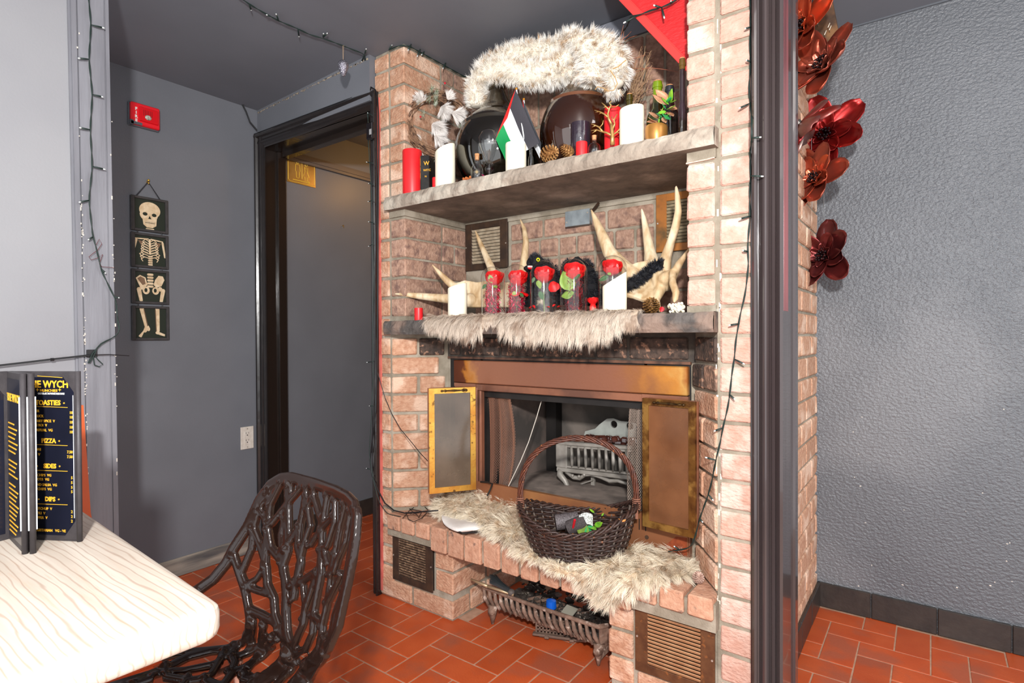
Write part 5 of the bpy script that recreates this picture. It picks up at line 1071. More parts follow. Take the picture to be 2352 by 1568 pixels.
hsheet('fur_rug', 'cream shaggy fur heaped on the left half of the hearth, running under the basket', [
    [H(1002, 1140, .42), H(1050, 1132, .45), H(1105, 1128, .46), H(1155, 1142, .45), H(1200, 1142, .45), H(1235, 1180, .42), H(1280, 1230, .40)],
    [H(998, 1160, .40), H(1040, 1165, .42), H(1100, 1160, .43), H(1150, 1172, .42), H(1185, 1190, .42), H(1225, 1225, .40), H(1290, 1265, .385)],
    [H(1012, 1180, .385), H(1055, 1183, .395), H(1100, 1192, .40), H(1135, 1205, .40), H(1165, 1232, .395), H(1215, 1262, .385), H(1305, 1292, .375)],
    [H(1030, 1186, .375), H(1075, 1192, .38), H(1115, 1210, .38), H(1148, 1232, .378), H(1190, 1262, .374), H(1240, 1290, .370), H(1330, 1305, .37)]], 21000, (.022, .052), (.30, -.75, -.1), 2, groups='cream furs on the hearth')
hsheet('fur_rug', 'cream shaggy fur hanging over the right half of the hearth edge', [
    [H(1340, 1292, .378), H(1400, 1280, .385), H(1440, 1262, .40), H(1480, 1258, .40), H(1530, 1262, .40), H(1592, 1268, .39)],
    [H(1330, 1302, .380), H(1385, 1310, .40), H(1440, 1300, .405), H(1490, 1290, .405), H(1540, 1288, .40), H(1590, 1290, .385)],
    [H(1322, 1310, .366), aY(1.548, 1370, 1340), H(1430, 1335, .392), H(1485, 1322, .395), H(1540, 1312, .39), H(1588, 1308, .378)],
    [aY(1.546, 1330, 1318), aY(1.535, 1385, 1385), aY(1.54, 1430, 1368), H(1480, 1342, .374), H(1530, 1330, .374), H(1580, 1322, .372)]], 22000, (.024, .060), (.10, -.8, -.25), 5, groups='cream furs on the hearth')
hsheet('fur_rug', 'thin strip of cream fur with its hide showing along the hearth edge under the basket', [
    [H(1215, 1262, .376), H(1260, 1285, .376), H(1310, 1300, .376), H(1345, 1312, .376)],
    [H(1210, 1268, .372), H(1250, 1293, .372), H(1290, 1312, .372), H(1335, 1322, .372)],
    [aY(1.548, 1205, 1270), aY(1.546, 1245, 1300), aY(1.542, 1283, 1322), aY(1.544, 1330, 1325)]], 5000, (.012, .028), (.2, -.5, .2), 3, groups='cream furs on the hearth')
# ------------------------------------------------------------------ wicker basket and what is in it
WKM = mat('dark_wicker', (62, 44, 38), .5, c2=(40, 29, 27), scale=70, c3=(140, 86, 54), scale3=110, t3=(.66, .74), bump=.4, bscale=200, bdist=.002)
WKH = mat('red_brown_wicker', (96, 52, 36), .45, c2=(66, 38, 30), scale=60, c3=(196, 120, 64), scale3=110, t3=(.64, .74), bump=.4, bscale=200, bdist=.002)
bc = Vector((-.925, 1.602, .385)); bkt = thing('wicker_basket', tuple(bc), 'dark woven wicker basket with a tall twisted handle, standing on the hearth fur', 'basket')
BU, BV = Vector((.93, .36, 0)).normalized(), None; BV = Vector((-BU.y, BU.x, 0))
def bell(a, t, dr=0.0):      # t 0 bottom .. 1 rim; rim dips at front and back, rises at the ends
    A_ = .138+.052*t**.8+dr; B_ = .098+.040*t**.8+dr; zz = .128*t+(.030*cos(2*a)+.012*cos(a))*t*t
    return bc+BU*A_*cos(a)+BV*B_*sin(a)+Vector((0, 0, zz))
NS = 26; m = MB()
for k in range(NS):
    a = 2*PI*k/NS; m.tube([bell(a, t) for t in (0, .25, .5, .75, 1)], .0026, 5)
mk('stakes', m, mat('grey_stake', (104, 92, 84), .7), bkt, kind='stuff')
nr = 15
for r_i in range(nr):
    t = (r_i+.4)/nr*.94; m = MB(); P = []
    for k in range(NS*4+1):
        a = 2*PI*k/(NS*4); P.append(bell(a, min(t+rng.uniform(-.006, .006), 1), .0042*cos(NS*a/2+PI*(r_i % 2))*1.0)+Vector((0, 0, rng.uniform(-.0008, .0008))))
    m.tube(P, [.0042]*len(P), 6, caps=False, flat=.62); mk('weaver', m, WKM, bkt, smooth=True)
m = MB()
for s_ in range(3):
    P = [bell(2*PI*k/90, 1.0)+((bell(2*PI*k/90, 1, .01)-bell(2*PI*k/90, 1)).normalized()*.0065*cos(2*PI*k/90*14+s_*2.094))+Vector((0, 0, .0065*sin(2*PI*k/90*14+s_*2.094))) for k in range(91)]
    m.tube(P, .0042, 6, caps=False)
mk('braided_rim', m, mat('dark_rim_wicker', (66, 44, 36), .5, c2=(44, 30, 27), scale=60, c3=(206, 128, 60), scale3=60, t3=(.66, .72), bump=.4, bscale=200, bdist=.002), bkt, smooth=True)
m = MB(); m.lathe(tuple(bc), [(0, .002), (.134, .002), (.134, .006), (0, .006)], 30, sx=.98, sy=.72); mk('bottom', m, WKM, bkt)
hA, hB = bell(PI, 1.0), bell(0, 1.0); apex = aY(1.60, 1302, 1003).z; m = MB()
def hpt(t):
    a = PI*t; c = (hA+hB)/2; d = (hB-hA)/2; h0 = (hA.z+hB.z)/2
    return Vector((c.x-d.x*cos(a), c.y-d.y*cos(a), hA.z+(hB.z-hA.z)*t+(apex-h0)*(sin(a)**.72)))
for s_ in range(6):
    P = []
    for k in range(81):
        t = k/80; p0 = hpt(t); T = (hpt(min(t+.01, 1))-hpt(max(t-.01, 0))).normalized(); u = BV; w = T.cross(u); ph = t*26+s_*PI/3; P.append(p0+(u*cos(ph)+w*sin(ph))*.0068)
    m.tube(P, .0034, 5, caps=False)
mk('twisted_handle', m, WKH, bkt, smooth=True)
for e, s_ in ((hA, 1), (hB, -1)):
    m = MB()
    for k in range(6): q = e+Vector((0, 0, -.012+k*.006)); m.tube([q+BU*.0125*cos(x)+BV*.0125*sin(x) for x in np.linspace(0, 2*PI, 13)], .0018, 4, caps=False)
    m.tube([e-Vector((0, 0, .045)), e+Vector((0, 0, .02))], .005, 6); mk('handle_binding', m, mat('brown_binding', (142, 96, 78), .5), bkt)
m = MB(); q = bc+Vector((-.075, -.01, .085)); m.tube([q, q+RGT*.075+Vector((0, 0, .01))], .026, 18); m.lathe((0, 0, 0), [(0, 0)], 3) if False else None
tag(mk('foam_roll', m, mat('speckled_black_foam', (66, 60, 60), .6, c2=(112, 104, 106), scale=260, bump=.6, bscale=260, bdist=.002), smooth=40), 'left black speckled foam roll inside the basket', 'roll')
m = MB(); q = bc+Vector((-.012, -.03, .085)); m.tube([q, q+RGT*.055+Vector((0, 0, .030))+TOW*.02], .024, 18); tag(mk('foam_roll', m, mat('matt_black_foam', (58, 52, 52), .8, c2=(78, 70, 70), scale=260, bump=.8, bscale=200, bdist=.002), smooth=40), 'darker foam roll leaning against the other one inside the basket', 'roll')
m = MB(); q = bc+Vector((.045, -.02, .115))
rows = [[q+RGT*(.022*u)+Vector((0, 0, .018*v+.012*(1-u*u)))+TOW*(.008*cos(u*2)) for u in np.linspace(-1, 1, 9)] for v in np.linspace(-1, 1, 7)]; m.grid(rows, thick=.001)
tag(mk('net_bag', m, mat('white_netting', (226, 228, 224), .7, c2=(140, 140, 136), scale=340, t2=(.5, .54))), 'scrap of white netting inside the basket', 'net')
root = thing('plastic_greenery', tuple(bc+Vector((.07, 0, .10))), 'bits of green and red plastic leaves inside the basket', 'leaves')
for b, t, me_ in (((.02, -.03, .10), (.075, -.05, .085), lg), ((.04, 0, .10), (.09, -.04, .095), lms[0]), ((.07, -.01, .10), (.105, -.02, .125), lms[0]), ((.07, 0, .09), (.06, -.07, .08), lms[1]), ((.01, .10, .105), (-.012, .104, .113), lms[0]), ((.04, .095, .10), (.045, .100, .112), lms[0])):
    place_leaf(me_, bc+Vector(b), bc+Vector(t), root, rng.uniform(-.5, .5))
m = MB(); q = bc+Vector((.012, -.045, .095)); m.tube([q, q+Vector((.012, -.01, .03))], .004, 6); mk('red_tip', m, mat('red_plastic', (190, 30, 40), .4), root)
# ------------------------------------------------------------------ cast-iron electric basket in the firebox
SIL = mat('silver_painted_iron', (160, 154, 146), .5, .25, c2=(134, 128, 120), scale=22, bump=.3, bscale=60, bdist=.003); COAL = mat('glossy_resin_coal', (46, 26, 24), .08, c2=(84, 44, 34), scale=26, coat=1.0)
sv = thing('fire_grate', (-1.03, 1.95, .497), 'ornate silver cast-iron fire basket with glossy coals inside the firebox', 'grate')
ys = 1.95
def S(px, py, y=ys): return aY(y, px, py)
def bar(pl, w, t=.012, y=ys, flat=True):
    m = MB(); P = [S(px, py, y) for px, py in pl]; m.tube(P, w, 8); return m
m = MB(); a = S(1281, 1016); b = S(1450, 1028); d = (b-a).normalized(); m.obb((a+b)/2-Vector((0, 0, .0)), d, (0, 1, 0), (0, 0, 1), (b-a).length/2, .012, .007, .003); m.obb((a+b)/2-Vector((0, 0, .012)), d, (0, 1, 0), (0, 0, 1), (b-a).length/2, .008, .004, .002); mk('top_rail', m, SIL, sv)
m = MB(); a = S(1281, 1076); b = S(1450, 1096); d = (b-a).normalized(); m.obb((a+b)/2, d, (0, 1, 0), (0, 0, 1), (b-a).length/2, .012, .008, .003); m.obb((a+b)/2+Vector((0, 0, .014)), d, (0, 1, 0), (0, 0, 1), (b-a).length/2, .008, .004, .002); mk('bottom_rail', m, SIL, sv)
m = MB(); a = S(1279, 1018); b = S(1305, 1075); m.box((a.x, ys-.012, b.z), (b.x, ys+.03, a.z), .004); m.tube([S(1285, 1050), S(1290, 1062), S(1298, 1068), S(1304, 1064)], .005, 6); mk('end_panel', m, SIL, sv)
for k in range(9):
    px = 1312+k*15.8; m = MB(); m.tube([S(px, 1020+k*1.0), S(px+2, 1048+k*1.3, ys-.022), S(px+2, 1076+k*1.9)], [.005, .0075, .005], 8); mk('bar', m, SIL, sv, smooth=True)
for px, dd in ((1290, 1), (1470, -1)):
    oy = (px-1290)*.12; m = MB(); m.tube([S(px-2, 1078+oy), S(px-4, 1090+oy, ys-.01), S(px+8, 1104+oy, ys-.018), S(px+15, 1118+oy, ys-.012), S(px+12, 1130+oy, ys-.03)], [.014, .014, .011, .009, .013], 10); mk('leg', m, SIL, sv, smooth=True)
m = MB(); pl = [(1300, 1084), (1318, 1096), (1332, 1098), (1345, 1090), (1360, 1090), (1380, 1096), (1400, 1104), (1420, 1104), (1445, 1112)]; m.tube([S(*p) for p in pl], [.006, .009, .009, .007, .005, .006, .008, .007, .006], 8)
for p in ((1315, 1092), (1330, 1094), (1342, 1090)): m.ball(S(*p, ys-.008), .007, 8, 6)
mk('scroll_apron', m, SIL, sv, smooth=True); m = MB(); a = S(1364, 1098, 2.0); m.box((a.x-.008, 1.99, .497), (a.x+.008, 2.0, a.z+.02)); m.tube([S(1362, 1102, 1.98), S(1310, 1120, 1.98)], .003, 6); mk('rear_leg', m, SIL, sv)
# back plate with its round holes
yb_ = 2.03; pl = [(1345, 990), (1368, 984), (1378, 974), (1395, 961), (1410, 960), (1425, 966), (1444, 968), (1462, 972), (1490, 976), (1520, 975), (1530, 994)]
top = [S(px, py, yb_) for px, py in pl]; bot = S(1350, 1000, yb_).z; m = MB()
import bmesh as _bm
def holed(outline, holes, y, thick, nme, mt, parent):
    cu = bpy.data.curves.new(nme, 'CURVE'); cu.dimensions = '2D'; cu.fill_mode = 'BOTH'; cu.extrude = thick/2
    for L_ in [outline]+holes:
        sp = cu.splines.new('POLY'); sp.points.add(len(L_)-1); sp.use_cyclic_u = True
        for i, (x, z) in enumerate(L_): sp.points[i].co = (x, z, 0, 1)
    tmp = bpy.data.objects.new('tmp', cu); C.objects.link(tmp); dg = bpy.context.evaluated_depsgraph_get(); me = bpy.data.meshes.new_from_object(tmp.evaluated_get(dg)); bpy.data.objects.remove(tmp)
    b = MB(); b.v = [(v.co.x, y+v.co.z, v.co.y) for v in me.vertices]; b.f = [tuple(p.vertices) for p in me.polygons]; b.m = [0]*len(b.f); return mk(nme, b, mt, parent)
hol = []
for c in ((1411, 974), (1448, 978), (1480, 982)):
    q = S(*c, yb_); r = .0145 if c[0] < 1470 else .012; hol.append([(q.x+r*cos(k*PI/9), q.z+r*sin(k*PI/9)) for k in range(18)])
holed([(p.x, p.z) for p in top]+[(top[-1].x, bot), (top[0].x-.005, bot)], hol, yb_, .008, 'back_plate', mat('pale_back_plate', (172, 176, 168), .5, .2, c2=(150, 152, 146), scale=20), sv)
m = MB()
for k in range(30):
    px = 1352+(k % 15)*7.6+rng.uniform(-2, 2); py = 1004+(k//15)*7+(px-1352)*.07+rng.uniform(-2, 2); q = S(px, py, 1.985+rng.uniform(-.015, .02)); r = rng.uniform(.011, .017)
    vs, fs = bevbox(r, r*.8, r*.75, r*.5); M3 = Matrix.Rotation(rng.uniform(0, 6), 3, 'Z') @ Matrix.Rotation(rng.uniform(0, 6), 3, 'X'); m.add([q+M3 @ Vector(v) for v in vs], fs)
mk('coals', m, COAL, sv, smooth=30, kind='stuff')
m = MB(); m.obb(S(1330, 1012, 1.99), (1, 0, .25), (0, 1, 0), (0, 0, 1), .03, .02, .002); mk('coal_bed', m, mat('brown_coal_bed', (90, 56, 44), .4), sv)
# white cord hanging slack across the opening
m = MB(); m.tube([aY(YF+.06, 1246, 912), aY(YF+.05, 1232, 960), aY(YF+.04, 1214, 1015), aY(YF+.02, 1196, 1058), aY(YF+.01, 1168, 1116)], .0016, 5); tag(mk('pull_cord', m, mat('off_white_cord', (206, 198, 186), .8)), 'thin off-white cord hanging slantwise in the left of the firebox opening', 'cord')
m = MB(); m.tube([aY(1.73, 1104, 1106), aY(1.72, 1120, 1107), aY(1.70, 1131, 1111), aY(1.68, 1126, 1124), aY(1.66, 1119, 1138)], .0035, 6); tag(mk('black_strap', m, FBLACK), 'short stiff black wire sticking out below the left glass door', 'wire')
# cloth pouch, plug connector, pink cone bit
m = MB(); P = []
ctrl = [[(1014, 1178), (1040, 1184), (1075, 1188), (1110, 1192)], [(1012, 1188), (1045, 1200), (1080, 1204), (1118, 1202)], [(1018, 1202), (1045, 1215), (1075, 1215), (1120, 1210)], [(1032, 1213), (1050, 1221), (1072, 1220), (1110, 1216)]]
m.grid([[aZ(.372+.022*(1-abs(i-1.4)/2)+.009*sin(i*2.1+j*2.7), *p) for j, p in enumerate(r)] for i, r in enumerate(ctrl)], thick=.006)
o = mk('cloth_pouch', m, mat('white_cotton', (232, 226, 220), .8, c2=(214, 206, 200), scale=16)); md = o.modifiers.new('s', 'SUBSURF'); md.levels = md.render_levels = 2; tag(o, 'crumpled white cloth poking out from under the cream fur on the hearth', 'cloth')
root = thing('cable_connector', tuple(aZ(.372, 1095, 1212)), 'green and black screw connector on a short looped cable on the hearth', 'connector')
m = MB(); m.tube([aZ(.383, 1070, 1209), aZ(.383, 1090, 1208)], .0055, 10); mk('green_plug', m, mat('green_plug', (24, 62, 48), .5), root); m = MB(); m.tube([aZ(.383, 1090, 1208), aZ(.383, 1100, 1208), aZ(.382, 1115, 1212), aZ(.380, 1130, 1216)], [.009, .009, .006, .004], 12); mk('screw_collar', m, mat('black_collar', (24, 26, 26), .4), root)
m = MB(); m.tube([aZ(.376, *p) for p in ((1128, 1216), (1090, 1222), (1062, 1224), (1046, 1218), (1050, 1213), (1075, 1218))], .0035, 6); mk('cable_loop', m, FBLACK, root)
cone(aZ(.385, 1604, 1326), .030, .016, (.2, -.4, .8), 'small pinkish-brown pine cone in the right corner of the hearth', mat('pink_cone', (150, 112, 98), .6, c2=(206, 176, 160), scale=90))
m = MB(); m.tube([aZ(.384, 1460, 1262), aZ(.37, 1466, 1256)], .001, 4); m.box((-1.118, 1.559, .382), (-1.103, 1.563, .387), .001); tag(mk('paper_scrap', m, WHT, kind=None), 'tiny white paper scrap on the fur in front of the basket', 'paper')
# ------------------------------------------------------------------ under the hearth: cast-iron grate, brush, basket, debris
IRON = mat('rusty_cast_iron', (140, 112, 96), .75, .1, c2=(96, 74, 62), scale=30, c3=(182, 162, 148), scale3=50, t3=(.58, .68), bump=.6, bscale=90, bdist=.004)
ig = thing('log_grate', (-1.14, 1.72, 0), 'rusty cast-iron log grate with a slanted-bar front, in the opening under the hearth', 'grate')
A, B = aZ(.125, 1110, 1348), aZ(.125, 1376, 1440); A2, B2 = A+Vector((.03, .22, 0)), B+Vector((.05, .22, 0))
d = (B-A).normalized(); nd = Vector((-d.y, d.x, 0))
m = MB(); m.tube([A-d*.008, A, (A+B)/2+Vector((0, 0, -.004)), B, B+d*.006], [.004, .007, .0075, .0075, .005], 8); mk('front_rail', m, IRON, ig, smooth=True)
m = MB(); m.tube([A+Vector((.015, .01, -.062)), (A+B)/2+Vector((0, .015, -.066)), B+Vector((-.02, .01, -.062))], .0065, 8); mk('lower_rail', m, IRON, ig, smooth=True)
L_ = (B-A).length
for k in range(19):
    q = A+d*(L_*(k+.5)/19); m = MB(); m.tube([q+Vector((0, 0, -.004))-d*.010, q-nd*.006+Vector((0, 0, -.032)), q+d*.016+Vector((0, 0, -.064))], [.006, .0085, .006], 6); mk('slanted_bar', m, IRON, ig, smooth=True)
for q, s_ in ((A+d*.05, 1), (B-d*.0, -1)):
    m = MB(); m.tube([q+Vector((0, 0, -.055)), q+Vector((0, -.004, -.085)), q+Vector((0, -.006, -.124))], [.020, .014, .005], 8); m.ball(q+Vector((0, -.01, -.075)), .016, 8, 6); mk('leg', m, IRON, ig, smooth=True)
m = MB(); m.tube([B, B+Vector((.055, .09, -.005))], [.010, .006], 8); m.grid([[B, B+Vector((.06, .10, 0))], [B+Vector((-.004, .004, -.06)), B+Vector((.045, .10, -.05))], [B+Vector((0, -.004, -.118)), B+Vector((.01, .02, -.10))]], thick=.008); mk('end_plate', m, IRON, ig)
m = MB(); m.box((A.x+.03, A.y+.03, .055), (B.x-.01, B.y+.20, .062)); mk('tray', m, mat('grimy_tray', (66, 58, 52), .9, c2=(44, 38, 34), scale=30, c3=(116, 106, 96), scale3=50), ig)
m = MB()
for k in range(7): x = A.x+.05+k*.035; m.obb((x+.1, A.y+.13, .075), (.5, .8, 0), (-.8, .5, 0), (0, 0, 1), .03, .004, .004)
mk('floor_bars', m, IRON, ig, kind='stuff')
m = MB()
for k in range(220):
    q = Vector((rng.uniform(A.x+.05, B.x+.02), rng.uniform(1.74, 2.0), .064+rng.uniform(0, .02))); r = rng.uniform(.003, .016); vs, fs = bevbox(r, r*.7, r*.5, r*.3); M3 = Matrix.Rotation(rng.uniform(0, 6), 3, 'Z') @ Matrix.Rotation(rng.uniform(-.6, .6), 3, 'X'); m.add([q+M3 @ Vector(v) for v in vs], fs)
tag(mk('ash_debris', m, mat('charred_debris', (70, 60, 52), .9, c2=(40, 34, 30), scale=50, c3=(176, 166, 152), scale3=70, t3=(.6, .66))), 'charred bits and rubble lying in the log grate', 'debris', kind='stuff')
m = MB(); q = aZ(.10, 1266, 1382); m.lathe(tuple(q-Vector((0, 0, .022))), [(.0, 0), (.019, 0), (.020, .003), (.018, .028), (.0, .032)], 16); tag(mk('blue_plastic', m, mat('bright_blue_plastic', (14, 98, 214), .45)), 'bright blue plastic cap in the log grate', 'cap')
m = MB(); q = aZ(.12, 1283, 1362); m.lathe((q.x, q.y, q.z-.01), [(0, 0), (.013, .002), (.013, .006), (0, .008)], 14); tag(mk('dull_disc', m, mat('brown_disc', (92, 74, 66), .8)), 'dull brown round disc behind the blue cap', 'disc')
m = MB(); a = aZ(.11, 1308, 1402); m.obb(a, (1, -.1, 0), (.1, 1, .4), (0, -.4, 1), .024, .018, .0015); tag(mk('stone_shard', m, mat('grey_shard', (150, 148, 134), .8)), 'flat pale grey shard in the log grate', 'shard')
root = thing('hearth_brush', tuple(aZ(.13, 1150, 1345)), 'black-bristled hearth brush with a brass handle lying across the log grate', 'brush')
a, b, c = aZ(.155, 1082, 1330), aZ(.15, 1120, 1346), aZ(.135, 1180, 1366)
m = MB(); m.tube([a, a*.4+b*.6, b], [.004, .006, .007], 8); m.tube([b, c], [.006, .005], 8); mk('handle', m, mat('dull_brass_handle', (176, 152, 120), .4, .5), root, smooth=True)
m = MB(); q0 = aZ(.14, 1174, 1360)
for k in range(420):
    t = rng.random(); o_ = Vector((rng.uniform(-1, 1)*.008, rng.uniform(-1, 1)*.008, rng.uniform(-1, 1)*.006)); e = aZ(.175, 1124+rng.uniform(0, 16), 1320+rng.uniform(-2, 20)); s_ = Vector((0, 0, .0006)); m.add([q0+o_-s_, q0+o_+s_, e+s_, e-s_], [(0, 1, 2, 3)])
mk('bristles', m, mat('black_bristle', (44, 48, 50), .5), root, kind='stuff'); m = MB(); m.ball(q0, .014, 12, 8, (1, 1, .9)); mk('ferrule', m, mat('grey_ferrule', (84, 76, 72), .6), root, smooth=True)
gb = thing('plastic_tray', tuple(aZ(0, 1285, 1450)), 'grey-brown openwork plastic basket standing on the floor under the log grate', 'basket')
A, B = aZ(.02, 1232, 1452), aZ(.02, 1336, 1466); d = (B-A).normalized(); nd = Vector((-d.y, d.x, 0)); L_ = (B-A).length; PL = mat('grey_brown_plastic', (116, 92, 78), .7, c2=(92, 74, 64), scale=20); m = MB(); H_ = .052
for k in range(14): q = A+d*(L_*k/13); m.obb(q+Vector((0, 0, H_/2)), d, nd, (0, 0, 1), .0028, .002, H_/2)
for k in range(5): m.obb(A+d*L_/2+Vector((0, 0, H_*k/4)), d, nd, (0, 0, 1), L_/2, .002, .0028)
for k in range(8): q = A+nd*(.018*k)-d*.012*(k/7); m.obb(q+Vector((0, 0, H_/2)), nd, d, (0, 0, 1), .0028, .002, H_/2)
for k in range(4): m.obb(A+nd*.06-d*.005+Vector((0, 0, H_*k/3)), (nd-d*.1).normalized(), d, (0, 0, 1), .06, .002, .0028)
mk('lattice_wall', m, PL, gb, kind='stuff'); m = MB(); m.obb(A+d*L_/2-nd*.004+Vector((0, 0, -.002)), d, nd, (0, 0, 1), L_/2+.012, .010, .004, .002); m.obb(A+d*L_/2+nd*.06+Vector((0, 0, -.012)), d, nd, (0, 0, 1), L_/2-.01, .06, .004, .002)
for f_ in (.25, .8): m.obb(A+d*L_*f_-nd*.015+Vector((0, 0, -.004)), d, nd, (0, 0, 1), .008, .004, .005, .001)
mk('base_rim', m, PL, gb)
# ------------------------------------------------------------------ table and menus
TABW = mat('whitewashed_pine', (190, 177, 163), .5, c2=(206, 195, 182), scale=7, stretch=(.35, 6, 1), c3=(196, 176, 158), scale3=26, t3=(.60, .72), bump=.15, bscale=30, bstretch=(.3, 5, 1), bdist=.002)
TZ = .75; tb = thing('dining_table', (-1.25, -.05, 0), 'whitewashed pine table top with rounded corners, in the lower left foreground', 'table')
def rrect(x0, y0, x1, y1, r, n=6):
    P = []
    for cx, cy, a0 in ((x1-r, y1-r, 0), (x0+r, y1-r, PI/2), (x0+r, y0+r, PI), (x1-r, y0+r, 3*PI/2)):
        for k in range(n+1): a = a0+PI/2*k/n; P.append((cx+r*cos(a), cy+r*sin(a)))
    return P
def rot2(P, c, a): return [(c[0]+(x-c[0])*cos(a)-(y-c[1])*sin(a), c[1]+(x-c[0])*sin(a)+(y-c[1])*cos(a)) for x, y in P]
tc = (-.722, .360); m = MB(); ring = []
for dz, ins in ((-.042, .006), (-.038, .002), (-.030, 0), (-.012, 0), (-.005, .0015), (-.0015, .005), (0, .011)):
    ring.append([(x, y, TZ+dz) for x, y in rot2(rrect(-1.62+ins, -.45+ins, -.722-ins, .360-ins, .022), tc, math.radians(-3.2))])
n = len(ring[0]); m.v = [p for r in ring for p in r]; k = len(ring); m.f = [(i*n+j, i*n+(j+1) % n, (i+1)*n+(j+1) % n, (i+1)*n+j) for i in range(k-1) for j in range(n)]+[tuple(range(n-1, -1, -1)), tuple((k-1)*n+j for j in range(n))]; m.m = [0]*len(m.f)
mk('table_top', m, TABW, tb, smooth=35)
def grainmat():      # growth rings of the pine boards: long wavering lines across the top
    m_ = MATS['whitewashed_pine']; N = m_.node_tree.nodes; L = m_.node_tree.links; b = N['Principled BSDF']; src = b.inputs['Base Color'].links[0].from_socket
    g = N.new('ShaderNodeNewGeometry'); mp = N.new('ShaderNodeMapping'); mp.inputs['Scale'].default_value = (.16, 1, .9); w = N.new('ShaderNodeTexWave'); w.wave_type = 'BANDS'; w.bands_direction = 'Y'; w.inputs['Scale'].default_value = 30; w.inputs['Distortion'].default_value = 7; w.inputs['Detail'].default_value = 2.5; w.inputs['Detail Scale'].default_value = 1.2
    r = N.new('ShaderNodeMapRange'); r.inputs[1].default_value = .84; r.inputs[2].default_value = 1.0; r.inputs[4].default_value = .42; x = N.new('ShaderNodeMix'); x.data_type = 'RGBA'; x.inputs[7].default_value = lin((142, 104, 82))
    L.new(g.outputs['Position'], mp.inputs[0]); L.new(mp.outputs[0], w.inputs[0]); L.new(w.outputs['Fac'], r.inputs[0]); L.new(r.outputs[0], x.inputs[0]); L.new(src, x.inputs[6]); L.new(x.outputs[2], b.inputs['Base Color'])
grainmat()
m = MB(); m.tube([(-1.3, -.05, .02), (-1.3, -.05, .70)], .035, 16); mk('pedestal', m, mat('black_iron', (26, 26, 28), .5, .4), tb); m = MB(); m.lathe((-1.3, -.05, 0), [(0, 0), (.26, 0), (.26, .012), (.05, .03), (0, .03)], 24); mk('foot', m, mat('black_iron', (26, 26, 28), .5, .4), tb)
# orange wooden chair standing between the table and the partition
OW = mat('orange_stained_wood', (196, 86, 34), .4, c2=(168, 66, 26), scale=14, stretch=(1, 1, .15), bump=.2, bscale=60, bdist=.002)
wc_ = thing('wooden_chair', (-1.78, .22, 0), 'orange-stained wooden chair mostly hidden behind the menus', 'chair')
m = MB(); q1, q2 = aX(-1.66, 190, 930), aX(-1.66, 207, 1178); m.prism([(q1.y-.30, q1.z), (q2.y-.34, .44), (q2.y+.035, .44), (q2.y, q2.z), (q1.y, q1.z)], -1.68, -1.655, frame=((0, 0, 0), (0, 1, 0), (0, 0, 1), (1, 0, 0))); mk('backrest', m, OW, wc_)
m = MB(); m.box((-1.67, .10, .43), (-1.25, .50, .455), .005); mk('seat', m, OW, wc_)
for x, y in ((-1.65, .12), (-1.65, .47), (-1.28, .12), (-1.28, .47)): m = MB(); m.box((x-.016, y-.016, 0), (x+.016, y+.016, .43), .003); mk('leg', m, OW, wc_)
# menus
MB_ = mat('menu_cover', (52, 48, 50), .5, c2=(60, 56, 58), scale=60, bump=.2, bscale=300, bdist=.001); MN = mat('menu_navy_print', (20, 22, 34), .3, c2=(24, 26, 40), scale=20, coat=.3); MG = mat('menu_gold', (238, 176, 48), .5); MW = mat('menu_white', (226, 226, 226), .5); MCL = mat('clear_sleeve_edge', (206, 208, 212), .2)
mn = thing('menu_stand', tuple(aZ(TZ, 60, 1240)), 'upright fold-out black menu with gold lettering standing on the table', 'menu')
S0 = aZ(TZ, 24, 1236); TP = 1.0345
def leaf(S_, E_, name, thick=.004):
    S_ = Vector((S_.x, S_.y, TZ)); E_ = Vector((E_.x, E_.y, TZ)); d = (E_-S_).normalized(); n_ = d.cross(Vector((0, 0, 1))); n_ = n_ if n_.dot(EYE-S_) > 0 else -n_; w = (E_-S_).length; h = TP-TZ
    c = S_+d*w/2+Vector((0, 0, h/2)); m = MB(); m.obb(c, d, n_, (0, 0, 1), w/2, thick/2, h/2, .0012); lf = mk(name, m, MB_, mn)
    return S_, d, n_, w, h, lf, thick/2
S_, d, n_, w, h, lf, th = leaf(S0, aZ(TZ, 186, 1243), 'menu_leaf')
c = S_+d*w/2+n_*(th+.0004)+Vector((0, 0, h/2)); m = MB(); m.obb(c, d, n_, (0, 0, 1), w/2-.008, .0004, h/2-.010); pg = mk('printed_page', m, MN, lf)
m = MB(); e = S_+d*(w-.002)+Vector((0, 0, h/2)); m.tube([e-Vector((0, 0, h/2)), e+Vector((0, 0, h/2))], .0042, 8); mk('spine_edge', m, MB_, lf, smooth=True)
m = MB(); e = S_+d*(w-.0085)+n_*(th+.001); m.obb(e+Vector((0, 0, h/2)), d, n_, (0, 0, 1), .0004, .0005, h*.36); mk('sleeve_edge', m, MCL, lf)
m = MB()
for u0, v0, su, sv_ in ((w-.004, h-.004, -1, -1), (w-.004, .004, -1, 1), (.004, h-.004, 1, -1), (.03, .004, 1, 1)):
    P = [S_+d*u+Vector((0, 0, v))+n_*(th+.0016) for u, v in ((u0, v0), (u0+su*.026, v0), (u0, v0+sv_*.034))]; P2 = [p-n_*.0008 for p in P]; m.add(P+P2, [(0, 1, 2), (5, 4, 3), (0, 3, 4, 1), (1, 4, 5, 2), (2, 5, 3, 0)])
mk('corner_pocket', m, MB_, lf, kind='stuff')
def onleaf(px, py):      # meet the leaf's plane
    r = ray(px, py); P0 = S_+n_*(th+.0010); t = (P0-EYE).dot(n_)/r.dot(n_); return EYE+r*t
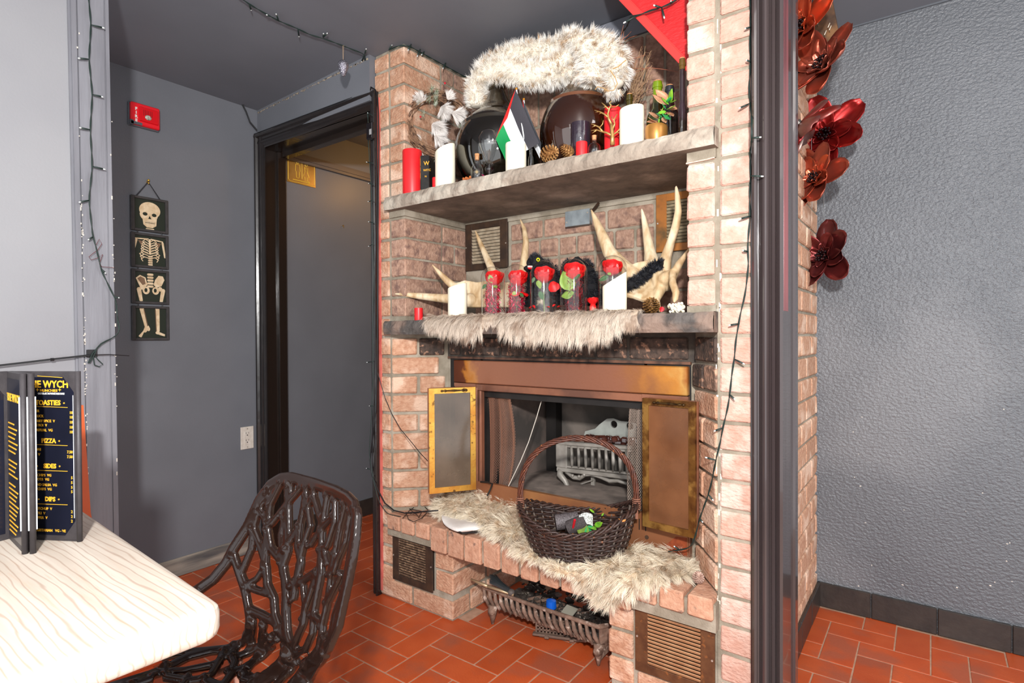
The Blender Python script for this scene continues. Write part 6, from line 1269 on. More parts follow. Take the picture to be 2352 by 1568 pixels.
def mt_(body, pxr, pyb, hpx, mtl=MG, align='RIGHT', bold=.0002, wide=1.0):
    q = onleaf(pxr, pyb); sz = (onleaf(pxr, pyb-hpx)-q).length/.70; return text(body, sz, q, d if n_.dot(d.cross(Vector((0, 0, 1)))) > 0 else -d, (0, 0, 1), mtl, pg, align=align, extr=.0002, bold=bold, wide=wide)
mt_('THE WYCH', 157, 890, 16, bold=.0004, wide=.92); mt_('MUNCHIES', 132, 899.5, 5.6, bold=.0001, wide=1.15); mt_('ORDER AT DOWNSTAIRS BAR!', 148, 906, 4.2, MW, bold=.0001, wide=.82)
for q in (86, 137):      # little stars beside MUNCHIES
    P0 = onleaf(q, 895); m = MB(); V = [P0+(d*cos(k*PI/4)+Vector((0, 0, 1))*sin(k*PI/4))*(.0035 if k % 2 == 0 else .0011) for k in range(8)]; m.add(V, [tuple(range(8))]); mk('star', m, MG, pg)
for body, xr, yb2, hp, ul in (('TOASTIES', 139, 930, 11, 934.5), ('PIZZA', 128, 1017, 10, 1022), ('SIDES', 129, 1075, 10, 1081), ('DIPS', 127, 1151, 10, 1158)):
    mt_(body, xr, yb2, hp, bold=.0004, wide=.95)
    for dx in (8,): 
        P0 = onleaf(xr+dx, yb2-4.5); m = MB(); m.tube([P0+(d*cos(a)+Vector((0, 0, 1))*sin(a))*.0011 for a in np.linspace(0, 2*PI, 9)], .0004, 4, caps=False); mk('bullet_ring', m, MG, pg)
    if body != 'TOASTIES':
        P0 = onleaf(xr-46 if body == 'PIZZA' else xr-44 if body == 'SIDES' else xr-38, yb2-5); m = MB(); m.tube([P0+(d*cos(a)+Vector((0, 0, 1))*sin(a))*.0011 for a in np.linspace(0, 2*PI, 9)], .0004, 4, caps=False); mk('bullet_ring', m, MG, pg)
    a, b = onleaf(84, ul-1.5), onleaf(155, ul+1); m = MB(); m.obb((a+b)/2, (b-a).normalized(), n_, (0, 0, 1), (b-a).length/2, .0002, .0004); mk('rule', m, MG, pg)
a, b = onleaf(86, 863), onleaf(143, 867); m = MB(); m.obb((a+b)/2, (b-a).normalized(), n_, (0, 0, 1), (b-a).length/2, .0002, .0004); mk('rule', m, MG, pg)
for body, xr, yb2 in (('ER', 90, 946), ('LUCK', 100, 958), ('ERRY SPICE  V', 126, 969.5), ('E BOI  V', 108, 979), ('RITUAL  VG', 121, 990.5), ('ONI', 94, 1034.5), ('V', 92, 1046), ('CHIPS  VG', 118, 1094), ('TOTS  VG', 113, 1103.5), ('AND SALSA  VG', 131, 1116.5), ('CHIPS  VG', 119, 1126), ('KETCHUP  V', 119.5, 1171), ('OLI  V', 104, 1181), ('EPPER  V', 109, 1191.5), ('VEGETARIAN   VG - VE', 151, 1222)): mt_(body, xr, yb2, 5.8, bold=.00008, wide=.98)
for body, ys_ in (('10', (950.5, 961, 972.5, 984, 995)), ('7.50', (1041, 1052)), ('5', (1100, 1111, 1122, 1132)), ('2', (1178, 1189, 1199.5))):
    for y_ in ys_: mt_(body, 167, y_, 6.2, bold=.0001, wide=.95)
# the leaves that come towards the camera, closed in pairs, and the far-left leaf
for k, (px, py) in enumerate(((58, 1271), (76, 1270))):
    S2, d2, n2, w2, h2, l2, t2_ = leaf(S0+Vector((.004*k, .004*k, 0)), aZ(TZ, px, py), 'menu_leaf', .0045)
    m = MB(); e = S2+d2*w2; m.tube([e, e+Vector((0, 0, h2))], .0045, 8); mk('spine_edge', m, MB_, l2, smooth=True)
    m = MB(); e = S2+d2*(w2+.0005); m.obb(e+Vector((0, 0, h2/2))-n2*.005, d2, n2, (0, 0, 1), .0008, .0008, h2*.37); m.obb(e+Vector((0, 0, h2/2))+n2*.005, d2, n2, (0, 0, 1), .0008, .0008, h2*.37); mk('sleeve_edge', m, MCL, l2)
    if k == 0:
        c = S2+d2*w2/2+n2*(t2_+.0004)+Vector((0, 0, h2/2)); m = MB(); m.obb(c, d2, n2, (0, 0, 1), w2/2-.008, .0004, h2/2-.011); pg2 = mk('printed_page', m, MN, l2)
        ex2 = d2 if n2.dot(d2.cross(Vector((0, 0, 1)))) > 0 else -d2
        def t2x(body, u, z, sz, mtl=MG): text(body, sz, S2+d2*w2*u+n2*(t2_+.0010)+Vector((0, 0, z)), ex2, (0, 0, 1), mtl, pg2, align='CENTER', extr=.0002, bold=.0003)
        t2x('THE WYCH', .5, h2-.048, .018)
        m = MB()
        for i in range(24):
            z = h2-.085-i*.0078
            if i in (7, 12): continue
            L2 = (.4+.25*((i*37) % 10)/10)*w2; cc = S2+d2*(w2*.14+L2/2)+n2*(t2_+.0010)+Vector((0, 0, z)); m.obb(cc, d2, n2, (0, 0, 1), L2/2, .0002, .0011)
        mk('menu_lines', m, MG, pg2, kind='stuff')
S3, d3, n3, w3, h3, l3, t3_ = leaf(S0, S0+(aZ(TZ, -75, 1262)-S0).normalized()*.115, 'menu_leaf'); c = S3+d3*w3/2+n3*(t3_+.0004)+Vector((0, 0, h3/2)); m = MB(); m.obb(c, d3, n3, (0, 0, 1), w3/2-.008, .0004, h3/2-.011); pg3 = mk('printed_page', m, MN, l3)
m = MB(); q = S3+d3*.002+n3*(t3_+.0016)+Vector((0, 0, h3-.003)); m.add([q, q+d3*.03, q+Vector((0, 0, -.045)), q-n3*.001, q+d3*.03-n3*.001, q+Vector((0, 0, -.045))-n3*.001], [(0, 1, 2), (5, 4, 3), (0, 3, 4, 1), (1, 4, 5, 2), (2, 5, 3, 0)]); mk('corner_pocket', m, MB_, l3)
# ------------------------------------------------------------------ the branch-pattern chair
CHB = mat('glossy_dark_brown_plastic', (34, 22, 18), .17, coat=.25, spec=.4)
def chair_pt(px, py):
    r = ray(px, py); best = None
    def back(p): u = (p.x+.985)/.19; return p.y-(.600+(p.z-.47)*.22-.035*u*u)
    t0, t1 = .45, 1.6; f0 = back(EYE+r*t0); pb = None
    for k in range(1, 47):
        t = t0+(t1-t0)*k/46; f = back(EYE+r*t)
        if f0 < 0 <= f: 
            lo, hi = t-(t1-t0)/46, t
            for _ in range(16):
                mid = (lo+hi)/2
                if back(EYE+r*mid) < 0: lo = mid
                else: hi = mid
            pb = EYE+r*lo; break
        f0 = f
    ps = EYE+r*((.455-EYE.z)/r.z)
    if pb is None: return ps
    w = min(max((pb.z-.455)/.055, 0), 1); w = w*w*(3-2*w)
    return ps*(1-w)+pb*w if ps.y < pb.y+.2 else pb
ch = thing('branch_chair', (-1.0, .45, 0), 'glossy dark brown plastic chair with a branching tree-pattern back, at the table', 'chair')
strokes = [
 (24, (449,1357),(485,1331),(515,1294),(531,1261),(564,1209),(591,1149),(617,1113),(640,1099),(663,1097),(713,1110),(762,1127),(790,1142),(805,1158),(809,1182),(804,1235),(797,1281),(787,1334),(777,1380),(764,1440),(741,1493),(708,1539),(685,1568),(650,1605)),
 (10, (812,1165),(814,1182),(810,1235),(803,1281),(793,1334),(783,1380),(770,1440),(747,1493),(714,1539),(690,1568)),
 (18, (531,1275),(545,1318),(557,1356),(567,1413),(566,1452),(554,1474),(520,1482),(480,1486),(430,1490),(370,1500)),
 (22, (536,1482),(486,1486),(432,1500),(379,1527),(343,1541),(271,1563),(200,1585)),
 (12, (512,1509),(486,1519),(423,1532),(379,1535)),(14, (514,1491),(503,1512),(486,1541),(468,1551),(432,1555),(379,1546)),(13, (352,1550),(307,1566)),(18, (539,1480),(534,1505),(539,1516),(530,1541),(518,1559),(500,1590)),
 (14, (530,1505),(571,1491),(602,1480),(620,1466)),(14, (521,1541),(557,1528),(593,1505),(620,1487)),(26, (557,1548),(590,1553),(625,1540),(650,1525),(668,1510)),(12, (468,1551),(504,1566),(530,1590)),(16, (590,1553),(560,1575),(530,1600)),
 (22, (664,1506),(652,1454),(649,1403),(651,1368),(649,1334),(643,1300),(650,1280),(655,1261)),(15, (636,1445),(625,1411),(622,1373),(608,1343),(605,1300)),(12, (622,1368),(583,1356),(557,1346)),(14, (571,1403),(600,1416),(622,1428),(636,1445),(651,1480)),
 (13, (600,1433),(596,1462),(591,1493),(583,1514)),(13, (574,1425),(575,1454),(571,1488)),(14, (636,1468),(608,1488),(583,1510),(566,1531)),(14, (660,1502),(677,1462),(690,1433),(694,1403),(711,1351),(719,1326),(726,1310)),
 (14, (666,1345),(694,1331),(725,1310)),(13, (673,1334),(682,1310),(685,1290),(677,1253),(683,1205)),(11, (689,1339),(694,1389),(690,1420)),(13, (668,1510),(694,1493),(711,1454),(713,1411),(721,1368),(731,1317),(731,1261)),
 (13, (711,1411),(728,1428),(733,1445),(725,1488),(702,1522)),(13, (733,1437),(745,1385),(766,1343),(779,1314)),(12, (745,1382),(752,1334),(757,1300),(763,1269)),(12, (754,1454),(762,1411),(783,1351)),(13, (677,1520),(643,1556),(610,1590)),(12, (702,1519),(677,1560)),(12, (742,1462),(728,1514),(711,1548),(694,1567)),
 (16, (655,1261),(656,1205),(655,1166),(661,1110)),(13, (604,1293),(593,1253),(577,1213),(589,1169),(612,1131)),(13, (604,1300),(606,1250),(609,1198),(591,1169)),(13, (609,1198),(615,1159),(612,1120)),(12, (615,1159),(642,1105)),(12, (617,1205),(650,1162),(688,1118)),(10, (655,1166),(652,1107)),
 (14, (609,1215),(616,1258),(642,1290)),(12, (661,1245),(683,1205),(691,1166),(699,1118)),(11, (699,1166),(715,1142),(715,1118)),(12, (698,1137),(701,1166),(707,1207),(691,1253)),(12, (715,1142),(731,1194),(733,1213)),(12, (746,1137),(734,1207),(731,1261),(726,1319)),
 (13, (707,1253),(733,1213),(763,1182)),(12, (763,1147),(763,1198),(746,1253),(733,1261)),(12, (787,1156),(773,1213),(763,1269),(750,1319)),(12, (799,1170),(787,1245),(770,1285),(760,1319)),(10, (738,1261),(747,1298)),(12, (691,1253),(680,1300),(672,1345),(668,1380)),
 (13, (560,1346),(548,1320),(573,1260),(577,1213)),(11, (557,1346),(585,1330),(604,1300)),(12, (648,1190),(640,1230),(643,1290))]
strokes += [(44, (664,1500),(630,1535),(585,1565),(540,1610),(500,1660)), (26, (700,1525),(660,1580),(620,1640)), (20, (742,1500),(700,1565),(650,1630)), (16, (470,1556),(520,1600),(560,1650)), (26, (379,1530),(330,1548),(250,1580),(180,1620)), (18, (432,1552),(400,1590),(380,1640))]
m = MB()
def ribbon(m, pl, wpx, mul, dep=.0075):
    P = []; Wd = []
    for i in range(len(pl)-1):
        n_ = max(2, int(math.hypot(pl[i+1][0]-pl[i][0], pl[i+1][1]-pl[i][1])/9))
        for k in range(n_): P.append((pl[i][0]+(pl[i+1][0]-pl[i][0])*k/n_, pl[i][1]+(pl[i+1][1]-pl[i][1])*k/n_))
    P.append(pl[-1]); k = len(P); V = []; ns = 10
    Q = [chair_pt(*p) for p in P]
    for i in range(k):
        q = Q[i]; T = (Q[min(i+1, k-1)]-Q[max(i-1, 0)]).normalized(); a = chair_pt(P[i][0]+3, P[i][1])-q; b = chair_pt(P[i][0], P[i][1]+3)-q; N_ = a.cross(b).normalized(); N_ = N_ if N_.dot(EYE-q) > 0 else -N_
        N_ = (N_-T*N_.dot(T)).normalized(); S_2 = T.cross(N_); hw = wpx/2*(q-EYE).dot(FWD)/FOC*mul
        for j in range(ns):
            a_ = 2*PI*j/ns; cx_, sx_ = cos(a_), sin(a_); V.append(q+S_2*hw*math.copysign(abs(cx_)**.6, cx_)+N_*dep*math.copysign(abs(sx_)**.6, sx_)-N_*dep)
    m.add(V, [(i*ns+j, i*ns+(j+1) % ns, (i+1)*ns+(j+1) % ns, (i+1)*ns+j) for i in range(k-1) for j in range(ns)]+[tuple(range(ns-1, -1, -1)), tuple((k-1)*ns+j for j in range(ns))])
    for e in (0, -1): m.ball(Q[e]-(EYE-Q[e]).normalized()*dep, wpx/2*(Q[e]-EYE).dot(FWD)/FOC*mul*.9, 8, 6)
for st_ in strokes: ribbon(m, st_[1:], st_[0], 1.42 if st_[0] <= 16 else 1.16)
fuse(m, .0030, 'shell', CHB, ch, it=2)
lgm = mat('reflection_tinted_leg', (206, 150, 128), .25, .7)  # an orange reflection is put into the metal's peach base colour
for a, b in (((-.86, .56, .44), (-.80, .64, 0)), ((-1.12, .58, .44), (-1.19, .66, 0)), ((-.86, .26, .44), (-.80, .18, 0)), ((-1.14, .26, .44), (-1.2, .18, 0))):
    m = MB(); m.tube([a, b], [.011, .008], 10); mk('leg', m, lgm, ch, smooth=True)
m = MB(); m.tube([(-.86, .56, .43), (-1.12, .58, .43)], .008, 8); m.tube([(-.86, .26, .43), (-1.14, .26, .43)], .008, 8); m.tube([(-.86, .56, .43), (-.86, .26, .43)], .008, 8); m.tube([(-1.12, .58, .43), (-1.14, .26, .43)], .008, 8); mk('seat_frame', m, lgm, ch, smooth=True)
# ------------------------------------------------------------------ left wall: skeleton pictures, alarm, outlet, sign
XW = -2.77; WX = Vector((1, 0, 0)); SK = mat('picture_green_black', (26, 34, 20), .6); BON = mat('bone_print', (226, 204, 170), .6, c2=(204, 176, 138), scale=60); BOND = mat('bone_shadow_print', (120, 92, 68), .6); FRM = mat('charcoal_frame', (62, 58, 58), .6, c2=(50, 48, 48), scale=40, bump=.3, bscale=120, bdist=.002)
sk = thing('skeleton_picture', (XW, 1.06, 1.08), 'hanging set of four small black-framed skeleton pictures on the grey wall', 'picture')
yc, wF = 1.0605, .074; tops = [1.704, 1.5455, 1.388, 1.2285]; hF = .150
def poly2(P, off, mtl, parent, yc_, zc_, s_=1.0, name='bones'):
    m = MB(); V = [(XW+off, yc_+u*s_, zc_+v*s_) for u, v in P]; m.add(V, [tuple(range(len(V)))]); return m
PO = [0]
def cap(m, a, b, r, r2=None, off=.0, zc_=0): 
    PO[0] += 1; off += (PO[0] % 40)*.000008; r2 = r2 or r; a, b = Vector(a), Vector(b); d_ = (b-a); L2 = d_.length; d_ = d_/L2 if L2 > 1e-6 else Vector((1, 0)); n2 = Vector((-d_.y, d_.x)); P = []
    for k in range(7): t = PI/2+PI*k/6; P.append(a+(d_*cos(t)+n2*sin(t))*r)
    for k in range(7): t = -PI/2+PI*k/6; P.append(b+(d_*cos(t)+n2*sin(t))*r2)
    m.add([(XW+off, yc+p.x, zc_+p.y) for p in P], [tuple(range(14))])
def ell(m, c, rx, ry, off, zc_, n=20): PO[0] += 1; off += (PO[0] % 40)*.000008; m.add([(XW+off, yc+c[0]+rx*cos(2*PI*k/n), zc_+c[1]+ry*sin(2*PI*k/n)) for k in range(n)], [tuple(range(n))])
for i, zt in enumerate(tops):
    zb = zt-hF; zc_ = (zt+zb)/2; fw = .0105; m = MB()
    for (y0, y1, z0, z1) in ((yc-wF, yc-wF+fw*1.4, zb, zt), (yc+wF-fw*1.1, yc+wF, zb, zt), (yc-wF+fw, yc+wF-fw, zb, zb+fw), (yc-wF+fw, yc+wF-fw, zt-fw, zt)): m.box((XW+.002, y0, z0), (XW+.015, y1, z1), .0015)
    fr = mk('frame', m, FRM, sk); m = MB(); m.box((XW+.002, yc-wF+fw, zb+fw), (XW+.006, yc+wF-fw, zt-fw)); pc = mk('print', m, SK, fr)
    o1, o2, o3 = .0066, .0070, .0074; m1 = MB(); m2 = MB(); m3 = MB()
    if i == 0:
        ell(m1, (.002, .020), .042, .036, o1, zc_, 28); ell(m1, (-.002, .0), .036, .030, o1, zc_); 
        for P in ([(-.028, -.012), (.030, -.012), (.027, -.046), (.012, -.056), (-.010, -.056), (-.024, -.044)],): m1.add([(XW+o1, yc+u, zc_+v) for u, v in P], [tuple(range(6))])
        ell(m2, (-.017, .002), .0095, .0075, o2, zc_); ell(m2, (.019, .001), .0095, .0075, o2, zc_); m2.add([(XW+o2, yc+u, zc_+v) for u, v in ((.001, -.004), (-.005, -.018), (.008, -.018))], [(0, 1, 2)]); m2.add([(XW+o2, yc+u, zc_+v) for u, v in ((-.017, -.034), (.021, -.034), (.021, -.036), (-.017, -.036))], [(0, 1, 2, 3)])
        for k in range(9): m2.add([(XW+o2, yc-.016+k*.0045+u, zc_+v) for u, v in ((0, -.027), (.0006, -.027), (.0006, -.042), (0, -.042))], [(0, 1, 2, 3)])
        cap(m1, (-.012, -.062), (.016, -.062), .0028, off=o1, zc_=zc_)
    elif i == 1:
        cap(m1, (-.058, .050), (-.006, .052), .0025, off=o1, zc_=zc_); cap(m1, (.006, .052), (.052, .046), .0025, off=o1, zc_=zc_)
        for sgn in (-1, 1):
            for k in range(8):
                z0 = .044-k*.011; W2 = .020+.010*sin(PI*(k+1)/9)+.006*(k > 4); P = [(sgn*.004, z0-.002), (sgn*W2*.7, z0+.006), (sgn*W2*1.15, z0-.004), (sgn*W2*.95, z0-.013), (sgn*.008, z0-.020+(.016 if k > 5 else 0)*0)]
                if k > 5: P = P[1:4]
                for a, b in zip(P[:-1], P[1:]): cap(m1, a, b, .0017, off=o1, zc_=zc_)
        cap(m1, (0, .048), (.001, -.012), .0042, off=o2, zc_=zc_)
        for k in range(5): cap(m1, (-.004, -.024-k*.009), (.008, -.024-k*.009), .0034, off=o1, zc_=zc_)
        cap(m1, (-.052, .044), (-.061, .004), .0045, .0035, off=o1, zc_=zc_); cap(m1, (.052, .040), (.061, -.022), .0045, .0035, off=o1, zc_=zc_)
        for P in ([(-.046, .044), (-.026, .040), (-.030, .016)], [(.026, .040), (.046, .038), (.032, .010)]): m3.add([(XW+o1-.0002, yc+u, zc_+v) for u, v in P], [(0, 1, 2)])
    elif i == 2:
        for k in range(5): cap(m1, (-.007, .054-k*.013), (.009, .054-k*.013), .0048, off=o1, zc_=zc_)
        for P in ([(-.056, .036), (-.040, .050), (-.018, .040), (-.010, .008), (-.024, -.004), (-.040, -.002)], [(.020, .032), (.034, .052), (.052, .050), (.058, .034), (.046, .006), (.024, -.002), (.014, .010)]): m1.add([(XW+o1, yc+u, zc_+v) for u, v in P], [tuple(range(len(P)))])
        m3.add([(XW+o2, yc+u, zc_+v) for u, v in ((-.050, .034), (-.038, .044), (-.022, .036), (-.018, .012), (-.030, .006))], [tuple(range(5))])
        ell(m1, (-.016, -.016), .014, .017, o1, zc_); ell(m1, (.022, -.016), .014, .017, o1, zc_); ell(m2, (-.017, -.015), .006, .009, o2, zc_); ell(m2, (.020, -.015), .006, .009, o2, zc_)
        ell(m1, (-.032, -.004), .009, .010, o2, zc_); ell(m1, (.040, -.008), .009, .010, o2, zc_)
        for (a, b) in (((-.044, -.012), (-.036, -.060)), ((.052, -.014), (.044, -.062))): cap(m1, a, b, .0085, .0065, off=o1, zc_=zc_)
    else:
        cap(m1, (-.034, .062), (-.018, -.014), .0085, .0055, off=o1, zc_=zc_); cap(m1, (.028, .062), (.030, -.034), .0085, .0065, off=o1, zc_=zc_); cap(m3, (-.026, .060), (-.012, -.012), .0018, off=o2, zc_=zc_); cap(m3, (.020, .060), (.023, -.034), .0016, off=o2, zc_=zc_)
        cap(m1, (-.014, -.018), (-.022, -.034), .009, .007, off=o1, zc_=zc_); 
        for k in range(4): cap(m1, (-.022-k*.002, -.030-k*.002), (-.044+k*.002, -.056-k*.001), .003, off=o1, zc_=zc_)
        ell(m1, (-.008, -.026), .006, .009, o1, zc_); cap(m1, (.026, -.042), (.050, -.050), .0065, .004, off=o1, zc_=zc_)
        for k in range(3): cap(m1, (.036, -.044-k*.003), (.056, -.050-k*.003), .002, off=o1, zc_=zc_)
    for mm, ml, nm in ((m1, BON, 'bones'), (m2, SK, 'hollows'), (m3, BOND, 'bone_shading')):
        if mm.v: mm.f = [f if (Vector(mm.v[f[1]])-Vector(mm.v[f[0]])).cross(Vector(mm.v[f[2]])-Vector(mm.v[f[1]])).x > 0 else f[::-1] for f in mm.f]; o_ = mk(nm, mm, ml, fr, kind='stuff'); 
    if i < 3:
        m = MB()
        for s_ in (-1, 1): m.tube([(XW+.008, yc+s_*.048, zb+.002), (XW+.008, yc+s_*.048, zb-.010)], .0022, 6)
        mk('link_cord', m, BKB, fr, kind='stuff')
m = MB(); kn = Vector((XW+.014, yc-.006, 1.772)); m.tube([(XW+.008, yc-.052, 1.702), kn, (XW+.008, yc+.044, 1.702)], .0024, 6); mk('hanging_cord', m, mat('dark_cord', (40, 40, 46), .8), sk)
m = MB(); m.tube([kn-Vector((.014, 0, 0)), kn+Vector((.006, 0, .004))], .003, 8); m.ball(kn+Vector((.004, 0, .006)), .005, 8, 6); m.ball(kn+Vector((.004, 0, -.006)), .004, 8, 6); mk('brass_hook', m, mat('brass_hook', (196, 150, 50), .3, .8), sk)
# fire alarm
def onw(px, py): return aX(XW, px, py)
a, b = onw(293, 234), onw(362, 304); fa = thing('fire_alarm', (XW, (a.y+b.y)/2, b.z), 'red square fire alarm with a small strobe lens high on the grey wall', 'alarm'); RA = mat('alarm_red', (226, 28, 40), .35)
y0, y1, z0, z1 = a.y, b.y, b.z-.0, a.z; m = MB(); m.box((XW, y0-.002, z0-.002), (XW+.012, y1+.002, z1+.002), .006); mk('back_box', m, mat('grey_overpaint', (84, 86, 92), .5), fa)
m = MB(); m.box((XW+.008, y0+.003, z0+.003), (XW+.028, y1, z1), .008); mk('housing', m, RA, fa); m = MB(); m.box((XW+.027, y0+.032, z0+.020), (XW+.036, y1-.010, z1-.016), .004); mk('raised_face', m, mat('alarm_red_face', (214, 14, 26), .3), fa)
text('F\nI\nR\nE', .0165, (XW+.0285, y0+.022, z1-.033), (0, 1, 0), (0, 0, 1), WHT, fa, align='CENTER', bold=.0008)
m = MB()
for k in range(6): m.box((XW+.0355, y0+.047+k*.0065, z1-.052), (XW+.0365, y0+.049+k*.0065, z1-.026))
mk('sounder_slots', m, mat('alarm_dark_red', (120, 8, 16), .5), fa, kind='stuff')
m = MB(); m.ball((XW+.038, y0+.065, z0+.040), .012, 14, 10, (.6, 1.1, .9)); mk('strobe_lens', m, mat('strobe_lens', (214, 210, 196), .1, spec=.8, c2=(120, 110, 96), scale=140), fa, smooth=True)
m = MB(); m.box((XW+.0285, y0+.002, z0+.002), (XW+.0292, y0+.045, z0+.014), .001); m.box((XW+.004, y0-.0005, z0+.0), (XW+.0292, y0+.014, z0+.020), .002); mk('paint_smudge', m, mat('grey_overpaint', (84, 86, 92), .5), fa)
# outlet
a, b = onw(551, 982), onw(584, 1029); oc = thing('wall_outlet', (XW, (a.y+b.y)/2, b.z), 'white double power outlet low on the grey wall beside the door casing', 'outlet'); WP = mat('worn_white_plastic', (214, 206, 196), .45, c2=(200, 190, 178), scale=60)
y0, y1, z0, z1 = 1.462, 1.528, .528, .640; yc2 = (y0+y1)/2; m = MB(); m.box((XW, y0, z0), (XW+.006, y1, z1), .002); pl_ = mk('cover_plate', m, WP, oc)
m = MB(); m.box((XW+.005, yc2-.0165, z0+.022), (XW+.0075, yc2+.0165, z1-.022), .001); mk('receptacle', m, WP, oc); m = MB()
for zc_ in (z0+.040, z1-.036):
    m.box((XW+.0074, yc2-.008, zc_), (XW+.0079, yc2-.006, zc_+.009)); m.box((XW+.0074, yc2+.005, zc_+.001), (XW+.0079, yc2+.0065, zc_+.009)); m.tube([(XW+.0074, yc2-.001, zc_-.006), (XW+.0079, yc2-.001, zc_-.006)], .003, 8)
mk('slots', m, FBLACK, oc, kind='stuff'); m = MB()
for zc_ in (z0+.010, z1-.010): m.tube([(XW+.006, yc2, zc_), (XW+.0072, yc2, zc_)], .003, 8)
mk('plate_screws', m, mat('screw_steel', (190, 180, 168), .4, .6), oc, kind='stuff')
# restroom sign in the hall
XS = -2.766; P0 = aX(XS, 659, 358); P1 = aX(XS, 725, 431); y0, y1 = P0.y, P1.y; z1 = (P0.z+aX(XS, 725, 372).z)/2; z0 = (aX(XS, 660, 417).z+P1.z)/2; H_ = z1-z0; W_ = y1-y0
sg = thing('restroom_sign', (XS, y0, z0), 'gold restroom sign with man and woman outlines above an arrow, on the hall wall', 'sign'); m = MB(); m.box((XW, y0, z0), (XW+.004, y1, z1), .001); mk('plate', m, mat('brushed_gold_plate', (176, 140, 76), .28, .7, c2=(206, 172, 104), scale=9), sg)
GL = mat('sign_gold_line', (250, 214, 78), .4, .2)
def ln(pts_, r=.0012):
    m.tube([(XW+.0048, y0+u*W_, z0+v*H_) for u, v in pts_], r, 5)
m = MB(); ln([(.04, .10), (.04, .90), (.10, .95), (.90, .95), (.96, .90), (.96, .10), (.90, .05), (.10, .05), (.04, .10)], .0013); mk('border_line', m, GL, sg)
m = MB(); ln([(.36+.035*cos(a), .83+.065*sin(a)) for a in np.linspace(0, 2*PI, 11)]); ln([(.29, .74), (.43, .74), (.45, .50), (.42, .46), (.41, .24), (.37, .22), (.32, .24), (.31, .46), (.28, .50), (.29, .74)]); mk('man_outline', m, GL, sg)
m = MB(); ln([(.66+.035*cos(a), .80+.065*sin(a)) for a in np.linspace(0, 2*PI, 11)]); ln([(.60, .71), (.66, .66), (.72, .71), (.70, .55), (.77, .34), (.71, .33), (.70, .19), (.62, .19), (.61, .33), (.56, .34), (.62, .55), (.60, .71)]); mk('woman_outline', m, GL, sg)
m = MB(); ln([(.51, .84), (.51, .22)]); mk('divider_line', m, GL, sg); m = MB(); ln([(.20, .135), (.78, .135)], .0024); ln([(.70, .20), (.80, .135), (.70, .07)], .0018); mk('arrow', m, GL, sg)
m = MB(); q = aX(XW, 786, 519); m.tube([q, q+Vector((.012, 0, .004)), q+Vector((.014, 0, -.010))], .0018, 6); tag(mk('brass_hook', m, mat('brass_hook', (196, 150, 50), .3, .8)), 'tiny brass hook alone on the hall wall', 'hook')
# ------------------------------------------------------------------ light strings, cables, ornament
GW = mat('green_wire', (30, 46, 42), .5); BULB = mat('bulb_tip', (206, 212, 210), .2, spec=.8); BLKW = mat('black_cable', (22, 22, 24), .45)
def string(name, label, pts, bulbs, r=.0022, double=True, group='strings of small fairy lights', wm=GW):
    root = thing(name, tuple(pts[len(pts)//2]), label, 'string lights', group); m = MB()
    P = [Vector(p) for p in pts]; Q = []
    for i in range(len(P)-1):
        k = max(2, int((P[i+1]-P[i]).length/.012))
        for j in range(k): Q.append(P[i].lerp(P[i+1], j/k))
    Q.append(P[-1])
    for _ in range(2): Q = [Q[0]]+[(Q[i-1]+Q[i]*2+Q[i+1])/4 for i in range(1, len(Q)-1)]+[Q[-1]]
    def off(ph):
        R_2 = []
        for i, q in enumerate(Q):
            T = (Q[min(i+1, len(Q)-1)]-Q[max(i-1, 0)]).normalized(); u = T.orthogonal().normalized(); w = T.cross(u); a = i*.75+ph; R_2.append(q+(u*cos(a)+w*sin(a))*r*.62)
        return R_2
    if double: m.tube(off(0), r*.62, 5); m.tube(off(PI), r*.62, 5)
    else: m.tube(Q, r, 6)
    mk('wire', m, wm, root, smooth=True)
    for a, b in bulbs:
        a, b = Vector(a), Vector(b); d_ = (b-a); L2 = d_.length; d_.normalize(); m = MB(); m.tube([a, a+d_*L2*.3, a+d_*L2*.82], [r*.7, r*1.15, r*1.25], 8); h = mk('bulb_holder', m, wm, root, smooth=True)
        m = MB(); m.tube([a+d_*L2*.80, a+d_*L2*.97, b+d_*.001], [r*1.0, r*1.0, r*.5], 8); mk('bulb_tip', m, BULB, h, smooth=True)
    return root
PX = XP+.012
def w1(px, py): return aX(PX, px, py)
string('string_light', 'green fairy-light string hanging down the grey casing at the far left', [w1(*p) for p in ((203, -8), (209, 57), (204, 136), (212, 217), (207, 298), (212, 382), (204, 460), (213, 544), (220, 565), (233, 622), (256, 669), (267, 690), (269, 727), (276, 764), (256, 779), (230, 787), (217, 808))],
       [(w1(*a), w1(*b)+Vector((.006, 0, 0))) for a, b in (((209, 57), (238, 66)), ((204, 136), (178, 135)), ((212, 217), (235, 224)), ((207, 298), (181, 294)), ((212, 382), (240, 390)), ((204, 460), (180, 465)), ((213, 544), (201, 551)), ((233, 618), (241, 628)), ((262, 682), (272, 684)))], r=.0021)
m = MB(); m.tube([w1(*p) for p in ((-10, 840), (60, 832), (118, 825), (165, 820), (208, 815))], .0026, 6); m.tube([w1(*p) for p in ((216, 815), (250, 814), (297, 817))], .0014, 5); m.tube([w1(116, 825.5), w1(124, 825)], .0042, 8)
tag(mk('black_lead', m, BLKW, kind=None), 'thin dark lead stretched level across the partition to the casing', 'cable')
root = thing('cable_clip', tuple(w1(213, 826)), 'small black clip with a loop of wire on the left casing', 'clip'); m = MB(); a, b = w1(201, 803), w1(225, 820); m.box((XP+.001, a.y, b.z), (XP+.008, b.y, a.z), .001); mk('clip_plate', m, mat('black_clip', (28, 26, 28), .5), root)
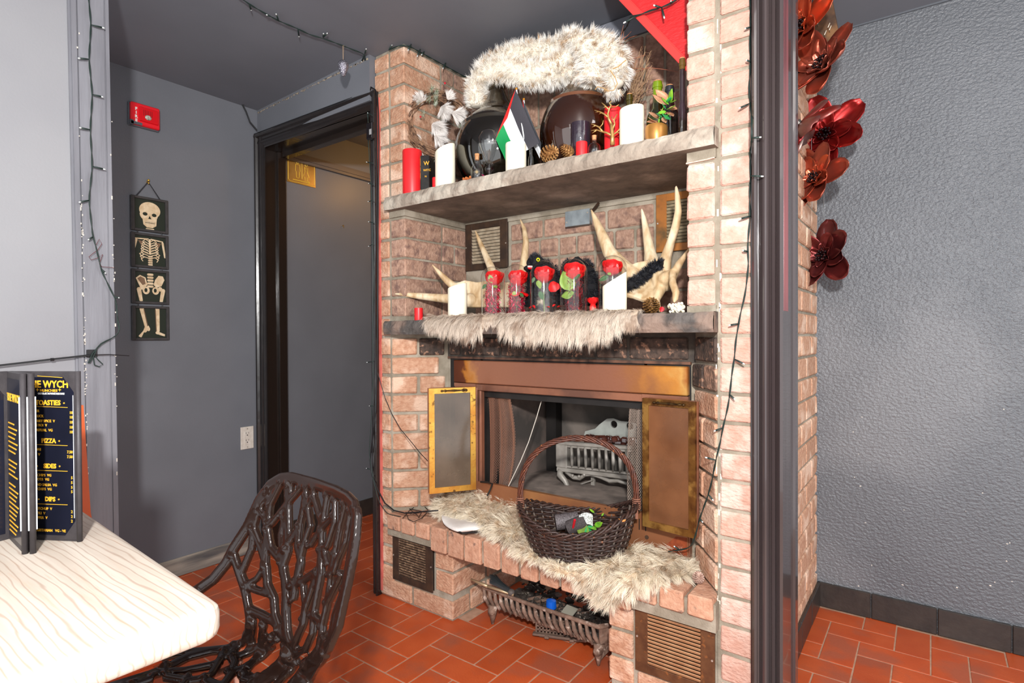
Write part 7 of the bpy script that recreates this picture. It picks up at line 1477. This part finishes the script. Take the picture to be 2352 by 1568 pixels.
m = MB(); m.tube([w1(*p) for p in ((222, 800), (212, 812), (202, 834), (206, 833), (216, 815), (225, 826), (236, 836), (228, 842), (217, 838), (214, 820), (221, 803))], .0016, 6); mk('wire_loop', m, GW, root)
m = MB(); m.tube([w1(*p) for p in ((221, 562), (228, 549), (234, 560), (224, 575), (216, 580), (204, 590), (210, 597), (225, 592), (236, 584), (228, 606), (234, 612), (262, 615))], .0008, 4); tag(mk('red_thread', m, mat('dark_red_thread', (96, 40, 44), .7)), 'thin dark red tangled thread caught on the fairy lights of the left casing', 'thread')
def cl(px, py, drop=.010):      # on the ceiling
    z = 2.262
    for _ in range(4): q = aZ(z-drop, px, py); z = 2.243+.032*min(max((q.x+2.9)/1.15, 0), 1) if q.x < -1.75 else 2.275
    return aZ(z-drop, px, py)
c_ = [(548, -8), (570, 8), (600, 26), (640, 48), (684, 66), (712, 80), (742, 88), (790, 106), (820, 118), (838, 124)]
string('string_light', 'fairy-light string running along the dark ceiling to the corner of the brick pier', [cl(*p) for p in c_]+[aY(1.585, *p) for p in ((839, 150), (841, 200), (846, 284))],
       [(cl(*a), cl(*b, .016)) for a, b in (((572, 9), (577, 24)), ((622, 38), (612, 34)), ((640, 47), (634, 32)), ((684, 65), (687, 85)), ((742, 86), (752, 76)), ((742, 86), (743, 77)), ((838, 124), (830, 143)), ((838, 124), (841, 112)))]+[(aY(1.585, 841, 165), aY(1.575, 832, 172))], r=.0024)
root = thing('egg_ornament', tuple(cl(787, 165)), 'silver glittery egg ornament hanging on a string from the ceiling lights', 'ornament'); q = cl(788, 104); m = MB()
e0 = q+Vector((0, 0, -.062)); m.tube([q+Vector((-.003, 0, 0)), e0], .0007, 4); m.tube([q+Vector((.004, 0, 0)), e0], .0007, 4); mk('string_loop', m, mat('tan_string', (166, 140, 112), .8), root)
m = MB(); m.lathe((e0.x, e0.y, e0.z-.064), [(0, 0), (.007, .004), (.013, .016), (.020, .034), (.022, .046), (.019, .057), (.010, .064), (0, .066)], 16); mk('egg', m, mat('silver_glitter', (150, 146, 158), .25, .75, c2=(84, 82, 92), scale=420, c3=(230, 228, 236), scale3=300, t3=(.56, .6), bump=1.0, bscale=420, bdist=.002), root, smooth=True)
# pier top, then on behind the fur to the red stringer
def pt(px, py, x): return aX(x, px, py)
P3 = [aY(1.58, 893, 68), aY(1.58, 915, 84), aX(-1.70, 935, 94), aX(-1.70, 962, 110), aX(-1.70, 1000, 131), aX(-1.70, 1035, 148), aX(-1.70, 1072, 164), aY(1.93, 1150, 150), aY(1.93, 1300, 120), aY(1.93, 1392, 93), aY(1.90, 1422, 84), aY(1.80, 1440, 60), aY(1.68, 1449, 37), aY(1.68, 1462, 37), aY(1.68, 1500, 22), aY(1.68, 1522, 17), aY(1.68, 1545, 6), aY(1.68, 1562, -6)]
for q in P3: q.z = min(q.z, 2.264)
string('string_light', 'fairy-light string along the top of the left pier and across the red stair side', P3,
       [(P3[0], aY(1.575, 901, 102)), (aX(-1.70, 945, 101), aX(-1.68, 937, 116)), (aX(-1.70, 966, 112), aX(-1.68, 958, 130)), (aX(-1.70, 975, 118), aX(-1.69, 968, 126)), (aX(-1.70, 985, 124), aX(-1.69, 998, 119)), (aX(-1.70, 1018, 139), aX(-1.69, 1030, 122)), (aX(-1.70, 1025, 142), aX(-1.67, 1017, 158)), (aX(-1.70, 1055, 158), aX(-1.69, 1062, 154)),
        (P3[9], aY(1.92, 1394, 94)), (P3[13], aY(1.66, 1432, 53)), (aY(1.68, 1520, 18), aY(1.66, 1501, 12)), (aY(1.68, 1520, 18), aY(1.66, 1526, 42)), (aY(1.68, 1542, 8), aY(1.67, 1541, 2))], r=.0026)
# down the left pier
sv_ = [(846, 322), (852, 420), (855, 500), (858, 640), (856, 760), (857, 860), (853, 960), (848, 1040), (858, 1105), (872, 1155), (890, 1180), (920, 1186)]
def f4(px, py): return aY(1.553 if py < 1100 else 1.555, px, py)
string('string_light', 'fairy-light string with a switch box hanging down the black door casing beside the brick pier', [f4(*p) for p in sv_],
       [(f4(*a), f4(*b)) for a, b in (((856, 265), (844, 259)), ((858, 375), (841, 372)), ((859, 424), (846, 421)), ((858, 460), (845, 463)), ((860, 512), (846, 509)), ((858, 560), (846, 566)), ((858, 830), (842, 832)), ((859, 932), (848, 932)), ((852, 1078), (841, 1075)))], r=.0016, double=False)
root = thing('switch_box', tuple(aY(1.55, 849, 318)), 'small black inline switch box on the wire beside the door casing', 'switch'); a, b = aY(1.552, 843, 284), aY(1.552, 857, 318); m = MB(); m.box((a.x, 1.545, b.z), (b.x, 1.562, a.z), .005); mk('housing', m, mat('glossy_black_box', (24, 20, 22), .15, coat=.6), root)
m = MB(); a, b = aY(1.5447, 848, 297), aY(1.5447, 853, 308); m.box((a.x, 1.5442, b.z), (b.x, 1.5452, a.z)); mk('switch_label', m, mat('grey_label', (150, 148, 148), .5), root)
for k, (lab, pl, r) in enumerate((('thick black cable looping over the top of the door casing and down the brick pier', [(585, 297), (590, 299), (610, 299), (700, 265), (780, 235), (838, 205), (852, 200), (862, 206), (867, 222), (869, 260), (870, 330), (869, 420), (868, 520), (868, 640), (867, 760), (866, 860), (864, 940), (855, 1010), (850, 1055), (854, 1090), (868, 1125), (884, 1155), (905, 1172), (930, 1178), (980, 1174), (1006, 1172)], .0028),
                                  ('second thin cable hanging beside the thick black one on the pier', [(862, 206), (864, 260), (864, 340), (865, 460), (863, 560), (861, 650), (862, 740), (862, 820), (860, 900), (856, 980), (853, 1040)], .0018))):
    P = ([] if k else [Vector((-2.768+.9*t, 1.548+.023*t, 2.1215)) for t in (0, .25, .5, .75, .97)])+[aY(1.565 if py < 1100 else 1.55, px, py) for px, py in pl if px > 845]; tag(mk('black_cable', (lambda m_: (m_.tube(P, r, 6), m_)[1])(MB()), BLKW, smooth=True), lab, 'cable')
m = MB(); m.tube([aY(1.575, *p) for p in ((866, 850), (876, 885), (885, 915), (900, 950), (920, 985), (945, 1015), (965, 1040), (990, 1066))], .0016, 5); tag(mk('black_cable', m, BLKW), 'thin cable hanging slantwise across the left brick face to the gold door', 'cable')
m = MB(); m.tube([aX(XW+.01, 556, 238), aX(XW+.02, 565, 256), aX(XW+.03, 574, 280), aY(1.548, 590, 299)], .0038, 6); tag(mk('black_cable', m, BLKW), 'short thick black cable curving down from the ceiling corner to the door casing', 'cable')
m = MB(); m.tube([aZ(.372, *p) for p in ((925, 1190), (940, 1172), (955, 1162), (975, 1163), (985, 1172), (968, 1190), (950, 1198), (938, 1192), (932, 1176), (948, 1180), (968, 1176), (962, 1188), (958, 1182), (940, 1168), (985, 1177), (1005, 1174))], .0016, 5); tag(mk('tangled_wire', m, BLKW), 'tangle of thin black wire on the left end of the hearth', 'wire')
# right pillar string
p5 = [(1723, -8), (1724, 60), (1722, 100), (1724, 150), (1720, 200), (1723, 240), (1727, 280), (1727, 318), (1722, 350), (1724, 404), (1721, 450), (1723, 496), (1719, 540), (1717, 580), (1720, 600), (1715, 650), (1709, 690), (1700, 720), (1697, 743), (1690, 780), (1687, 824), (1682, 850), (1677, 900), (1671, 940), (1660, 982), (1656, 1010), (1645, 1052), (1640, 1080), (1635, 1105), (1627, 1135), (1618, 1160), (1607, 1190), (1600, 1220), (1592, 1246), (1583, 1258)]
YQ = 1.582
P5 = []
for px, py in p5: P5.append(aY(YQ if px < 1724.5 and px > 1640 else (1.525 if px >= 1724.5 else 1.60+.0012*(1640-px)), px, py))
string('string_light', 'fairy-light string hanging down the pale right-hand brick pillar to the hearth', P5+[aY(1.69, *p) for p in ((1565, 1262), (1535, 1266))],
       [(aY(YQ-.003, *a), aY(y, *b)) for a, b, y in (((1724, 62), (1711, 66), 1.572), ((1724, 142), (1714, 138), 1.572), ((1721, 238), (1697, 249), 1.568), ((1724, 496), (1698, 503), 1.568), ((1718, 578), (1706, 575), 1.57), ((1697, 743), (1674, 747), 1.568), ((1688, 825), (1710, 836), 1.568), ((1675, 905), (1688, 917), 1.568), ((1660, 982), (1640, 990), 1.568), ((1645, 1057), (1620, 1050), 1.568))]
       +[(aY(1.524, 1727, 317), aY(1.522, 1748, 315)), (aY(1.524, 1725, 404), aY(1.522, 1753, 405)), (aY(1.58, 1627, 1135), aY(1.575, 1638, 1149)), (aY(1.60, 1607, 1190), aY(1.59, 1614, 1199)), (aY(1.69, 1560, 1262), aY(1.68, 1548, 1254))], r=.0021)
# ------------------------------------------------------------------ metal flowers in the alcove
def petmesh(name, mt, wid, cup, tip=0.0, seed=0):
    q = random.Random(seed); rows = []; n = 7
    for i in range(n+1):
        t = i/n; w = wid*.5*(math.sin(PI*min(t*.80+.07, .93))**.75) if i < n else wid*.16
        rows.append([(v*w, t, cup*(t*t*.55-.15*t)+cup*1.3*(v*v)*w/wid*.9 + (tip if i == n else 0)) for v in (-1, -.6, -.2, .2, .6, 1)])
    m = MB(); m.grid(rows, thick=.012); me = bpy.data.meshes.new(name); me.from_pydata(m.v, [], m.f); me.materials.append(mt); me.shade_smooth(); return me
def metalmat(n, a, b): return mat(n, a, .30, .75, c2=b, scale=9, coat=.35)
COPF = metalmat('orange_copper_petal', (206, 96, 58), (140, 70, 60)); MIXF = metalmat('brown_copper_petal', (150, 82, 68), (184, 84, 56)); REDF = metalmat('red_lacquer_petal', (168, 34, 30), (112, 26, 28)); DRKF = metalmat('dark_red_petal', (128, 50, 48), (92, 42, 44)); GRYB = mat('grey_petal_back', (96, 92, 88), .35, .7)
STAM = mat('black_stamens', (34, 24, 28), .3, .6)
def flower(px, py, y, Rpx, nrm, roll, mats_, label, k=6, tilt=.30):
    c = aY(y, px, py); Z = (c-EYE).dot(FWD); R = Rpx*Z/FOC; n_ = Vector(nrm).normalized(); u = n_.orthogonal().normalized(); u = Matrix.Rotation(roll, 3, n_) @ u; w = n_.cross(u)
    root = thing('metal_flower', tuple(c), label, 'flower', 'copper and red metal flowers in the alcove')
    R *= 1.10; big = petmesh('petal', mats_[0], .66, .28, .05, 1); mid = petmesh('petal', mats_[1], .72, .42, .07, 2); sml = petmesh('petal', mats_[1], .6, .5, 0, 3)
    for me, cnt, L_, el, off, o0 in ((big, k, 1.0, .03, 0, .0), (mid, k-1, .64, .22, .3, .03), (sml, 6, .34, .50, .1, .05), (sml, 5, .20, .9, .5, .07)):
        for i in range(cnt):
            a = 2*PI*(i+off)/cnt+rng.uniform(-.12, .12); rad = u*cos(a)+w*sin(a); e2 = el+rng.uniform(-.1, .1)+(tilt if me is big and i % 2 else 0); d_ = rad*cos(e2)+n_*sin(e2); nn = (n_*cos(e2)-rad*sin(e2)); x = d_.cross(nn); Ls = R*L_*rng.uniform(.92, 1.06)
            o = bpy.data.objects.new('petal', me); C.objects.link(o); o.parent = root; M3 = Matrix((x*Ls, d_*Ls, nn*Ls)).transposed().to_4x4(); M3.translation = n_*R*o0+rad*R*.06; o.matrix_local = M3
    m = MB(); cc = c+n_*R*.12
    for i in range(16):
        a = i*2.4; rr = R*.13*math.sqrt(i/16); q = cc+(u*cos(a)+w*sin(a))*rr; m.tube([q, q+n_*R*.10+(u*cos(a)+w*sin(a))*R*.04], R*.014, 5); m.ball(q+n_*R*.11+(u*cos(a)+w*sin(a))*R*.04, R*.034, 6, 4)
    mk('stamens', m, STAM, root, smooth=True, kind='stuff')
    m = MB(); m.tube([c-n_*.002, c-n_*R*.10], R*.10, 12); mk('back_boss', m, GRYB, root); return root
T = TOW
flower(1847, 64, 2.10, 84, T*.36-RGT*.92+Vector((0, 0, .05)), .4, (COPF, COPF), 'shiny orange copper flower at the very top, half behind the black post')
flower(1894, 152, 2.12, 82, T*.34-RGT*.86+Vector((0, 0, .32)), 1.1, (MIXF, MIXF), 'brown copper flower tilted upwards in front of the stucco, second from the top')
flower(1836, 285, 2.10, 74, T*.10+RGT*.75-Vector((0, 0, .62)), .3, (mat('grey_showing_petal', (120, 106, 100), .35, .6, c2=(134, 40, 34), scale=7), REDF), 'flower turned away so the grey backs of its petals show, beside the black post')
flower(1897, 312, 2.40, 78, T*.68-RGT*.60+Vector((0, 0, .05)), .9, (REDF, REDF), 'largest bright red lacquered flower, facing the room')
flower(1878, 412, 2.28, 74, T*.34-RGT*.86+Vector((0, 0, .25)), .2, (MIXF, COPF), 'brownish copper flower overlapping the bottom of the bright red one')
flower(1897, 590, 2.42, 76, T*.42-RGT*.84+Vector((0, 0, .18)), 1.7, (DRKF, DRKF), 'dark red flower hanging lowest, alone against the grey stucco')
m = MB(); m.tube([aY(2.42, 1891, 40), aY(2.42, 1893, 590)], .0007, 4); m.tube([aY(2.30, 1863, 250), aY(2.30, 1865, 480)], .0007, 4); tag(mk('hanging_wires', m, mat('steel_wire', (150, 150, 150), .3, .8), kind='stuff'), 'thin steel wires the metal flowers hang from', 'wire')
wb = thing('wooden_block', tuple(aY(2.22, 1900, 100)), 'dark brown wooden bracket board with bent nails above the flowers', 'bracket'); WB = mat('knotty_brown_wood', (92, 62, 38), .6, c2=(60, 40, 26), scale=26, c3=(120, 84, 50), scale3=12, bump=.3, bscale=60, bdist=.002)
yb = 2.22; a, b, c, d_ = aY(yb, 1868, -30), aY(yb, 1905, -30), aY(yb, 1928, 84), aY(yb, 1870, 108)
m = MB(); m.prism([(a.x, a.z), (b.x, b.z), (c.x, c.z), (d_.x, d_.z)], 0, .05, frame=((0, yb, 0), (1, 0, 0), (0, 0, 1), (0, 1, 0))); mk('board', m, WB, wb)
m = MB()
for px, py in ((1890, 35), (1903, 68), (1879, 60), (1895, 85), (1906, 74)): q = aY(yb-.002, px, py); m.tube([q, q+Vector((0, -.014, .002)), q+Vector((.006, -.016, .014))], .0013, 5)
mk('bent_nails', m, mat('steel_nail', (170, 160, 146), .3, .8), wb, kind='stuff')
# dust and wear on the walls
m = MB()
for k in range(22):
    q = aY(YR-.0005, rng.uniform(1895, 2345), rng.uniform(900, 1430)); lim = aY(YR-.0005, 2100, 1390).z
    if q.z > .11: m.ball((q.x, YR-.0005, q.z), 1, 5, 4, (rng.uniform(.001, .004), .0012, rng.uniform(.001, .003)))
mk('plaster_chips', m, CHIP, bpy.data.objects['wall_right'], kind='stuff')
m = MB()
for k in range(60):
    x = -2.76+.86*k/60+rng.uniform(-.006, .006); zc_ = 2.243+.032*min(max((x+2.9)/1.15, 0), 1)
    w_ = rng.uniform(.002, .022); m.box((x, 1.563, zc_-.013-rng.uniform(0, .007)), (x+w_, 1.5655, zc_-.011), .0004)
mk('flaking_edge', m, mat('flaking_paint', (160, 146, 126), .9, c2=(104, 100, 98), scale=90, t2=(.45, .55)), bpy.data.objects['wall_back'], kind='stuff')
